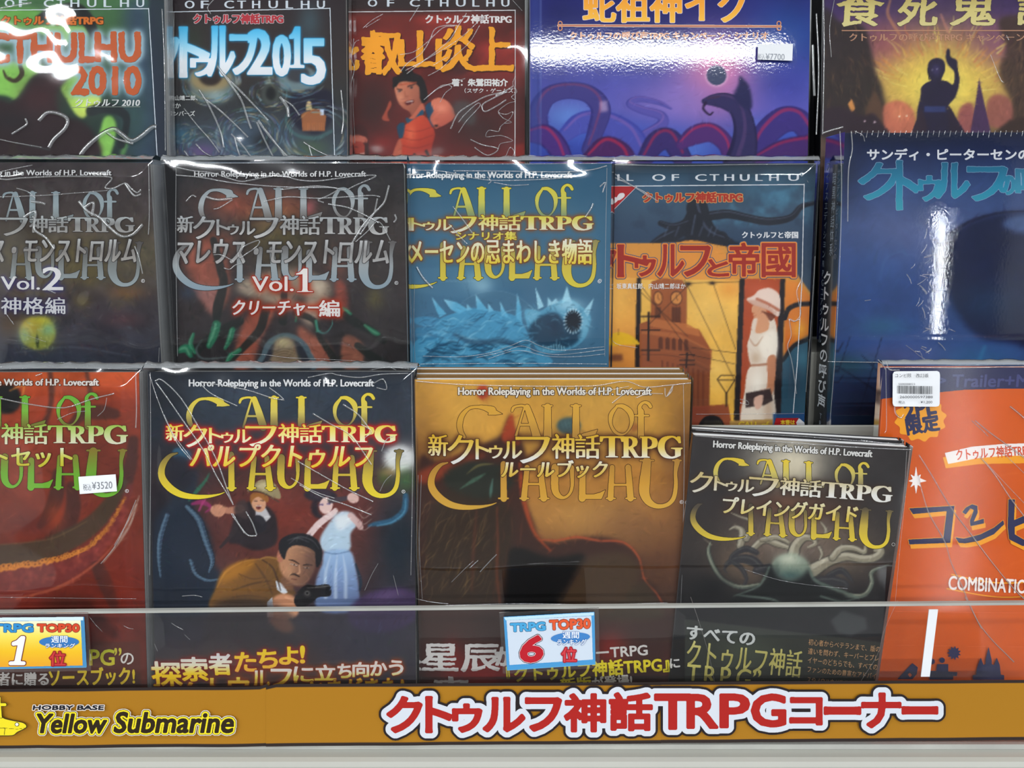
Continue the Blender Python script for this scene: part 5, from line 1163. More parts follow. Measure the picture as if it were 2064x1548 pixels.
def art_vol1():
    Z(); A = Art(322, 315, 845, 770, 2.0, (48, 44, 44)); Z(320, 310, .2907)
    A.vgrad([(70, (44, 42, 46)), (300, (50, 46, 46)), (600, (60, 50, 46)), (900, (56, 48, 48)), (1500, (42, 40, 42))])
    R_ = (150, 78, 58)
    A.blob(560, 350, 260, 120, R_, .9); A.blob(880, 380, 180, 130, (132, 74, 56), .9); A.blob(1040, 370, 50, 60, (170, 90, 96), .7); A.blob(300, 700, 130, 150, (156, 82, 60), .95); A.blob(420, 620, 130, 80, (140, 76, 56), .8); A.blob(780, 560, 180, 200, (112, 92, 46), .6); A.blob(900, 620, 220, 150, (84, 78, 46), .6)
    A.poly([(180, 660), (400, 620), (480, 760), (480, 1000), (390, 1100), (330, 1060), (210, 820)], (158, 88, 70), .9, 18, True); A.poly([(220, 900), (380, 920), (470, 930), (400, 1090), (360, 1090)], (150, 104, 98), .8, 14, True)
    A.poly([(1230, 880), (1300, 930), (1310, 1120), (1240, 1110)], (156, 74, 58), .9, 12, True); A.blob(1240, 760, 90, 120, (120, 70, 56), .7)
    A.poly([(560, 900), (760, 820), (960, 800), (1150, 880), (1180, 1000), (1060, 1180), (940, 1080), (820, 1050), (640, 1000)], (150, 132, 112), .9, 18, True); A.blob(620, 930, 90, 60, (176, 160, 140), .8); A.blob(1110, 920, 70, 60, (184, 170, 150), .8); A.blob(1050, 1080, 50, 120, (160, 136, 118), .7); A.blob(860, 960, 90, 40, (90, 60, 44), .8); A.blob(980, 1010, 60, 50, (60, 50, 44), .8)
    A.poly([(600, 1140), (800, 1080), (700, 1300), (640, 1480), (520, 1480)], (148, 78, 60), .9, 12, True); A.poly([(960, 1200), (1080, 1260), (1180, 1330), (1200, 1480), (1040, 1480)], (146, 84, 66), .9, 12, True); A.poly([(1270, 1290), (1330, 1260), (1420, 1330), (1400, 1480), (1280, 1480)], (150, 90, 70), .9, 10, True)
    A.noise(50, .22, 8); A.noise(14, .12, 4)
    A.blob(1520, 800, 150, 500, (56, 52, 50), .8); A.blob(1500, 1000, 60, 80, (110, 100, 44), .5); A.blob(200, 960, 70, 60, (50, 66, 88), .6); A.blob(90, 500, 60, 500, (18, 18, 20), .9)
    for P in ([(380, 600, 50), (430, 800, 60), (450, 900, 60), (410, 1060, 70), (400, 1150, 50)], [(740, 1090, 60), (700, 1220, 60), (600, 1330, 50), (500, 1430, 40)], [(560, 1160, 60), (440, 1230, 70), (330, 1300, 70), (240, 1380, 60)], [(950, 1100, 50), (1080, 1160, 40), (1120, 1280, 40), (1200, 1400, 50), (1240, 1500, 60)], [(850, 700, 30), (870, 900, 40), (860, 1160, 60)], [(1300, 1120, 60), (1380, 1180, 60), (1480, 1230, 60), (1560, 1300, 40)], [(1380, 1330, 50), (1500, 1420, 60), (1620, 1470, 40)]):
        A.stroke(P, 1, (34, 38, 36), .9, 6)
    G_ = (40, 130, 92)
    for P in ([(400, 1185, 60), (380, 1260, 60), (350, 1330, 40)], [(240, 1250, 20), (220, 1320, 34), (250, 1380, 20)], [(510, 1220, 40), (490, 1290, 40), (460, 1350, 20)], [(130, 1370, 30), (190, 1350, 60), (220, 1400, 30)], [(1280, 1070, 20), (1330, 1110, 20)], [(1430, 1190, 20), (1500, 1240, 36), (1530, 1250, 16)], [(1090, 1160, 20), (1100, 1230, 14)], [(560, 1360, 30), (500, 1400, 36), (470, 1450, 20)], [(960, 1110, 14), (950, 1160, 10)]):
        A.stroke(P, 1, G_, .75, 6); A.stroke([(x - 6, y - 4, w_ * .3) for x, y, w_ in P], 1, (120, 176, 140), .5, 4)
    A.stroke([(1090, 1150, 6), (1110, 1230, 10), (1160, 1240, 8), (1200, 1190, 6), (1205, 1150, 4)], 1, (74, 150, 140), .8, 3)
    A.stroke([(300, 1290, 6), (260, 1360, 14), (310, 1420, 14), (480, 1410, 8)], 1, (110, 130, 130), .5, 6)
    A.poly([(690, 1500), (715, 1380), (760, 1290), (880, 1240), (1000, 1290), (1060, 1380), (1080, 1500)], (78, 96, 104), 1, 4, True); A.poly([(725, 1500), (750, 1390), (800, 1310), (880, 1275), (970, 1310), (1030, 1400), (1045, 1500)], (44, 46, 54), 1, 4, True)
    A.poly([(770, 1480), (790, 1380), (810, 1300), (870, 1275), (930, 1300), (960, 1390), (980, 1480)], (128, 110, 88), 1, 6, True); A.blob(868, 1310, 60, 40, (186, 172, 130), .8)
    for k in range(5): A.stroke([(800 + k * 6, 1370 + k * 16, 5), (870, 1350 + k * 18, 8), (950 - k * 6, 1370 + k * 16, 5)], 1, (92, 74, 56), .7, 3)
    old = list(TF); Z(); A.hair(150, 360, 450, 800, 735, 60, 24, 2.5, [(70, 60, 56), (30, 32, 34), (120, 80, 66), (80, 90, 88)], .35, 15, 60); TF[:] = old
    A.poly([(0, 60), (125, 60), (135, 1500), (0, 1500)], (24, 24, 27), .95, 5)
    A.brush(1200, 360, 340, 820, 740, 13, 3, .38, .55, 9, 9)
    return A
A = art_vol1(); Z()
bk = Book('rulebook', 'black and silver volume one with coiling dark green tendrils, behind the moustached man book', (332, 330), (814, 329), .735, 6, DECK_M, A, thick=.017, shell=(26, 26, 28), ylim=770)
Z(320, 310, .2907)
logo(bk, mapB(102, 1640, 236, 940), [(150, 160, 164), (176, 182, 184), (110, 104, 100)], [(100, 96, 94), (160, 166, 168), (140, 160, 172)], (40, 38, 38))
title(bk, 130, 1592, 430, 560, [(186, 190, 192), (150, 150, 148), (200, 198, 196)], out=[(1.3, (50, 44, 42))], glow=(6, (50, 42, 40), .8))
bk.text('マレウス・モンストロルム', (132, 592, 1600, 762), [(206, 206, 206), (146, 144, 142), (186, 184, 182)], bold=.5, sm=1.9, slant=.1, out=[(1.3, (50, 44, 42))], glow=(7, (46, 40, 38), .8))
RG = [(12, (170, 40, 20), .95), (7, (190, 60, 20), .8)]
bk.text('Vol.', (650, 850, 935, 952), (228, 222, 216), sm=1.5, bold=.2, glow=RG, out=[(1.8, (166, 40, 24))]); bk.text('1', (958, 795, 1066, 958), (232, 228, 222), sm=3.2, glow=RG, out=[(1.8, (166, 40, 24))])
bk.text('クリーチャー', (515, 1015, 1120, 1120), (226, 222, 218), bold=.4, sm=1.6, slant=.15, glow=RG, out=[(1.7, (160, 44, 26))]); bk.text('編', (1115, 1015, 1255, 1128), (226, 222, 218), bold=.4, sm=1.4, glow=RG, out=[(1.7, (160, 44, 26))])
bk.text(HOR, (250, 120, 1438, 172), (216, 216, 216), sm=1.0, bold=.2, out=[(1.0, (50, 48, 50))], cell=.7)
for P, w_ in (([(130, 95), (250, 120), (380, 135), (560, 190), (640, 185), (740, 165), (860, 150), (960, 180), (1100, 190), (1300, 165), (1470, 150), (1505, 160), (1380, 215), (1320, 245)], 9), ([(130, 150), (300, 165), (500, 200), (760, 225), (1000, 235), (1240, 240), (1180, 290), (1110, 320), (1150, 340)], 9), ([(850, 250), (1100, 225), (1300, 250)], 8), ([(740, 330), (900, 300), (1100, 310), (1300, 300), (1480, 290), (1540, 300)], 9), ([(1180, 350), (1300, 370), (1380, 400), (1480, 450), (1530, 480)], 12),
              ([(1600, 220), (1570, 330), (1530, 380), (1440, 470), (1380, 560), (1345, 620)], 14), ([(1520, 310), (1500, 400), (1480, 440), (1400, 560)], 10), ([(1640, 420), (1650, 450), (1635, 475)], 12), ([(1370, 610), (1450, 540), (1530, 470), (1610, 600)], 7), ([(560, 690), (600, 640), (700, 600), (690, 640), (620, 690), (570, 720), (555, 690)], 9), ([(390, 700), (440, 700), (520, 740), (525, 755)], 8), ([(460, 790), (500, 800), (540, 770), (590, 755)], 8), ([(390, 385), (430, 375), (520, 320)], 9), ([(340, 300), (420, 320), (520, 310)], 18), ([(200, 330), (240, 290), (270, 300)], 9),
              ([(30, 70), (600, 66), (1200, 66), (1700, 68)], 6), ([(1700, 70), (1710, 100)], 8), ([(520, 1390), (700, 1385), (900, 1410), (1150, 1420), (1500, 1440), (1720, 1450)], 4), ([(1450, 1500), (1600, 1475), (1750, 1490)], 6), ([(1560, 1450), (1680, 1510), (1750, 1520)], 6), ([(130, 100), (128, 600), (140, 1400)], 4), ([(0, 1505), (600, 1508), (1200, 1512), (1740, 1506)], 6)):
    bk.crease(P, w_)
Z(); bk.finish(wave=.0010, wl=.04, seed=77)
def art_teal():
    Z(); A = Art(790, 315, 1250, 770, 2.0, (62, 104, 130)); Z(810, 310, .2906)
    A.vgrad([(60, (50, 92, 120)), (400, (58, 104, 132)), (900, (64, 108, 136)), (1450, (66, 110, 138))]); A.noise(100, .05, 4)
    A.poly([(60, 800), (300, 790), (560, 800), (620, 900), (560, 1000), (380, 1000), (80, 960)], (76, 122, 150), .6, 10); A.blob(520, 880, 120, 90, (128, 170, 190), .7); A.blob(560, 920, 70, 50, (150, 188, 204), .6)
    A.line = None
    for k in range(9): A.stroke([(270 + k * 30, 880), (290 + k * 30, 884)], 6, (150, 186, 204), .5, 1)
    A.stroke([(320, 560), (480, 1020)], 3, (40, 74, 98), .6, 1); A.stroke([(420, 700), (470, 1000)], 4, (44, 80, 104), .5, 1); A.stroke([(640, 700), (710, 920)], 3, (40, 74, 98), .6, 1)
    t = np.linspace(math.pi * 1.05, math.pi * 1.92, 26); A.stroke([(640 + 290 * math.cos(k), 1180 + 230 * math.sin(k)) for k in t], 4, (126, 164, 182), .7, 1); A.poly([(640 + 285 * math.cos(k), 1180 + 226 * math.sin(k)) for k in t], (78, 118, 142), .4, 3)
    BL = (76, 150, 184); HI = (150, 204, 222); DK = (26, 66, 92)
    # ridged spiny creature arching across
    A.poly([(80, 1330), (120, 1280), (180, 1250), (260, 1150), (380, 1100), (500, 1070), (660, 1090), (800, 1130), (850, 1200), (890, 1290), (900, 1380), (980, 1380), (980, 1470), (80, 1470)], BL, 1, 4, True)
    A.poly([(90, 1140), (180, 1130), (260, 1150), (200, 1200), (100, 1180)], (70, 140, 176), 1, 3, True); A.poly([(100, 1210), (220, 1210), (240, 1280), (120, 1290)], (60, 128, 164), 1, 3, True)
    for P in ([(205, 990), (255, 1050), (310, 1110), (262, 1135), (240, 1090)], [(288, 1008), (380, 1030), (460, 1080), (400, 1110), (340, 1080)], [(510, 975), (560, 1040), (600, 1090), (520, 1080)], [(680, 1020), (720, 1100), (760, 1150), (690, 1120)], [(800, 970), (825, 1060), (835, 1180), (790, 1130)], [(600, 1040), (640, 1090), (600, 1100)], [(450, 1040), (490, 1080), (450, 1090)]):
        A.poly(P, (96, 172, 204), 1, 2, False, (150, 206, 226), (P[1][0], P[1][1], P[0][0], P[0][1]))
    A.poly([(850, 1100), (900, 1080), (960, 1090), (1010, 1060), (1060, 1040), (1140, 1000), (1210, 1030), (1270, 1080), (1310, 1130), (1300, 1200), (1270, 1280), (1200, 1340), (1080, 1380), (960, 1370), (900, 1290)], (84, 152, 182), 1, 4, True)
    for P in ([(925, 925), (960, 1000), (985, 1060), (945, 1080)], [(1145, 915), (1165, 990), (1180, 1030), (1110, 1020)], [(1332, 1000), (1310, 1080), (1290, 1130), (1260, 1090)], [(1010, 990), (1040, 1030), (1070, 1000), (1085, 1030), (1010, 1060)]):
        A.poly(P, (160, 208, 224), 1, 2)
    A.blob(1150, 1050, 110, 50, (170, 212, 226), .8); A.blob(900, 1120, 60, 50, (130, 190, 212), .7); A.blob(1270, 1180, 40, 90, (140, 196, 216), .7)
    A.poly([(880, 1210), (960, 1130), (1060, 1100), (1120, 1150), (1180, 1230), (1240, 1220), (1220, 1300), (1130, 1350), (1000, 1350), (900, 1290)], (30, 66, 90), 1, 8, True); A.ell(1188, 1160, 58, 76, (10, 24, 36), 1, 0, 4); A.blob(1060, 1200, 50, 60, (24, 52, 76), .8)
    for k in range(20):
        a = k * math.pi / 10; A.stroke([(1188 + 66 * math.cos(a), 1160 + 86 * math.sin(a), 10), (1188 + 44 * math.cos(a), 1160 + 58 * math.sin(a), 2)], 1, (196, 222, 230), .9, 1)
    for k in range(9): A.stroke([(980 + k * 18, 1330 + 8 * math.sin(k), 10), (985 + k * 18, 1370, 3)], 1, (140, 196, 214), .8, 1)
    old = list(TF); Z()
    A.hair(240, 838, 640, 1060, 735, -15, 26, 2.6, [HI, DK, (40, 96, 130), (104, 176, 208)], .65, 5, 30); A.hair(80, 1060, 612, 1190, 700, 40, 14, 2, [HI, DK, (60, 120, 150)], .5, 7, 60); A.hair(60, 850, 690, 1060, 735, 5, 34, 5, [DK, (30, 74, 104)], .7, 9, 15)
    TF[:] = old
    A.stroke([(360, 1250, 20), (500, 1310, 40), (700, 1300, 40), (850, 1340, 20)], 1, (28, 62, 88), .6, 12)
    A.brush(400, 835, 600, 1180, 735, 9, 2.0, .3, .5, 10, 5)
    return A
A = art_teal(); Z()
bk = Book('rulebook', 'teal rulebook with a spiny blue open-mouthed sea creature and yellow-gold lettering', (751, 330), (1233, 330), .757, 6, DECK_M, A, W=.182, thick=.014, shell=(60, 92, 112), anchor='r', ylim=770)
Z(810, 310, .2906)
lt = lambda P: (lambda Q: tp(np.concatenate([np.stack([(Q[:, 0] - 1640) * 1.017 + 1362, 926 + (Q[:, 1] - 905) * 1.118], 1)] + ([Q[:, 2:] * 1.04] if Q.shape[1] > 2 else []), 1)))(np.array(P, float))
logo(bk, lt, [(222, 206, 66), (206, 200, 90), (116, 140, 110)], [(150, 140, 84), (206, 184, 66), (222, 204, 66)], (54, 66, 56))
OG = [(9, (150, 70, 20), .95)]
title(bk, -224, 1325, 425, 530, [(220, 206, 60), (224, 214, 130), (226, 224, 206)], first=1, out=[(1.5, (132, 76, 28))], glow=OG)
bk.text('シナリオ集', (375, 540, 795, 598), [(222, 212, 100), (222, 204, 60)], bold=.35, sm=1.0, out=[(1.3, (120, 76, 34))], glow=OG)
bk.text('メーセンの忌まわしき物語', (60, 592, 1318, 765), [(232, 232, 226), (226, 218, 150), (224, 196, 40)], bold=.6, sm=1.6, out=[(1.6, (136, 78, 24))], glow=OG)
bk.text(HOR, (-15, 125, 1180, 182), (226, 228, 228), sm=1.0, bold=.25, out=[(.9, (60, 90, 110))], cell=.7)
bk.ring(1374, 879, 11, 11, 2.2, (214, 220, 222), cell=.5)
for P, w_ in (([(95, 115), (300, 125), (560, 180), (800, 185), (1100, 170), (1180, 140)], 7), ([(360, 120), (700, 122), (1100, 128), (1300, 115), (1420, 85)], 8), ([(60, 72), (700, 72), (1450, 68)], 5), ([(355, 365), (420, 450), (490, 550)], 9), ([(330, 490), (390, 560), (455, 625)], 8), ([(105, 785), (150, 860), (215, 930)], 16), ([(1270, 440), (1310, 380), (1325, 345)], 12), ([(640, 200), (760, 220), (880, 215)], 6), ([(590, 160), (620, 190), (600, 210)], 7),
              ([(150, 1400), (400, 1405), (600, 1380), (750, 1330), (860, 1290), (960, 1330), (1100, 1360), (1400, 1335)], 5), ([(520, 1410), (700, 1370), (830, 1330), (950, 1370), (1100, 1390), (1405, 1355)], 5), ([(600, 1420), (800, 1360), (1000, 1400), (1200, 1405), (1405, 1385)], 5), ([(90, 900), (85, 1200), (95, 1440)], 4), ([(1420, 100), (1410, 700), (1405, 1400)], 4), ([(130, 1455), (800, 1450), (1420, 1455)], 6), ([(1370, 230), (1410, 200), (1390, 270)], 9)):
    bk.crease(P, w_)
Z(); bk.finish(wave=.0008, wl=.05, seed=64)
def art_empire():
    Z(); A = Art(1180, 315, 1665, 900, 2.0, (60, 84, 110)); Z(1210, 310, .3683)
    A.vgrad([(50, (34, 48, 60)), (130, (50, 76, 96)), (300, (60, 84, 106)), (480, (48, 70, 96)), (700, (60, 80, 100))])
    A.noise(50, .5, 3, col=(92, 160, 190), region=(560, 120, 1170, 420, 20), th=.02); A.noise(40, .4, 5, col=(28, 34, 42), region=(700, 50, 1180, 300, 20), th=.05); A.noise(30, .35, 8, col=(32, 48, 70), th=.08)
    A.blob(300, 200, 200, 90, (66, 108, 140), .6); A.blob(900, 200, 200, 100, (70, 130, 160), .4)
    # twisted dark tree with spreading roots
    for P in ([(520, 330, 90), (480, 390, 80), (400, 440, 70), (330, 470, 50), (270, 500, 20)], [(530, 300, 120), (560, 400, 120), (600, 450, 110), (680, 470, 50), (720, 480, 20)], [(600, 340, 50), (700, 330, 50), (800, 350, 44), (920, 370, 44), (1040, 350, 36), (1100, 290, 30), (1170, 270, 20)], [(520, 360, 90), (500, 460, 80)], [(330, 380, 30), (400, 400, 40), (480, 380, 50)], [(640, 430, 20), (680, 440, 20), (700, 480, 14)]):
        A.stroke(P, 1, (30, 34, 44), .97, 4); A.stroke([(x, y - w_ * .25, w_ * .12) for x, y, w_ in P], 1, (92, 104, 130), .5, 3)
    for x0 in (370, 430, 560, 610, 640): A.stroke([(x0, 400, 10), (x0 - 20, 450, 8)], 1, (84, 96, 120), .5, 4)
    A.poly([(240, 510), (380, 470), (560, 460), (740, 480), (740, 520), (240, 530)], (30, 34, 44), .95, 4, True)
    # warm lower panels
    A.poly([(50, 490), (270, 490), (540, 480), (760, 520), (1070, 650), (1150, 760), (1150, 1000), (1000, 1130), (960, 1500), (50, 1500)], (214, 150, 66), 1, 3)
    A.poly([(270, 680), (400, 500), (560, 480), (700, 560), (760, 680)], (222, 150, 66), 1, 3, True)
    A.vg = None
    A.poly([(45, 680), (200, 680), (190, 1500), (45, 1500)], (226, 166, 76), 1, 2, False, (196, 120, 50), (100, 900, 100, 1300)); A.blob(110, 800, 80, 130, (232, 184, 90), .7)
    A.poly([(220, 690), (770, 690), (740, 1480), (600, 1480), (220, 1480)], (232, 186, 90), 1, 2, False, (224, 172, 66), (400, 700, 500, 1300)); A.blob(600, 850, 160, 160, (238, 200, 110), .7); A.blob(640, 1200, 110, 160, (238, 206, 120), .6); A.blob(700, 740, 70, 60, (210, 140, 60), .6)
    A.noise(40, .10, 21, region=(45, 680, 1150, 1500, 10))
    A.poly([(785, 685), (985, 685), (960, 1200), (950, 1500), (750, 1500)], (176, 78, 40), 1, 2); A.blob(870, 740, 90, 40, (196, 92, 60), .7); A.blob(820, 1200, 50, 160, (150, 60, 36), .6); A.blob(950, 1100, 60, 200, (196, 110, 60), .6)
    A.poly([(1010, 690), (1080, 700), (1150, 780), (1150, 1000), (1070, 1060), (1010, 1120)], (224, 142, 56), 1, 3, False, (206, 110, 44), (1080, 700, 1060, 1060)); A.blob(1090, 960, 50, 60, (236, 180, 60), .7)
    A.stroke([(1010, 900, 26), (1030, 850, 26), (1080, 825, 26), (1150, 820, 26)], 1, (30, 30, 34), 1, 3); A.poly([(1000, 1120), (1060, 1040), (1150, 990), (1150, 1500), (960, 1500), (970, 1250)], (50, 90, 110), 1, 4); A.blob(1060, 1250, 70, 120, (40, 66, 84), .7); A.blob(1110, 1120, 40, 60, (80, 140, 160), .5); A.stroke([(1150, 1010, 24), (1060, 1050, 22), (1000, 1130, 20)], 1, (28, 32, 38), .9, 3)
    A.poly([(200, 680), (224, 680), (212, 1500), (182, 1500)], (36, 30, 32), 1, 2); A.poly([(762, 685), (790, 685), (760, 1500), (728, 1500)], (34, 28, 30), 1, 2); A.poly([(985, 685), (1012, 685), (985, 1500), (940, 1500)], (34, 28, 32), 1, 2)
    # clock tower building
    BR = (160, 92, 52)
    A.poly([(278, 700), (340, 680), (450, 690), (472, 730), (472, 950), (540, 960), (610, 1080), (600, 1200), (590, 1490), (215, 1490), (215, 930), (275, 910)], BR, 1, 2, False, (142, 74, 44), (350, 750, 500, 1480))
    A.poly([(278, 900), (472, 930), (540, 965), (545, 1000), (260, 940)], (190, 116, 66), .8, 3); A.poly([(230, 960), (430, 985), (612, 1075), (600, 1100), (420, 1010), (225, 985)], (182, 108, 62), .8, 2)
    A.poly([(460, 1010), (600, 1080), (600, 1480), (470, 1480)], (118, 66, 42), .5, 3)
    for cx_, cy_, rx_ in ((316, 790, 21), (416, 790, 29)):
        A.ell(cx_, cy_, rx_ + 5, 40, (92, 52, 36), 1, 0, 1); A.ell(cx_, cy_, rx_, 33, (208, 140, 74), 1, 0, 1); A.stroke([(cx_, cy_ - 20), (cx_, cy_), (cx_ + 8, cy_ + 10)], 4, (70, 36, 26), .9, 1, False)
    A.poly([(300, 840), (330, 840), (330, 900), (300, 900)], (92, 54, 38), .8, 2); A.poly([(390, 840), (440, 840), (440, 925), (390, 920)], (86, 48, 34), .8, 2)
    for x in (398, 416, 434): A.stroke([(x, 835), (x, 920)], 3, (60, 34, 28), .8, 1)
    for x in (280, 372, 472): A.stroke([(x, 730), (x, 900)], 3, (110, 60, 38), .7, 1)
    for k, x in enumerate((330, 368, 402, 436, 470)):
        A.poly([(x - 11, 1010 + k * 3), (x, 1000 + k * 3), (x + 11, 1010 + k * 3), (x + 11, 1070 + k * 3), (x - 11, 1066 + k * 3)], (92, 50, 34), .9, 1)
    for k in range(9):
        x = 340 + k * 28; A.poly([(x - 6, 1130 + k * 7), (x + 6, 1132 + k * 7), (x + 4, 1400), (x - 8, 1400)], (112, 58, 38), .8, 1)
    A.stroke([(225, 1100), (420, 1110), (600, 1190)], 5, (104, 58, 38), .8, 1); A.stroke([(225, 1080), (420, 1090), (600, 1170)], 3, (196, 124, 70), .6, 1); A.stroke([(215, 1395), (600, 1385)], 8, (190, 110, 66), .8, 2); A.poly([(430, 1390), (700, 1370), (720, 1490), (430, 1490)], (140, 66, 46), .9, 3)
    # poles and wires
    K = (44, 32, 30)
    A.stroke([(265, 870), (262, 1130)], 12, K, 1, 1, False)
    for y in (890, 965, 1075): A.stroke([(225, y), (325, y)], 7, K, 1, 1, False)
    A.stroke([(475, 1090), (470, 1170)], 9, K, 1, 1, False); [A.stroke([(435, y), (515, y)], 6, K, 1, 1, False) for y in (1100, 1130, 1155)]
    for P in ([(200, 690), (510, 1110)], [(460, 690), (735, 1240)], [(615, 700), (740, 1070)], [(490, 710), (270, 930)], [(500, 1060), (740, 1090)], [(490, 1100), (735, 1150)], [(480, 708), (770, 700)], [(225, 760), (480, 1000)]):
        A.stroke(P, 4, K, .85, 1, False)
    A.stroke([(690, 1310), (690, 1380)], 10, K, 1, 1, False); A.stroke([(735, 1212), (660, 1212), (640, 1235), (690, 1312), (735, 1240)], 5, K, 1, 1, False); A.stroke([(645, 1238), (735, 1238)], 5, K, 1, 1, False)
    A.blob(480, 712, 20, 12, K, 1); A.blob(612, 708, 20, 10, K, 1)
    # umbrella
    A.poly([(46, 1000), (100, 975), (160, 990), (205, 1025), (210, 1045), (130, 1045), (46, 1050)], (222, 180, 44), 1, 2, True); A.stroke([(100, 960), (100, 990)], 4, (80, 50, 30), 1, 1); A.poly([(46, 1100), (120, 1095), (125, 1135), (46, 1135)], (110, 64, 44), .9, 4)
    # woman in white hat and dress
    W_ = (226, 214, 198)
    A.poly([(840, 900), (900, 890), (950, 900), (970, 1000), (960, 1120), (940, 1160), (835, 1170), (805, 1060), (820, 990)], W_, 1, 2, True); A.poly([(880, 1000), (960, 970), (965, 1110), (900, 1130), (870, 1060)], (240, 232, 218), .9, 4, True); A.blob(850, 1120, 30, 40, (190, 160, 130), .6); A.stroke([(815, 1010, 5), (850, 1050, 10), (890, 1000, 4)], 1, (176, 130, 100), .6, 3)
    A.poly([(835, 830), (880, 835), (915, 870), (920, 960), (850, 980), (860, 905), (842, 900), (834, 872), (828, 860)], (214, 158, 120), 1, 2, True)
    A.poly([(880, 860), (955, 880), (950, 900), (930, 915), (905, 880)], (110, 58, 40), .9, 3, True)
    A.poly([(800, 795), (840, 775), (870, 745), (930, 735), (978, 770), (985, 830), (975, 890), (930, 862), (880, 838), (830, 822)], (232, 212, 198), 1, 2, True); A.stroke([(858, 795), (920, 822), (975, 855)], 16, (178, 104, 76), .9, 2); A.poly([(805, 800), (860, 800), (930, 840), (970, 880), (900, 850), (830, 825)], (200, 160, 140), .7, 3)
    A.poly([(820, 1165), (940, 1155), (950, 1300), (950, 1500), (775, 1500), (790, 1300)], W_, 1, 2, True); A.blob(860, 1260, 40, 80, (244, 238, 226), .7); A.blob(920, 1400, 30, 100, (190, 150, 120), .5); A.stroke([(815, 1160), (935, 1150)], 12, (160, 100, 70), .8, 2)
    A.poly([(915, 1120), (960, 1110), (955, 1240), (935, 1330), (905, 1330), (915, 1240)], (196, 132, 96), 1, 2, True); A.poly([(875, 1290), (930, 1280), (920, 1320), (870, 1330)], (220, 190, 170), 1, 2)
    A.poly([(795, 1310), (930, 1285), (945, 1350), (900, 1375), (795, 1390)], (66, 52, 52), 1, 2); A.poly([(840, 1340), (890, 1320), (880, 1385), (850, 1395)], (222, 180, 160), 1, 2, True)
    # foot of the cover: head and gold strip
    A.poly([(545, 1500), (560, 1450), (610, 1430), (660, 1450), (670, 1500)], (22, 20, 24), 1, 2, True)
    for k in range(9): A.stroke([(575 + k * 10, 1460, 2), (570 + k * 12, 1490, 4)], 1, (196, 186, 110), .7, 1)
    A.poly([(710, 1462), (945, 1452), (945, 1505), (710, 1505)], (176, 138, 72), 1, 1)
    A.poly([(945, 1420), (1150, 1415), (1150, 1500), (945, 1500)], (36, 78, 130), .9, 1)
    A.brush(1200, 1232, 340, 1640, 870, 9, 2.4, .16, .45, 11, 7)
    return A
A = art_empire(); Z()
bk = Book('sourcebook', 'orange and blue sourcebook with a clock tower and a woman in a white hat', (1100, 330), (1645, 329), .775, 6, DECK_M, A, W=.21, thick=.012, shell=(60, 70, 84), anchor='r', ylim=895)
Z(1210, 310, .3683)
def wide_heading(bk, st, x0, x1, y0, y1, col, **k): bk.text(st, (x0, y0, x1, y1), col, sm=.9, bold=.2, **k)
WH = (218, 222, 226)
def spaced(bk, chars, y0, y1, col=WH, **k): bk.text(boxes=[(c, a, y0, b, y1) for c, a, b in chars], col=col, sm=1.0, bold=.25, **k)
HEAD7 = [('L', 95, 128), ('L', 145, 180), ('O', 285, 355), ('F', 392, 430), ('C', 520, 580), ('T', 598, 650), ('H', 680, 730), ('U', 765, 815), ('L', 850, 888), ('H', 925, 975), ('U', 1030, 1085)]
spaced(bk, HEAD7, 112, 148)
bk.ring(1102, 112, 9, 9, 2, WH, cell=.5)
bk.line([(40, 178), (1115, 168)], 5, WH); bk.line([(1115, 166), (1103, 700), (1078, 1140), (1055, 1418)], 5, WH)
bk.shape([(40, 178), (200, 178), (60, 318), (40, 330)], (176, 36, 40), out=[(1.2, WH)])
for x, y in ((75, 255), (112, 232)): bk.shape([(x - 22, y + 8), (x - 8, y - 14), (x + 16, y - 16), (x + 20, y), (x, y + 18), (x - 16, y + 22)], (228, 226, 226), sm=True)
bk.text('クトゥルフ神話TRPG', (235, 212, 775, 265), (176, 52, 34), bold=.8, sm=1.0, out=[(1.5, (206, 150, 90))])
bk.text('クトゥルフと帝国', (775, 425, 1080, 462), (226, 228, 230), bold=.3, sm=1.0)
bx = [('ク', -70, 500, 85, 672), ('ト', 95, 500, 265, 672), ('ゥ', 190, 560, 300, 668), ('ル', 315, 498, 455, 668), ('フ', 440, 505, 600, 668), ('と', 588, 580, 700, 668), ('帝', 705, 490, 865, 668), ('國', 885, 492, 1065, 672)]
m = text_mask(boxes=bx, pad=14).dil(1.5)
bk.layer(m.dil(4.2), (64, 92, 122)); bk.layer(m.dil(2.8), (226, 140, 60)); bk.layer(m, (160, 46, 34)); 
bk.text('之、坂東真紅郎、内山靖二郎ほか', (30, 708, 465, 740), (224, 222, 218), bold=.2, cell=.6)
bk.text('CALL of', (755, 1465, 920, 1498), (206, 176, 60), sm=1.2, bold=.3)
bk.shape([(960, 1445), (1085, 1445), (1070, 1470), (1080, 1500), (945, 1500)], (176, 30, 34)); bk.shape([(1085, 1445), (1115, 1470), (1118, 1500), (1080, 1500), (1070, 1470)], (226, 226, 228))
bk.text('本書は', (985, 1455, 1062, 1481), (230, 200, 60), bold=.5, cell=.6); bk.text('新版でも', (975, 1487, 1078, 1512), (230, 200, 60), bold=.5, cell=.6)
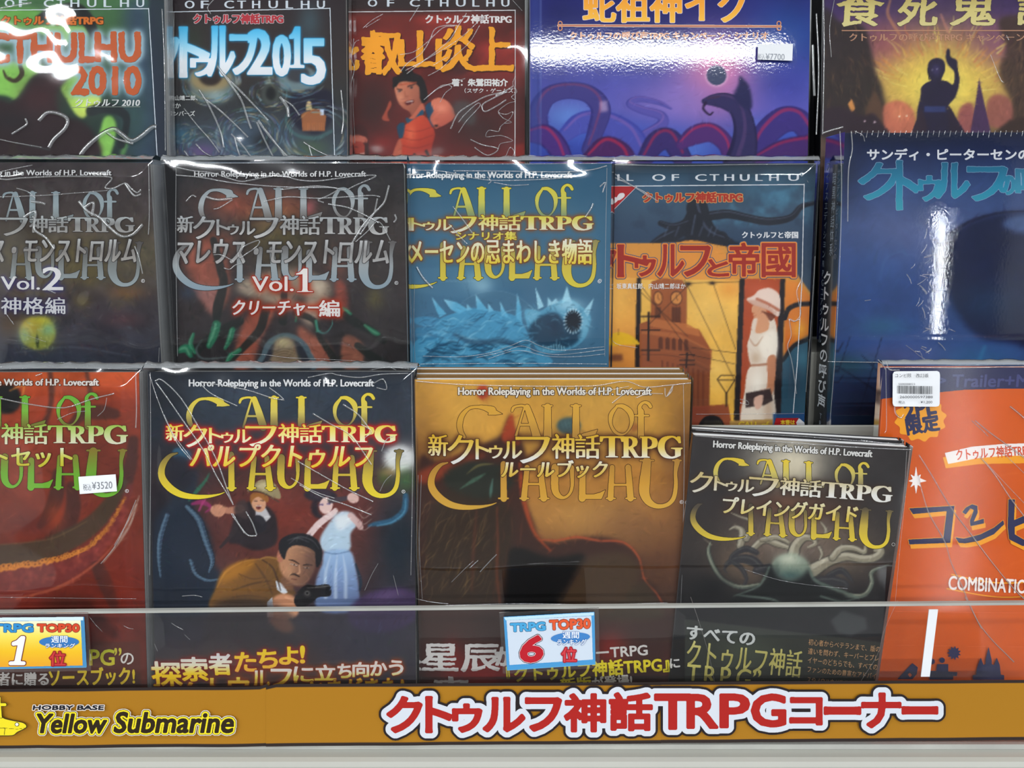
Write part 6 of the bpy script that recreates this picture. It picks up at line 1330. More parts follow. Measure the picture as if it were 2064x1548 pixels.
for P, w_ in (([(70, 128), (140, 160), (230, 205), (310, 260)], 8), ([(70, 60), (400, 66), (800, 60), (1170, 56)], 5), ([(60, 100), (180, 180), (270, 240)], 5), ([(1103, 560), (1098, 680), (1070, 750), (1085, 830), (1090, 880), (1060, 915), (1030, 905), (1040, 990), (1020, 1050), (1040, 1120), (1055, 1210), (1068, 1310)], 7), ([(1025, 900), (1050, 915), (1085, 905)], 6), ([(1170, 560), (1150, 900), (1120, 1300)], 4), ([(760, 1340), (800, 1350), (805, 1370), (760, 1360)], 4), ([(520, 1422), (900, 1420), (1110, 1418)], 3), ([(50, 1000), (90, 1040), (200, 1060)], 4)):
    bk.crease(P, w_)
Z(); bk.finish(wave=.0005, wl=.06, seed=71)
def art_blue():
    Z(); A = Art(1690, 255, 2200, 900, 2.0, (30, 50, 100)); Z(1600, 240, .4135)
    A.vgrad([(60, (22, 28, 50)), (150, (24, 40, 82)), (330, (50, 74, 122)), (520, (62, 84, 134)), (800, (44, 70, 124)), (1100, (48, 78, 132)), (1230, (40, 62, 104)), (1540, (24, 34, 60))])
    A.blob(560, 560, 330, 160, (104, 112, 152), .6); A.blob(260, 900, 180, 330, (38, 66, 118), .7); A.blob(420, 760, 160, 160, (50, 84, 140), .5); A.blob(240, 250, 100, 200, (20, 30, 58), .7); A.blob(950, 130, 260, 60, (18, 30, 68), .7); A.blob(430, 1010, 130, 50, (44, 104, 128), .5); A.blob(650, 1150, 260, 90, (88, 100, 150), .6); A.blob(900, 1180, 200, 90, (54, 122, 170), .5); A.blob(450, 1160, 160, 60, (86, 84, 132), .5)
    A.poly([(700, 620), (760, 560), (880, 490), (1000, 460), (1140, 450), (1300, 460), (1300, 1100), (1050, 1090), (900, 1060), (800, 950), (740, 820), (700, 720)], (18, 28, 62), .97, 14, True); A.poly([(1020, 520), (1080, 470), (1300, 470), (1300, 580), (1130, 560)], (84, 112, 160), .7, 10, True)
    A.stroke([(745, 570, 10), (860, 500, 16), (1000, 458, 12), (1140, 448, 6)], 1, (20, 26, 58), .9, 4); A.blob(950, 900, 200, 110, (26, 60, 92), .5); A.stroke([(420, 780, 8), (450, 680, 10), (540, 640, 6)], 1, (78, 112, 160), .3, 8)
    A.blob(250, 1200, 200, 60, (34, 78, 86), .7); A.noise(60, .10, 3); A.noise(12, .04, 4)
    for P in ([(170, 1220, 4), (240, 1090, 6)], [(200, 1280, 5), (275, 1060, 4)], [(310, 1460, 6), (430, 1060, 4)], [(190, 1190, 5), (380, 1310, 7), (420, 1340, 4)], [(330, 1150, 4), (420, 1240, 5)], [(150, 1380, 3), (240, 1250, 6)]): A.stroke(P, 1, (18, 30, 52), .8, 2)
    A.blob(300, 1400, 180, 110, (24, 44, 70), .6); A.stroke([(930, 1110, 16), (900, 1190, 22)], 1, (60, 140, 180), .4, 10)
    A.brush(500, 1690, 270, 2064, 870, 30, 6, .14, .35, 12, 6)
    return A
A = art_blue(); Z()
bk = Book('hardcover_book', 'thick shrink-wrapped blue hardcover with turquoise brush lettering and a printed dark spine', (1703, 268), (2300, 266), .735, 6, DECK_M, A, W=.222, thick=.042, shell=(24, 30, 40), ylim=895, c=3.0)
Z(1600, 240, .4135)
bk.text('サンディ・ピーターセンの', (358, 145, 1150, 200), (226, 228, 232), bold=.9)
bk.text(boxes=[('ク', 320, 215, 515, 392), ('ト', 505, 205, 605, 440), ('ゥ', 610, 278, 712, 395), ('ル', 690, 215, 850, 385), ('フ', 850, 235, 1035, 398), ('の', 1005, 280, 1075, 365), ('呼', 1085, 230, 1240, 390), ('び', 1250, 230, 1350, 390), ('声', 1360, 230, 1480, 390)], col=[(30, 100, 132), (40, 138, 168), (60, 160, 176)], bold=1.6, sm=3.0, rough=2.2, rsc=14, out=[(1.2, (120, 160, 190))])
for P, w_ in (([(135, 70), (180, 55), (235, 40)], 9), ([(220, 60), (228, 300), (222, 620), (200, 1100), (170, 1500)], 5), ([(275, 60), (280, 150), (262, 250), (258, 500)], 6), ([(290, 60), (330, 80), (340, 110)], 3), ([(540, 1100), (700, 1190), (1122, 1195)], 3), ([(160, 1180), (500, 1185), (1120, 1180)], 5), ([(340, 885), (370, 880)], 4), ([(700, 620), (745, 570)], 6), ([(60, 300), (66, 310)], 2)) + tuple(([(x, 58), (x - 6, 74 + (x * 7) % 20)], 3) for x in range(300, 1120, 27)):
    bk.crease(P, w_)
rng = random.Random(8)
for k in range(46):
    x = rng.gauss(640, 42); y = rng.uniform(470, 1150); t = rng.uniform(-1.2, 1.9); L = rng.uniform(20, 60)
    bk.crease([(x, y), (x + L * .5 * math.cos(t) + 4, y + L * .5 * math.sin(t)), (x + L * math.cos(t), y + L * math.sin(t))], rng.choice((3, 4, 5)))
Z(); bk.finish(spine=(22, 27, 34), wave=.0002, wl=.07, seed=5, film_mat=M_SHRINK, top_fold=False, grow=.0006)
# lettering down the spine
sp_root = [o for o in bk.root.children if o.name.startswith('spine')][0]
S2 = Surf(bk.surf.O - bk.surf.ex * .0012, -bk.surf.ey, bk.surf.ez); Q = Prints(S2, None)
def spine_text(bk, st, d0, d1, v0, v1, col, bold=.0):       # across the thickness d, down the height v (metres)
    S2 = Surf(bk.surf.O - bk.surf.ex * .0007 + bk.surf.ey * bk.thick, -bk.surf.ey, bk.surf.ez)
    tr = []; n = len(st); h = (v0 - v1) / n
    V = []; C = []; S = []
    old = list(TF); Z()
    for i, ch in enumerate(st):
        if ch in ' 　': continue
        t, _ = glyph(ch)
        if not len(t): continue
        q = t.reshape(-1, 2); mn, mx = q.min(0), q.max(0); g = (mx - mn).max(); c = (mx + mn) / 2
        if ch == 'ー': t = np.stack([t[..., 1] - c[1], t[..., 0] - c[0]], -1)
        else: t = t - c
        ex = (t[..., 0] / .95) * (d1 - d0); ez = (t[..., 1] / .95) * h * .92
        dd = (d0 + d1) / 2; zz = v0 - h * (i + .5)
        P = np.stack([np.full(ex.shape, -.0009), dd - ex, zz + ez], -1).reshape(-1, 3)
        V.append(P); C.append(np.tile(lin(col), (len(P), 1)))
    TF[:] = old
    if V:
        V = np.concatenate(V); C = np.concatenate(C)
        if bold:
            V = np.concatenate([V + np.array([-.00001 * k, a, b]) for k, (a, b) in enumerate(((0, 0), (bold, 0), (-bold, 0), (0, bold), (0, -bold)))]); C = np.tile(C, (5, 1))
        linkmesh('spine_lettering', raw_mesh('spine_lettering', V, np.arange(len(V)).reshape(-1, 3), cols=C), sp_root, M_INK)
h = bk.H
spine_text(bk, 'クトゥルフの呼び声', .013, .033, h * .62, h * .21, (190, 196, 200), .0003)
spine_text(bk, 'TRPG', .018, .028, h * .20, h * .11, (120, 130, 140))
spine_text(bk, '暗黒神話体系', .012, .021, h * .90, h * .66, (140, 150, 160)); spine_text(bk, 'サンディ・ピーターセンの', .003, .010, h * .905, h * .65, (120, 130, 142)); spine_text(bk, 'フィフスエディションRPGコアタイトル', .030, .038, h * .93, h * .40, (96, 106, 118))
# ================================================================== top row
def art_green():
    Z(); A = Art(-60, -40, 345, 345, 2.0, (60, 80, 60)); Z(0, 0, .3391)
    A.vgrad([(-60, (70, 110, 70)), (200, (60, 96, 60)), (500, (44, 66, 52)), (950, (30, 42, 44))])
    A.poly([(740, 50), (900, 50), (940, 940), (780, 940), (720, 640), (760, 400)], (50, 66, 96), .8, 40, True); A.blob(800, 700, 100, 250, (52, 84, 70), .6)
    GR = (132, 186, 88)
    A.poly([(-50, 60), (240, 60), (200, 160), (60, 200), (-50, 200)], (110, 170, 80), .9, 14, True); A.poly([(200, 160), (330, 150), (560, 170), (440, 240), (380, 250), (220, 190)], GR, .95, 8, True)
    A.poly([(-60, 380), (120, 370), (260, 400), (180, 470), (130, 540), (90, 590), (40, 570), (-60, 540)], GR, 1, 6, True)
    A.poly([(360, 520), (420, 460), (540, 420), (600, 600), (540, 640), (500, 700), (450, 680), (400, 600)], GR, 1, 5, True, (196, 214, 100), (420, 480, 540, 640))
    A.poly([(600, 760), (620, 700), (660, 690), (690, 740), (680, 840), (650, 930), (610, 930), (580, 850)], GR, 1, 5, True)
    A.poly([(740, 830), (760, 800), (750, 900), (710, 940)], (90, 140, 80), .9, 5, True)
    for P in ([(30, 930), (60, 880), (50, 860), (100, 830), (90, 815), (130, 850), (90, 880), (130, 900), (90, 920), (110, 960), (40, 960)],): A.poly(P, GR, 1, 3)
    A.stroke([(230, 110, 40), (300, 80, 60), (440, 60, 90), (520, 120, 80), (560, 200, 60), (620, 260, 80)], 1, (28, 30, 32), .95, 8)
    A.stroke([(120, 390, 24), (130, 440, 30), (90, 480, 26), (40, 460, 20), (20, 420, 10)], 1, (54, 40, 34), .9, 4)
    A.poly([(200, 460), (300, 400), (400, 380), (380, 470), (330, 560), (360, 680), (480, 720), (560, 800), (560, 940), (-60, 940), (-60, 600), (60, 610), (140, 560)], (44, 30, 34), .95, 14, True); A.blob(240, 580, 130, 110, (66, 38, 42), .8); A.blob(330, 460, 60, 60, (80, 44, 48), .6)
    A.stroke([(540, 660, 60), (640, 640, 60), (740, 680, 50), (750, 760, 40), (720, 860, 50)], 1, (30, 36, 40), .9, 8)
    A.stroke([(100, 850, 4), (200, 870, 8), (300, 890, 6)], 1, (90, 110, 110), .6, 5); A.blob(60, 720, 140, 60, (34, 30, 34), .8); A.noise(40, .1, 5); A.noise(10, .05, 7)
    A.blob(420, 100, 40, 30, (40, 44, 44), .6); A.poly([(880, -60), (1000, -60), (1010, 960), (930, 960)], (36, 44, 60), .85, 8)
    A.brush(500, 0, 0, 330, 320, 12, 3, .22, .45, 13, 6)
    return A
A = art_green(); Z()
bk = Book('sourcebook', 'green and black sourcebook with rusty orange lettering and the year 2010, top left corner', (-200, -20), (330, -20), .80, 12, DECK_T, A, W=.21, thick=.013, shell=(60, 64, 70), anchor='r', ylim=345)
Z(0, 0, .3391)
WH1 = (206, 214, 222)
spaced(bk, [('O', 30, 85), ('F', 115, 160), ('C', 262, 318), ('T', 340, 385), ('H', 420, 470), ('U', 520, 572), ('L', 618, 662), ('H', 715, 765), ('U', 812, 856)], -2, 42, WH1)
bk.line([(-60, 62), (884, 52)], 5, WH1); bk.line([(884, 50), (905, 400), (935, 930)], 5, WH1)
bk.text('クトゥルフ神話TRPG', (10, 95, 612, 148), (206, 110, 40), bold=.7, sm=1.0, out=[(1.2, (90, 50, 24))])
bk.text('CTHULHU', (-70, 200, 830, 368), (186, 92, 52), bold=3.2, rough=2.6, rsc=8, rot=.5, glow=[(15, (150, 180, 192), .95), (8, (160, 190, 200), .9)])
bk.text('2010', (430, 400, 835, 560), (186, 90, 48), bold=3.0, rough=2.6, rsc=8, glow=[(13, (140, 176, 190), .9)])
bk.text('クトゥルフ 2010', (450, 588, 832, 634), (206, 208, 206), sm=1.2, bold=.2, slant=.15); bk.line([(425, 638), (835, 636)], 3, (150, 160, 150))
for P, w_ in (([(480, 935), (520, 880), (600, 810), (680, 770), (730, 800), (790, 840), (850, 810), (910, 760), (940, 760)], 26), ([(240, 720), (300, 670), (400, 700), (400, 760), (330, 830), (300, 880)], 22), ([(80, 800), (130, 770), (170, 740), (160, 710)], 12), ([(0, 60), (40, 50), (200, 22)], 12), ([(0, 830), (90, 850), (260, 880)], 6), ([(970, 60), (985, 400), (990, 900)], 6), ([(640, 790), (700, 830), (800, 860)], 14)):
    bk.crease(P, w_)
Z(); bk.finish(wave=.0006, wl=.036, seed=29, lo=-40)
def art_2015():
    Z(); A = Art(150, -40, 715, 345, 2.0, (34, 30, 34)); Z(0, 0, .3391)
    A.vgrad([(-60, (40, 30, 36)), (150, (46, 38, 40)), (400, (52, 44, 42)), (600, (44, 46, 48)), (950, (60, 70, 84))])
    A.blob(1500, 120, 200, 90, (58, 48, 44), .7); A.blob(1150, 240, 80, 120, (44, 58, 44), .6); A.blob(1840, 130, 80, 130, (64, 84, 92), .8)
    A.noise(30, .5, 8, col=(110, 118, 96), region=(1040, 400, 1700, 620, 20), th=.08)
    # eyes made of fur-like strokes
    A.ell(1260, 500, 140, 120, (96, 112, 112), .95, 0, 10); A.ell(1250, 470, 120, 80, (150, 130, 90), .9, 0, 14); A.ell(1250, 450, 70, 60, (40, 30, 30), .95, 0, 8); A.blob(1290, 570, 80, 40, (150, 170, 170), .7)
    A.ell(1770, 470, 120, 80, (110, 130, 134), .95, 0, 8); A.ell(1770, 440, 70, 50, (50, 50, 56), .9, 0, 8); A.ell(1610, 560, 56, 70, (70, 76, 72), .9, 0, 4); A.ell(1610, 555, 30, 40, (16, 18, 22), .9, 0, 4)
    A.blob(1480, 830, 280, 130, (80, 104, 126), .7); A.blob(1560, 840, 80, 70, (24, 28, 34), .9); A.blob(1200, 900, 110, 50, (96, 78, 122), .9); A.blob(1080, 800, 60, 60, (60, 120, 150), .6); A.blob(1850, 880, 120, 60, (76, 98, 70), .7)
    # night building
    A.poly([(1740, 560), (1960, 540), (1975, 700), (1900, 790), (1800, 780), (1730, 700)], (24, 24, 44), .95, 5, True); A.poly([(1790, 680), (1840, 645), (1900, 650), (1940, 690), (1930, 780), (1800, 780)], (150, 92, 56), 1, 3); A.poly([(1822, 610), (1836, 595), (1850, 610), (1856, 655), (1818, 655)], (206, 180, 130), 1, 2); A.stroke([(1840, 652), (1790, 700)], 4, (206, 150, 90), .8, 2); A.poly([(1902, 648), (1926, 650), (1926, 684), (1906, 684)], (190, 206, 230), 1, 2)
    for x in range(1800, 1935, 14): A.stroke([(x, 730), (x, 775)], 4, (206, 120, 60), .7, 2)
    old = list(TF); Z()
    rng = random.Random(3); C = [(200, 214, 206), (60, 90, 70), (40, 50, 60), (120, 160, 170), (170, 150, 100), (70, 130, 160), (90, 80, 120)]
    for cx_, cy_, r0, r1, n in ((425, 165, 42, 62, 160), (545, 190, 22, 45, 120), (600, 150, 40, 60, 100), (500, 270, 30, 70, 260), (410, 300, 22, 60, 160), (640, 270, 50, 90, 220), (365, 270, 10, 30, 60)):
        for _ in range(n):
            a = rng.uniform(0, 6.28); r = rng.uniform(r0, r1); k = rng.uniform(.25, .5)
            A.stroke([(cx_ + r * math.cos(a), cy_ + r * math.sin(a) * .8, .8), (cx_ + r * math.cos(a + k / 2), cy_ + r * math.sin(a + k / 2) * .8, 1.8), (cx_ + r * math.cos(a + k), cy_ + r * math.sin(a + k) * .8, .6)], 1, rng.choice(C), rng.uniform(.3, .8), 1)
    TF[:] = old
    A.ell(1785, 700, 240, 190, (0, 0, 0), 0)
    A.stroke([(1720, 640, 6), (1700, 720, 14), (1760, 800, 20), (1880, 820, 24), (1970, 780, 20)], 1, (70, 110, 110), .6, 5)
    A.brush(600, 345, 60, 695, 320, 8, 1.8, .5, .6, 14, 10)
    return A
A = art_2015(); Z()
bk = Book('sourcebook', 'black sourcebook with big sky-blue brush lettering ending in 2015, crinkled film', (200, -20), (697, -20), .820, 12, DECK_T, A, W=.21, thick=.012, shell=(40, 40, 44), anchor='r', ylim=345)
Z(0, 0, .3391)
spaced(bk, [('O', 1100, 1155), ('F', 1195, 1240), ('C', 1335, 1390), ('T', 1412, 1462), ('H', 1500, 1545), ('U', 1598, 1650), ('L', 1700, 1742), ('H', 1790, 1838), ('U', 1885, 1930)], 4, 50, WH1)
bk.line([(1000, 72), (1962, 50)], 5, WH1); bk.line([(1962, 48), (1972, 400), (1990, 950)], 5, WH1)
bk.text('クトゥルフ神話TRPG', (1152, 84, 1682, 140), (176, 50, 60), bold=.7, sm=1.0, out=[(1.1, (196, 186, 190))])
bk.text(boxes=[('ク', 880, 180, 1060, 470), ('ト', 1075, 165, 1240, 458), ('ゥ', 1140, 330, 1270, 450), ('ル', 1235, 160, 1390, 450), ('フ', 1375, 210, 1520, 440), ('2', 1480, 180, 1610, 440), ('0', 1630, 215, 1720, 450), ('1', 1730, 165, 1800, 400), ('5', 1800, 235, 1928, 500)],
        col=[(60, 176, 222), (140, 204, 228), (222, 224, 226), (218, 220, 224)], bold=1.9, sm=3.4, out=[(1.6, (60, 150, 190))], glow=(6, (50, 120, 160), .8), ya=150, yb=470)
for i, t_ in enumerate(('内山靖二郎、', 'ほか', 'メンバーズ')): bk.text(t_, ((1010, 1010, 1000)[i], 568 + i * 46, (1175, 1075, 1160)[i], 598 + i * 46), (206, 208, 206), bold=.3, cell=.55)
for P, w_ in (([(1300, 400), (1370, 500), (1440, 600), (1480, 720), (1500, 770)], 12), ([(1330, 440), (1450, 560), (1600, 720)], 12), ([(1190, 540), (1240, 620), (1290, 720), (1320, 800), (1335, 880)], 12), ([(1210, 580), (1300, 650), (1400, 740), (1480, 820)], 10), ([(1670, 580), (1710, 640), (1720, 700)], 18), ([(1680, 590), (1740, 630), (1785, 690)], 10), ([(1100, 650), (1170, 740), (1250, 830), (1310, 910)], 8), ([(1380, 800), (1440, 860), (1500, 940)], 10), ([(1540, 720), (1620, 830), (1720, 940)], 12), ([(1530, 730), (1580, 840), (1630, 940)], 9), ([(1810, 850), (1890, 900), (1970, 935)], 10), ([(1170, 860), (1220, 910), (1290, 945)], 9), ([(1100, 900), (1130, 940)], 9), ([(1400, 820), (1420, 900), (1440, 945)], 9), ([(2030, 540), (2045, 700), (2035, 800)], 9), ([(1040, 80), (1036, 900)], 5), ([(1280, 0), (1240, 50), (1260, 90)], 6), ([(1570, 760), (1650, 860), (1700, 945)], 8), ([(1840, 870), (1860, 940)], 8)):
    bk.crease(P, w_)
Z(); bk.finish(wave=.0006, wl=.028, seed=35, lo=-40)
def art_red():
    Z(); A = Art(600, -40, 1080, 345, 2.0, (96, 34, 30)); Z(690, 0, .2665)
    A.vgrad([(-100, (40, 34, 36)), (60, (48, 34, 34)), (130, (110, 40, 34)), (500, (116, 36, 32)), (800, (92, 34, 32)), (1240, (100, 30, 30))])
    A.noise(70, .45, 4, rot=-30, sx=2.5); A.noise(40, .5, 11, col=(176, 54, 44), region=(60, 100, 1400, 700, 30), th=.08, rot=-30, sx=2)
    A.blob(700, 150, 160, 40, (170, 56, 46), .8); A.blob(1120, 380, 130, 80, (176, 56, 50), .7); A.blob(700, 270, 120, 60, (150, 50, 42), .6); A.blob(230, 800, 190, 300, (52, 30, 30), .85); A.blob(900, 700, 160, 160, (70, 38, 38), .6); A.blob(1050, 980, 330, 200, (54, 30, 30), .85); A.blob(880, 520, 110, 60, (60, 34, 34), .7)
    A.poly([(300, 900), (330, 830), (360, 760), (370, 800), (340, 860), (355, 915)], (170, 76, 56), .9, 4, True)
    # warrior
    A.poly([(385, 620), (430, 560), (520, 550), (600, 580), (640, 680), (640, 760), (590, 780), (560, 700), (400, 680)], (26, 22, 24), 1, 5, True); A.poly([(440, 560), (470, 500), (500, 540), (520, 520), (540, 570)], (26, 22, 24), 1, 3, True)
    A.poly([(395, 640), (450, 600), (540, 610), (580, 660), (585, 740), (600, 800), (540, 880), (500, 840), (450, 810), (410, 740)], (196, 122, 92), 1, 3, True, (150, 84, 66), (430, 650, 600, 780))
    A.poly([(380, 590), (450, 580), (580, 600), (590, 660), (560, 640), (520, 620), (440, 620), (400, 660)], (26, 22, 24), 1, 4, True); A.stroke([(430, 642), (560, 625)], 10, (176, 76, 50), .9, 2)
    A.stroke([(412, 672, 8), (450, 680, 10)], 1, (40, 24, 24), .9, 2); A.stroke([(495, 655, 10), (545, 638, 8)], 1, (40, 24, 24), .9, 2); A.ell(430, 690, 16, 8, (120, 100, 96), .9, 0, 2); A.ell(522, 664, 16, 8, (120, 100, 96), .9, -15, 2); A.ell(432, 690, 6, 6, (20, 16, 18), 1, 0, 1); A.ell(522, 664, 6, 6, (20, 16, 18), 1, 0, 1)
    A.stroke([(470, 690, 8), (478, 730, 14), (500, 726, 8)], 1, (160, 90, 66), .8, 3); A.poly([(475, 770), (530, 755), (540, 775), (500, 795), (480, 790)], (90, 30, 30), 1, 2, True); A.stroke([(485, 772), (530, 765)], 9, (206, 196, 190), .9, 1); A.blob(440, 740, 24, 34, (222, 150, 116), .6)
    A.poly([(540, 860), (600, 780), (625, 830), (600, 860), (520, 920), (500, 900)], (186, 100, 76), 1, 3, True)
    A.poly([(480, 890), (540, 900), (600, 830), (615, 860), (560, 920), (500, 940)], (24, 74, 102), 1, 3, True)
    A.poly([(500, 930), (600, 870), (660, 920), (700, 1010), (680, 1100), (640, 1250), (440, 1250), (440, 1040), (460, 960)], (190, 70, 46), 1, 4, True, (150, 46, 36), (520, 950, 700, 1150)); A.blob(520, 1010, 40, 80, (220, 110, 76), .7)
    for y in (985, 1050, 1110): A.stroke([(450, y - 10, 5), (560, y + 10, 6), (690, y - 30, 5)], 1, (112, 36, 32), .8, 2)
    A.poly([(415, 950), (470, 930), (460, 1030), (430, 1040)], (24, 66, 92), .95, 3, True); A.poly([(430, 1050), (450, 1100), (440, 1250), (370, 1250), (390, 1140)], (176, 92, 70), 1, 4, True)
    A.poly([(630, 800), (700, 770), (700, 860), (690, 960), (650, 900)], (24, 66, 96), .95, 3, True)
    A.poly([(670, 770), (740, 740), (820, 790), (850, 880), (800, 930), (740, 960), (700, 960), (680, 880), (700, 860)], (206, 118, 92), 1, 4, True, (176, 86, 70), (700, 780, 780, 950)); A.stroke([(700, 850, 30), (680, 900, 34), (710, 960, 26)], 1, (196, 104, 82), .9, 3); A.blob(750, 820, 50, 40, (226, 146, 120), .7); A.ell(710, 950, 14, 10, (30, 20, 22), .9, 0, 2)
    A.poly([(830, 800), (900, 760), (1000, 800), (1000, 940), (880, 920)], (74, 84, 84), .6, 14, True)
    A.poly([(620, 1140), (640, 1130), (670, 1190), (650, 1200)], (30, 20, 22), .9, 2); A.stroke([(545, 1170), (580, 1230)], 22, (30, 20, 22), .9, 2)
    # helmeted head low left
    A.poly([(70, 1060), (90, 960), (140, 940), (190, 1000), (200, 1180), (180, 1240), (80, 1240)], (66, 30, 30), 1, 4, True); A.poly([(75, 1040), (110, 1020), (180, 1040), (190, 1080), (140, 1075), (80, 1090)], (200, 110, 90), .9, 3, True); A.poly([(85, 1080), (150, 1075), (170, 1120), (160, 1190), (110, 1190)], (156, 62, 50), 1, 3, True); A.stroke([(135, 1165), (165, 1160)], 9, (210, 190, 180), .9, 1); A.stroke([(95, 1110), (120, 1115)], 6, (40, 22, 22), .9, 1)
    for k in range(4): A.stroke([(170 + k * 8, 1060 + k * 4), (200 + k * 4, 1240)], 4, (30, 18, 20), .8, 1)
    A.blob(300, 1080, 90, 60, (150, 40, 36), .5); A.poly([(1305, 1100), (1380, 1080), (1390, 1240), (1305, 1240)], (150, 40, 32), .8, 6)
    A.brush(900, 700, 30, 1058, 320, 10, 2.4, .25, .5, 15, 6)
    return A
A = art_red(); Z()
bk = Book('sourcebook', 'red sourcebook with a shouting black-haired warrior and big orange-yellow brush characters', (530, -20), (1058, -20), .840, 12, DECK_T, A, W=.205, thick=.012, shell=(96, 60, 56), anchor='r', ylim=345)
Z(690, 0, .2665)
spaced(bk, [('O', 195, 262), ('F', 340, 390), ('C', 512, 585), ('T', 625, 690), ('H', 740, 800), ('U', 862, 930), ('L', 985, 1035), ('H', 1090, 1150), ('U', 1205, 1262)], -5, 50, WH1)
bk.line([(-60, 92), (1308, 78)], 6, (214, 214, 216)); bk.line([(1308, 76), (1308, 600), (1305, 1230)], 6, (214, 214, 216))
bk.text('クトゥルフ神話TRPG', (630, 112, 1278, 178), (218, 214, 212), bold=.4, sm=1.3)
bk.text('比', (-60, 320, 120, 530), (226, 160, 40), bold=2.2, sm=2, rough=2.2)
bk.text(boxes=[('叡', 148, 235, 440, 560), ('山', 430, 240, 745, 520), ('炎', 745, 200, 1015, 540), ('上', 1000, 215, 1285, 530)], col=(228, 158, 40), bold=2.3, sm=1.4, rough=3.0, rsc=9, shadow=(2.0, 2.4, (70, 34, 22)))
bk.text('著：朱鷺田祐介', (830, 598, 1250, 652), (212, 212, 210), bold=.8, cell=.8); bk.text('（スザク・ゲームズ）', (925, 668, 1310, 705), (206, 206, 206), bold=.2, cell=.6)
for P, w_ in (([(440, 550), (500, 480), (600, 410), (660, 320), (700, 230), (780, 200), (870, 200)], 9), ([(440, 420), (540, 400), (640, 330), (760, 220), (850, 205)], 8), ([(490, 565), (600, 480), (720, 390), (820, 300), (880, 200), (940, 110)], 9), ([(650, 580), (740, 530), (840, 440), (960, 330), (1040, 200)], 7), ([(480, 540), (700, 420), (900, 290), (1040, 160), (1090, 120)], 7), ([(620, 760), (720, 680), (820, 640), (930, 600)], 8), ([(640, 740), (760, 650), (830, 665), (780, 710), (740, 780)], 7), ([(820, 980), (880, 860), (1000, 780), (1100, 730), (1240, 700), (1200, 720), (1120, 760), (1060, 800), (1080, 850), (1180, 800), (1240, 760)], 12), ([(880, 1010), (940, 920), (1040, 810), (1020, 790), (930, 870), (880, 930)], 8),
              ([(1310, 580), (1290, 640), (1320, 700), (1280, 740), (1310, 770), (1250, 790), (1180, 850), (1240, 870), (1290, 850), (1270, 900), (1200, 960), (1180, 1000), (1110, 990), (1090, 1040), (1200, 1030), (1290, 1070), (1200, 1090), (1180, 1130)], 6), ([(1180, 860), (1220, 900), (1280, 930), (1230, 940)], 6), ([(1240, 1180), (1270, 1120), (1300, 1150), (1290, 1190)], 6), ([(160, 220), (230, 160), (310, 115)], 6), ([(180, 215), (290, 150)], 5), ([(510, 170), (560, 90), (580, 60)], 8), ([(90, 300), (75, 450), (95, 520), (70, 640)], 8), ([(130, 310), (100, 330), (70, 420)], 5), ([(100, 1090), (85, 800), (90, 600)], 4), ([(970, 1060), (1060, 1100), (1180, 1130), (1100, 1180), (1000, 1120)], 10), ([(1280, 0), (1360, 90)], 4), ([(1160, 730), (1240, 690), (1290, 660)], 14), ([(690, 500), (760, 460), (800, 440)], 6)):
    bk.crease(P, w_)
Z(); bk.finish(wave=.0006, wl=.035, seed=47, lo=-40)
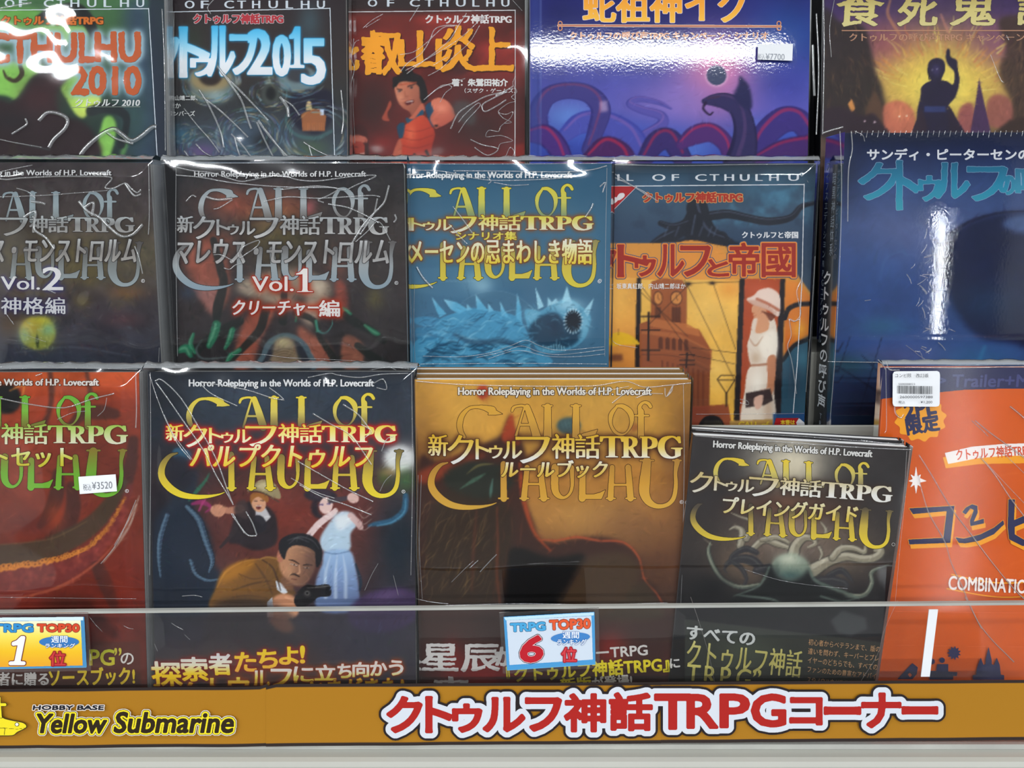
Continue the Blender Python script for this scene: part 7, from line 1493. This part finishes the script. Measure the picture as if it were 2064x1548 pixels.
def art_snake():
    Z(); A = Art(1060, -90, 1650, 345, 2.0, (60, 66, 140)); Z(1060, 0, .4864)
    A.vgrad([(-180, (34, 34, 90)), (60, (40, 42, 100)), (180, (44, 50, 112)), (320, (66, 68, 138)), (450, (78, 78, 152)), (560, (58, 76, 156)), (660, (48, 60, 140))])
    A.blob(1080, 150, 160, 160, (36, 74, 140), .7); A.blob(780, 330, 180, 190, (196, 120, 164), .75); A.blob(800, 260, 120, 100, (206, 110, 140), .6); A.blob(600, 420, 200, 90, (132, 110, 176), .6); A.blob(180, 480, 130, 70, (92, 130, 196), .7); A.blob(680, 620, 120, 60, (84, 122, 200), .6); A.blob(950, 560, 60, 60, (84, 116, 196), .6); A.blob(1080, 330, 110, 120, (56, 60, 140), .6); A.blob(200, 60, 180, 60, (36, 40, 84), .5)
    A.noise(80, .10, 4)
    S1, S2, S3 = (66, 52, 118), (92, 70, 140), (42, 38, 92)
    def coil(P, body=S1, hi=(150, 50, 90), lo=S3):
        A.stroke(P, 1, lo, .97, 3); A.stroke([(x + 3, y + w_ * .05, w_ * .8) for x, y, w_ in P], 1, body, .8, 6); A.stroke([(x, y - w_ * .36, w_ * .14) for x, y, w_ in P], 1, hi, .6, 4)
    coil([(480, 560, 30), (560, 520, 46), (560, 480, 40), (480, 455, 34), (430, 430, 30), (470, 410, 26), (550, 425, 20), (600, 450, 8)], (84, 78, 150), (120, 90, 150), (58, 58, 128))
    coil([(160, 560, 60), (230, 510, 90), (330, 510, 100), (430, 560, 100), (480, 640, 90)], (70, 74, 150), (110, 84, 150), (56, 62, 140))
    coil([(60, 560, 80), (50, 470, 84), (90, 400, 76), (170, 375, 70), (260, 390, 76), (310, 450, 84), (290, 540, 70), (260, 620, 60)], (62, 58, 116), (110, 58, 96), (48, 46, 104))
    coil([(20, 560, 60), (80, 560, 90), (130, 610, 90), (160, 680, 80)], (70, 46, 110), (160, 44, 78), (46, 36, 92))
    coil([(260, 660, 60), (330, 610, 90), (400, 640, 90), (430, 700, 70)], (70, 38, 84), (176, 40, 66), (56, 34, 76))
    coil([(480, 680, 60), (540, 590, 90), (600, 580, 90), (650, 660, 80)], (56, 44, 96), (150, 40, 70), (44, 38, 84))
    coil([(640, 600, 40), (700, 560, 80), (770, 550, 80), (830, 600, 70), (850, 680, 60)], (76, 44, 100), (170, 44, 76), (58, 40, 92))
    coil([(940, 640, 60), (980, 570, 100), (1060, 500, 110), (1130, 500, 100), (1180, 560, 90)], (60, 48, 112), (160, 44, 80), (48, 42, 100))
    coil([(960, 660, 50), (1060, 620, 80), (1180, 600, 90)], (66, 40, 96), (160, 40, 76), (50, 34, 84))
    coil([(880, 690, 130), (905, 600, 110), (905, 520, 90), (880, 450, 80), (830, 420, 70), (780, 415, 50), (740, 420, 24)], (50, 46, 84), (80, 60, 100), (36, 34, 66))
    A.poly([(860, 400), (880, 350), (885, 315), (905, 330), (930, 370), (935, 450), (890, 440)], (40, 40, 74), 1, 3, True); A.stroke([(745, 425, 12), (735, 450, 10), (760, 475, 8), (775, 465, 6)], 1, (44, 34, 60), 1, 2); A.stroke([(755, 408, 8), (800, 400, 10)], 1, (60, 44, 70), .9, 2)
    A.ell(790, 312, 46, 46, (206, 170, 196), .8, 0, 6); A.ell(790, 312, 41, 41, (60, 66, 92), 1, 0, 2)
    A.poly([(305, 420), (335, 418), (340, 460), (310, 465)], (200, 170, 196), .5, 3)
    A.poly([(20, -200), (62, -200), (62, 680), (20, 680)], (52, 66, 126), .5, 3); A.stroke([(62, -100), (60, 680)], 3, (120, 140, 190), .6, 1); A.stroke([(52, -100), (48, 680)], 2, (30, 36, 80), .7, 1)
    A.brush(500, 1075, 100, 1630, 320, 14, 3, .16, .45, 16, 5)
    return A
A = art_snake(); Z()
bk = Book('hardcover_book', 'glossy blue hardcover with coiling serpents under an eclipse and a white price sticker', (1069, -60), (1634, -60), .815, 12, DECK_T, A, thick=.02, shell=(40, 44, 90), ylim=345, glossy=True)
Z(1060, 0, .4864)
bk.text('蛇祖神イグ', (240, -60, 925, 92), [(206, 130, 50), (222, 150, 56), (226, 176, 70)], bold=1.1, sm=2.4, out=[(1.0, (206, 190, 190)), ])
bk.line([(135, 106), (1055, 110)], 8, (176, 112, 92), out=[(.8, (214, 196, 170))])
for x in (142, 1048): bk.ring(x, 98, 8, 9, 4, (190, 130, 96)); bk.ring(x, 118, 8, 9, 4, (190, 130, 96))
bk.text('クトゥルフの呼び声TRPG キャンペーン・シナリオ', (182, 132, 1002, 166), (196, 140, 110), bold=.2, sm=1.0, cell=.7, out=[(.6, (214, 186, 176))])
sticker(bk, [(957, 190), (1101, 187), (1098, 257), (955, 252)], [lambda Q: Q.text('税込', (960, 222, 990, 250), (150, 154, 160), rot=-1, cell=.5), lambda Q: Q.text('¥7700', (993, 222, 1072, 248), (136, 140, 148), rot=-1, cell=.5)], 0)
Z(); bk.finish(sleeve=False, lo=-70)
def art_fire():
    Z(); A = Art(1640, -90, 2230, 345, 2.0, (60, 40, 70)); Z(1060, 0, .4864)
    A.vgrad([(-180, (40, 30, 60)), (50, (64, 44, 96)), (200, (120, 74, 110)), (350, (150, 110, 90)), (560, (90, 70, 60))])
    A.blob(1720, 330, 330, 230, (206, 168, 70), .95); A.blob(1720, 360, 230, 160, (228, 210, 100), .95); A.blob(1480, 180, 120, 90, (150, 80, 90), .6); A.blob(1950, 180, 130, 90, (130, 80, 110), .6)
    old = list(TF); Z(); rng = random.Random(6)
    for _ in range(90):
        a = rng.uniform(math.pi * 1.02, math.pi * 1.98); r = rng.uniform(60, 140); cx_, cy_ = 1897, 190
        x, y = cx_ + r * math.cos(a) * 1.2, cy_ + r * math.sin(a); L = rng.uniform(15, 45)
        A.stroke([(x, y, 3.5), (x + L * .5 * math.cos(a) + rng.uniform(-6, 6), y + L * .5 * math.sin(a), 2.6), (x + L * math.cos(a) + rng.uniform(-8, 8), y + L * math.sin(a), .8)], 1, rng.choice([(222, 190, 90), (206, 140, 70), (226, 214, 120), (190, 110, 80)]), rng.uniform(.3, .7), 2)
    TF[:] = old
    A.stroke([(1510, 0, 8), (1500, 60, 14), (1540, 130, 12), (1570, 180, 8)], 1, (190, 130, 90), .6, 4); A.stroke([(1720, 60, 8), (1740, 110, 12), (1760, 150, 6)], 1, (190, 130, 110), .6, 4)
    A.poly([(1230, 60), (1300, 90), (1400, 110), (1430, 200), (1450, 300), (1480, 380), (1480, 560), (1220, 560)], (46, 38, 38), .95, 10, True); A.poly([(1960, 80), (2100, 60), (2200, 60), (2200, 560), (1980, 560), (2010, 430), (1960, 300), (1990, 200)], (66, 50, 44), .9, 10, True)
    A.hair(0, 0, 0, 1, 1, 0, 1, 1, [(0, 0, 0)])
    old = list(TF); Z(); A.hair(120, 1665, 40, 1775, 230, 80, 24, 2.2, [(120, 88, 60), (30, 26, 28), (90, 60, 50)], .5, 4, 25); A.hair(120, 2030, 60, 2100, 250, 110, 24, 2.2, [(150, 110, 70), (40, 30, 30), (110, 80, 60)], .5, 5, 35); TF[:] = old
    A.poly([(1400, 540), (1410, 440), (1445, 370), (1475, 430), (1480, 545)], (92, 66, 50), .9, 4); A.poly([(1335, 430), (1350, 410), (1365, 450), (1350, 470)], (222, 150, 80), .9, 2)
    A.poly([(1480, 450), (1520, 420), (1570, 425), (1610, 470), (1600, 560), (1500, 560)], (190, 110, 86), .95, 4, True); A.blob(1550, 470, 40, 30, (214, 140, 100), .6); A.poly([(1790, 480), (1810, 435), (1850, 430), (1860, 500), (1840, 560), (1790, 560)], (150, 84, 84), .95, 3, True); A.poly([(1910, 430), (1950, 390), (2010, 420), (2010, 520), (1920, 520)], (150, 90, 80), .95, 4, True); A.ell(1578, 480, 4, 4, (240, 230, 200), 1, 0, 1); A.ell(1548, 482, 4, 4, (240, 230, 200), 1, 0, 1)
    A.poly([(1225, 470), (1290, 440), (1350, 460), (1400, 480), (1440, 470), (1480, 520), (1490, 560), (1225, 560)], (48, 34, 44), 1, 4, True); A.ell(1404, 502, 4, 4, (220, 190, 200), 1, 0, 1); A.ell(1445, 505, 4, 4, (220, 190, 200), 1, 0, 1)
    A.poly([(1878, 325), (1900, 430), (1930, 560), (1840, 560), (1862, 430)], (72, 48, 84), 1, 2); A.poly([(1930, 560), (2000, 500), (2100, 470), (2200, 480), (2200, 560)], (60, 44, 40), 1, 4)
    # dark figure with the raised finger
    D = (36, 30, 56)
    A.poly([(1664, 290), (1672, 255), (1700, 241), (1730, 250), (1738, 285), (1725, 320), (1715, 345), (1690, 345), (1675, 325)], D, 1, 2, True)
    A.poly([(1640, 360), (1680, 335), (1740, 335), (1770, 350), (1775, 300), (1750, 270), (1740, 240), (1745, 205), (1756, 205), (1760, 235), (1785, 250), (1790, 285), (1797, 340), (1780, 400), (1750, 440), (1755, 480), (1780, 560), (1640, 560), (1620, 480), (1635, 400)], D, 1, 2, True)
    A.poly([(1640, 450), (1660, 540), (1600, 560), (1625, 480)], (48, 34, 50), 1, 2, True); A.poly([(1750, 440), (1790, 500), (1820, 560), (1760, 560)], (40, 30, 50), 1, 2, True); A.poly([(1650, 440), (1740, 440), (1740, 465), (1650, 465)], (50, 60, 110), .9, 2); A.blob(1700, 290, 20, 26, (70, 60, 110), .7); A.ell(1684, 290, 3, 2.5, (210, 210, 226), 1, 0, 1); A.ell(1704, 286, 3, 2.5, (210, 210, 226), 1, 0, 1); A.stroke([(1665, 290), (1672, 330)], 5, (24, 20, 30), .9, 1)
    A.noise(10, .08, 3)
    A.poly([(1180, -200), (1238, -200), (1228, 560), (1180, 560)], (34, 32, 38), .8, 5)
    A.brush(900, 1660, 0, 2064, 265, 11, 2.6, .28, .5, 17, 8)
    return A
A = art_fire(); Z()
bk = Book('hardcover_book', 'dark hardcover with a robed figure pointing up before yellow flames, top right corner', (1660, -60), (2214, -60), .815, 12, DECK_T, A, W=.228, thick=.03, shell=(36, 34, 42), ylim=345)
Z(1060, 0, .4864)
bk.text('食死鬼譚', (1290, -45, 2180, 108), [(176, 150, 84), (206, 190, 120), (222, 212, 150)], bold=.6, sm=2.4, rough=1.8, rsc=8, slant=.1, out=[(1.0, (80, 70, 50))]) if False else bk.text(boxes=[('食', 1290, -30, 1478, 108), ('死', 1545, -25, 1705, 108), ('鬼', 1765, -35, 1945, 106), ('譚', 2040, -30, 2200, 104)], col=[(176, 156, 90), (206, 192, 124), (216, 206, 146)], bold=1.0, sm=2.4, rough=2.0, rsc=8, slant=.08, out=[(.9, (80, 70, 50))])
bk.line([(1310, 127), (2140, 127)], 4, (190, 140, 110)); bk.text('クトゥルフの呼び声TRPG キャンペーン・シナリオ', (1340, 138, 2270, 172), (186, 140, 112), sm=.9, bold=.15, cell=.7)
for P, w_ in (([(1185, 190), (1188, 300), (1192, 400)], 10), ([(1230, 0), (1232, 250), (1226, 560)], 5), ([(1200, 60), (1210, 300), (1200, 560)], 6), ([(1920, 230), (1960, 330), (1975, 345)], 3), ([(1275, 0), (1255, 120), (1262, 240)], 3), ([(1985, 150), (1995, 170)], 3)):
    bk.crease(P, w_)
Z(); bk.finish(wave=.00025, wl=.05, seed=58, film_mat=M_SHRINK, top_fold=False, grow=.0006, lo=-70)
divider(1065, .872)
# ================================================================== acrylic guard, cards, banner
ACY = 0.5815
def plane_y(y, px0=0, x0=-.95, rot=0.0):
    return Surf(np.array([0.0, y, DECK_B]), RT, np.array([0.0, 0.0, 1.0]))
S = plane_y(ACY)
tilt = 0.0115
gr = root_empty('acrylic_guard', (0, ACY, DECK_B)); tag(gr, 'long clear acrylic guard standing along the shelf edge before the front row', 'guard')
u, v = S.uv(np.array([0.0, 1000.0, 2064.0]), np.array([1233.0, 1223.0, 1214.0]))
zt = lambda x: float(np.interp(x, u, v)) if u[0] < x < u[2] else (v[0] + (x - u[0]) * (v[1] - v[0]) / (u[1] - u[0]) if x <= u[0] else v[2] + (x - u[2]) * (v[2] - v[1]) / (u[2] - u[1]))
th = .0028
X0, X1 = -.8, .8
def strip(z0f, z1f, y0, y1, mat, name, xs=None):
    m_ = MB(); xs = xs if xs is not None else [X0, u[0], u[1], u[2], X1]
    V = []
    for x in xs:
        a, b = z0f(x), z1f(x); V += [(x, y0, a), (x, y1, a), (x, y1, b), (x, y0, b)]
    F = [(0, 1, 2, 3), (4 * len(xs) - 1, 4 * len(xs) - 2, 4 * len(xs) - 3, 4 * len(xs) - 4)]
    for i in range(len(xs) - 1):
        for k in range(4): F.append((4 * i + k, 4 * i + 4 + k, 4 * i + 4 + (k + 1) % 4, 4 * i + (k + 1) % 4))
    m_.add(V, F); return m_.build(name, mat, gr)
m_ = MB(); V = []
xs = [X0, u[0], u[1], u[2], X1]
for x in xs: V += [(x, 0, 0.0002), (x, 0, zt(x) - .0018)]
m_.add(V, [(2 * i, 2 * i + 2, 2 * i + 3, 2 * i + 1) for i in range(4)])
m_.build('clear_panel', M_ACRYL, gr)
strip(lambda x: zt(x) - .0018, lambda x: zt(x), -.0004, th, M_ACEDGE, 'polished_edge')
m_ = MB(); m_.box(X0, X1, -.0004, th, .0002, .004); m_.build('foot_rail', M_ACEDGE, gr)

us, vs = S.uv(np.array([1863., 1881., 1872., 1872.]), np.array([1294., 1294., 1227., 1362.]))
m_ = MB(); m_.box(us[0], us[1], -.0012, -.0006, vs[3], vs[2]); tag(m_.build('glare_strip', M_PAPER, gr), 'white upright strip standing in for lamp glare on the acrylic')  # lamp reflection in the acrylic, built as a white strip
# paper banner in three taped sheets on the guard
SB = plane_y(ACY - .0010)
ban = root_empty('paper_banner', (0, ACY - .001, DECK_B)); tag(ban, 'long orange paper banner with red outlined lettering taped along the shelf edge', 'banner')
OB = (156, 108, 30)
topy = lambda x: 1387 - (x / 2064.0) * 20.0 if x < 540 else 1377 - (x - 540) * (8.0 / 1524); 
boty = lambda x: 1507 - x * (17.0 / 2064)
def sheet(x0, x1, layer, name='paper_sheet', wav=0.0004, seed=1):
    xs = np.linspace(x0, x1, 40); V = []; C = []
    rows = [0, .045, .06, .5, .94, .955, 1.0]
    rng = np.random.RandomState(seed); ph = rng.rand(3) * 6
    for i, x in enumerate(xs):
        for r_ in rows:
            y = topy(x) + (boty(x) - topy(x)) * r_
            uu, vv = SB.uv(np.array([x]), np.array([y])); w_ = wav * (math.sin(x * .012 + ph[0]) + .6 * math.sin(x * .03 + ph[1])) * (.3 + .7 * abs(r_ - .4))
            V.append((uu[0], -.0008 - .00022 * layer - abs(w_), max(vv[0], .0003)))
            C.append(lin((46, 38, 36)) if (r_ < .05 or r_ > .95) else lin(OB))
    n = len(rows); F = [(i * n + k, (i + 1) * n + k, (i + 1) * n + k + 1, i * n + k + 1) for i in range(len(xs) - 1) for k in range(n - 1)]
    return linkmesh(name, raw_mesh(name, np.array(V), np.array(F), cols=np.array(C), smooth=True), ban, M_PRINT)
s1 = sheet(-60, 540, 0, seed=2, wav=.0006); s2 = sheet(537, 1332, 1, wav=.0003, seed=5); s3 = sheet(1330, 2124, 0, wav=.0003, seed=7)
PB = Prints(Surf(np.array([0.0, ACY - .0036, DECK_B]), RT, np.array([0., 0., 1.])), None)
Z(680, 1200, .3343)
RED = (160, 36, 32)
Zb = [('ク', 305, 615, 505, 820), ('ト', 538, 615, 685, 820), ('ゥ', 700, 660, 865, 818), ('ル', 885, 620, 1125, 815), ('フ', 1140, 622, 1345, 812), ('神', 1375, 598, 1612, 815), ('話', 1645, 592, 1892, 808), ('T', 1918, 600, 2125, 800)]
m = text_mask(boxes=Zb, pad=26, cell=1.0)
Z(1360, 1200, .3411)
Zc = [('R', 78, 590, 248, 778), ('P', 272, 588, 435, 775), ('G', 458, 588, 650, 770), ('コ', 685, 608, 865, 758), ('ー', 888, 664, 1092, 696), ('ナ', 1110, 582, 1330, 775), ('ー', 1348, 662, 1548, 694)]
m2 = text_mask(boxes=Zc, pad=26, cell=1.0)
M2 = Mask(min(m.x0, m2.x0), min(m.y0, m2.y0), max(m.x0 + m.a.shape[1] * m.h, m2.x0 + m2.a.shape[1] * m2.h), max(m.y0 + m.a.shape[0] * m.h, m2.y0 + m2.a.shape[0] * m2.h), 1.0)
for q in (m, m2):
    j = int(round((q.x0 - M2.x0) / M2.h)); i = int(round((q.y0 - M2.y0) / M2.h)); hh = min(q.a.shape[0], M2.a.shape[0] - i); ww = min(q.a.shape[1], M2.a.shape[1] - j)
    M2.a[i:i + hh, j:j + ww] |= q.a[:hh, :ww]
M2 = M2.dil(3.6)
Z(); PB.layer(M2.dil(15), (38, 32, 34)); PB.layer(M2.dil(10.5), (196, 200, 208)); PB.layer(M2, RED)
# shop name and the little submarine emblem
Z(0, 1200, .3295)
BK = (44, 38, 30); YS = (222, 204, 40)
PB.text('HOBBY BASE', (205, 672, 635, 698), (34, 34, 40), bold=.9, slant=.15, out=[(1.6, (214, 206, 200))], cell=.7)
m = text_mask('Yellow', (222, 725, 650, 838), pad=16, slant=.18); m3 = text_mask('Submarine', (710, 712, 1432, 835), pad=16, slant=.18)
for q in (m, m3):
    q = q.dil(1.9)
    PB.layer(q.dil(5.6), (214, 206, 196)); PB.layer(q.dil(4.2), BK); PB.layer(q.dil(3.2), YS); PB.layer(q, (46, 36, 24))
PB.shape([(-40, 720), (0, 700), (20, 745), (90, 765), (140, 775), (162, 790), (158, 806), (110, 830), (80, 850), (0, 852), (-40, 850)], YS, sm=True, out=[(1.4, BK)], clip=(-60, 0, 9999, 9999))
PB.shape([(-10, 690), (-5, 615), (8, 618), (8, 655), (40, 655), (44, 664), (40, 672), (10, 672), (16, 745), (-10, 745)], YS, out=[(1.2, BK)])
PB.ring(108, 784, 12, 11, 3, BK); PB.shape([(98, 784), (108, 774), (118, 784), (108, 794)], (232, 230, 220), sm=True)
PB.line([(-20, 808), (35, 806), (30, 850)], 3, BK); PB.line([(30, 806), (110, 812), (160, 806)], 2.4, BK)
PB.build(s2, 'printed_lettering').location = (0, -.0026, 0)
# laminated ranking cards hooked on the guard
def card(px, label, num, yellow, rot):
    Z(); c = np.array([(px[0][0] + px[2][0]) / 2, (px[0][1] + px[2][1]) / 2])
    Sc = Surf(np.array([0.0, ACY - .0042, DECK_B]), RT, np.array([0., 0., 1.]))
    u_, v_ = Sc.uv(np.array([p[0] for p in px], float), np.array([p[1] for p in px], float))
    uc, vc = float(u_.mean()), float(v_.min())
    root = root_empty('ranking_card', (uc, ACY - .0042, DECK_B + vc)); tag(root, label, 'card', 'laminated ranking cards on the acrylic guard')
    def quad(name, mar, y0, y1, mat, par=root, corner=0.0):
        U_, V_ = u_ - uc, v_ - vc; cu, cv = U_.mean(), V_.mean()
        m_ = MB(); P = []
        for a, b in zip(U_, V_):
            P.append((a + math.copysign(mar, a - cu), b + math.copysign(mar, b - cv)))
        m_.add([(x, y0, z) for x, z in P] + [(x, y1, z) for x, z in P], [(0, 1, 2, 3), (7, 6, 5, 4)] + [(i, 4 + i, 4 + (i + 1) % 4, (i + 1) % 4) for i in range(4)])
        return m_.build(name, mat, par)
    quad('laminate_pouch', .0028, -.0005, .0005, M_ACRYL)
    pc = quad('paper_card', 0.0, -.0009, -.0006, principled('card_paper', tuple(lin((96, 160, 200) if yellow or True else 0)), .4, .3, nscale=30, namp=.04))
    S3 = Surf(np.array([uc, ACY - .0042 - .0009, DECK_B + vc]), RT, np.array([0., 0., 1.])); Q = Prints(S3, None)
    def inset(k):
        x = np.array(px, float); return [tuple(p) for p in (x + (c - x) * k)]
    return root, pc, Q, inset
r0, pc, Q, ins = card([(1015, 1243), (1198, 1233), (1200, 1338), (1022, 1350)], 'laminated white card showing a red 6 in front of the gold rulebook', '6', False, -3)
Q.shape(ins(.0), (70, 140, 190)); Q.shape([(1016, 1244), (1197, 1234), (1197, 1240), (1019, 1250)], (176, 206, 216)); Q.shape([(1021, 1250), (1192, 1241), (1195, 1329), (1027, 1340)], (188, 198, 210))
Z(680, 1200, .3343)
Q.text('TRPG', (1046, 165, 1252, 212), (70, 150, 196), bold=1.4, rot=2.5, out=[(.9, (40, 60, 90))], cell=.6); Q.text('TOP30', (1282, 145, 1522, 200), (206, 84, 50), bold=1.4, rot=2.5, out=[(.9, (90, 40, 30))], cell=.6)
Q.text('6', (1108, 242, 1245, 398), (176, 34, 44), bold=2.8, slant=.18, out=[(1.6, (222, 206, 206)), ], cell=.8) if False else (Q.layer(text_mask('6', (1112, 245, 1240, 395), pad=10, slant=.18, cell=.8).dil(5.2), (60, 36, 40)), Q.layer(text_mask('6', (1112, 245, 1240, 395), pad=10, slant=.18, cell=.8).dil(4.0), (214, 196, 200)), Q.layer(text_mask('6', (1112, 245, 1240, 395), pad=10, slant=.18, cell=.8).dil(3.0), (172, 32, 42)))
t = np.linspace(0, 2 * math.pi, 20, endpoint=False)
Q.shape([(1405 + 118 * math.cos(k), 252 - 6 * math.cos(k) + 32 * math.sin(k)) for k in t], (64, 120, 180), sm=True, cell=.7)
Q.text('週間', (1358, 216, 1456, 256), (220, 226, 236), bold=.2, cell=.5, out=[(.7, (50, 90, 150))]); Q.text('ランキング', (1325, 260, 1500, 296), (220, 226, 236), bold=.2, cell=.5, slant=.1, out=[(.8, (50, 90, 150))])
Q.text('位', (1352, 310, 1440, 396), (190, 48, 56), bold=1.0, cell=.6, out=[(1.4, (140, 30, 40))]) if False else Q.text('位', (1352, 310, 1440, 396), (196, 60, 66), bold=.4, cell=.6, out=[(2.0, (150, 34, 44))])
Q.build(pc).location = (0, -.0009, 0)
Z()
r1, pc, Q, ins = card([(-50, 1245), (170, 1243), (175, 1344), (-45, 1348)], 'laminated yellow card showing a white 1 at the left edge', '1', True, 0)
Q.shape([(-50, 1245), (170, 1243), (175, 1344), (-45, 1348)], (70, 132, 176)); Q.shape([(-50, 1245), (168, 1243), (168, 1250), (-50, 1252)], (196, 214, 216))
m = Mask(-46, 1240, 170, 1350, 1.0); m.poly(np.array([(-46, 1253), (163, 1250), (167, 1341), (-42, 1345)], float)); Q.layer(m, [(222, 222, 206), (224, 206, 90), (222, 176, 40), (216, 150, 44)], 1248, 1345)
Z(0, 1200, .3295)
Q.text('TRPG', (-40, 175, 202, 222), (50, 130, 186), bold=1.4, out=[(.9, (40, 60, 90))], cell=.6); Q.text('TOP30', (232, 175, 485, 220), (196, 70, 44), bold=1.4, out=[(.9, (90, 40, 30))], cell=.6)
mk1 = text_mask('1', (75, 255, 165, 415), pad=12, slant=.2, cell=.8); Q.layer(mk1.dil(4.6), (110, 40, 44)); Q.layer(mk1.dil(3.0), (222, 222, 226))
Q.shape([(364 + 122 * math.cos(k), 282 + 34 * math.sin(k)) for k in t], (56, 112, 172), sm=True, cell=.7)
Q.text('週間', (316, 245, 415, 286), (220, 226, 236), bold=.2, cell=.5, out=[(.7, (50, 90, 150))]); Q.text('ランキング', (280, 290, 462, 318), (220, 226, 236), bold=.2, cell=.5, slant=.1, out=[(.8, (50, 90, 150))])
Q.text('位', (308, 340, 404, 426), (186, 56, 56), bold=.4, cell=.6, out=[(2.0, (140, 34, 40)), ])
Q.build(pc).location = (0, -.0009, 0)
Z()
# ------------------------------------------------------------------ clean up
bpy.data.objects.remove(_fo, do_unlink=True)
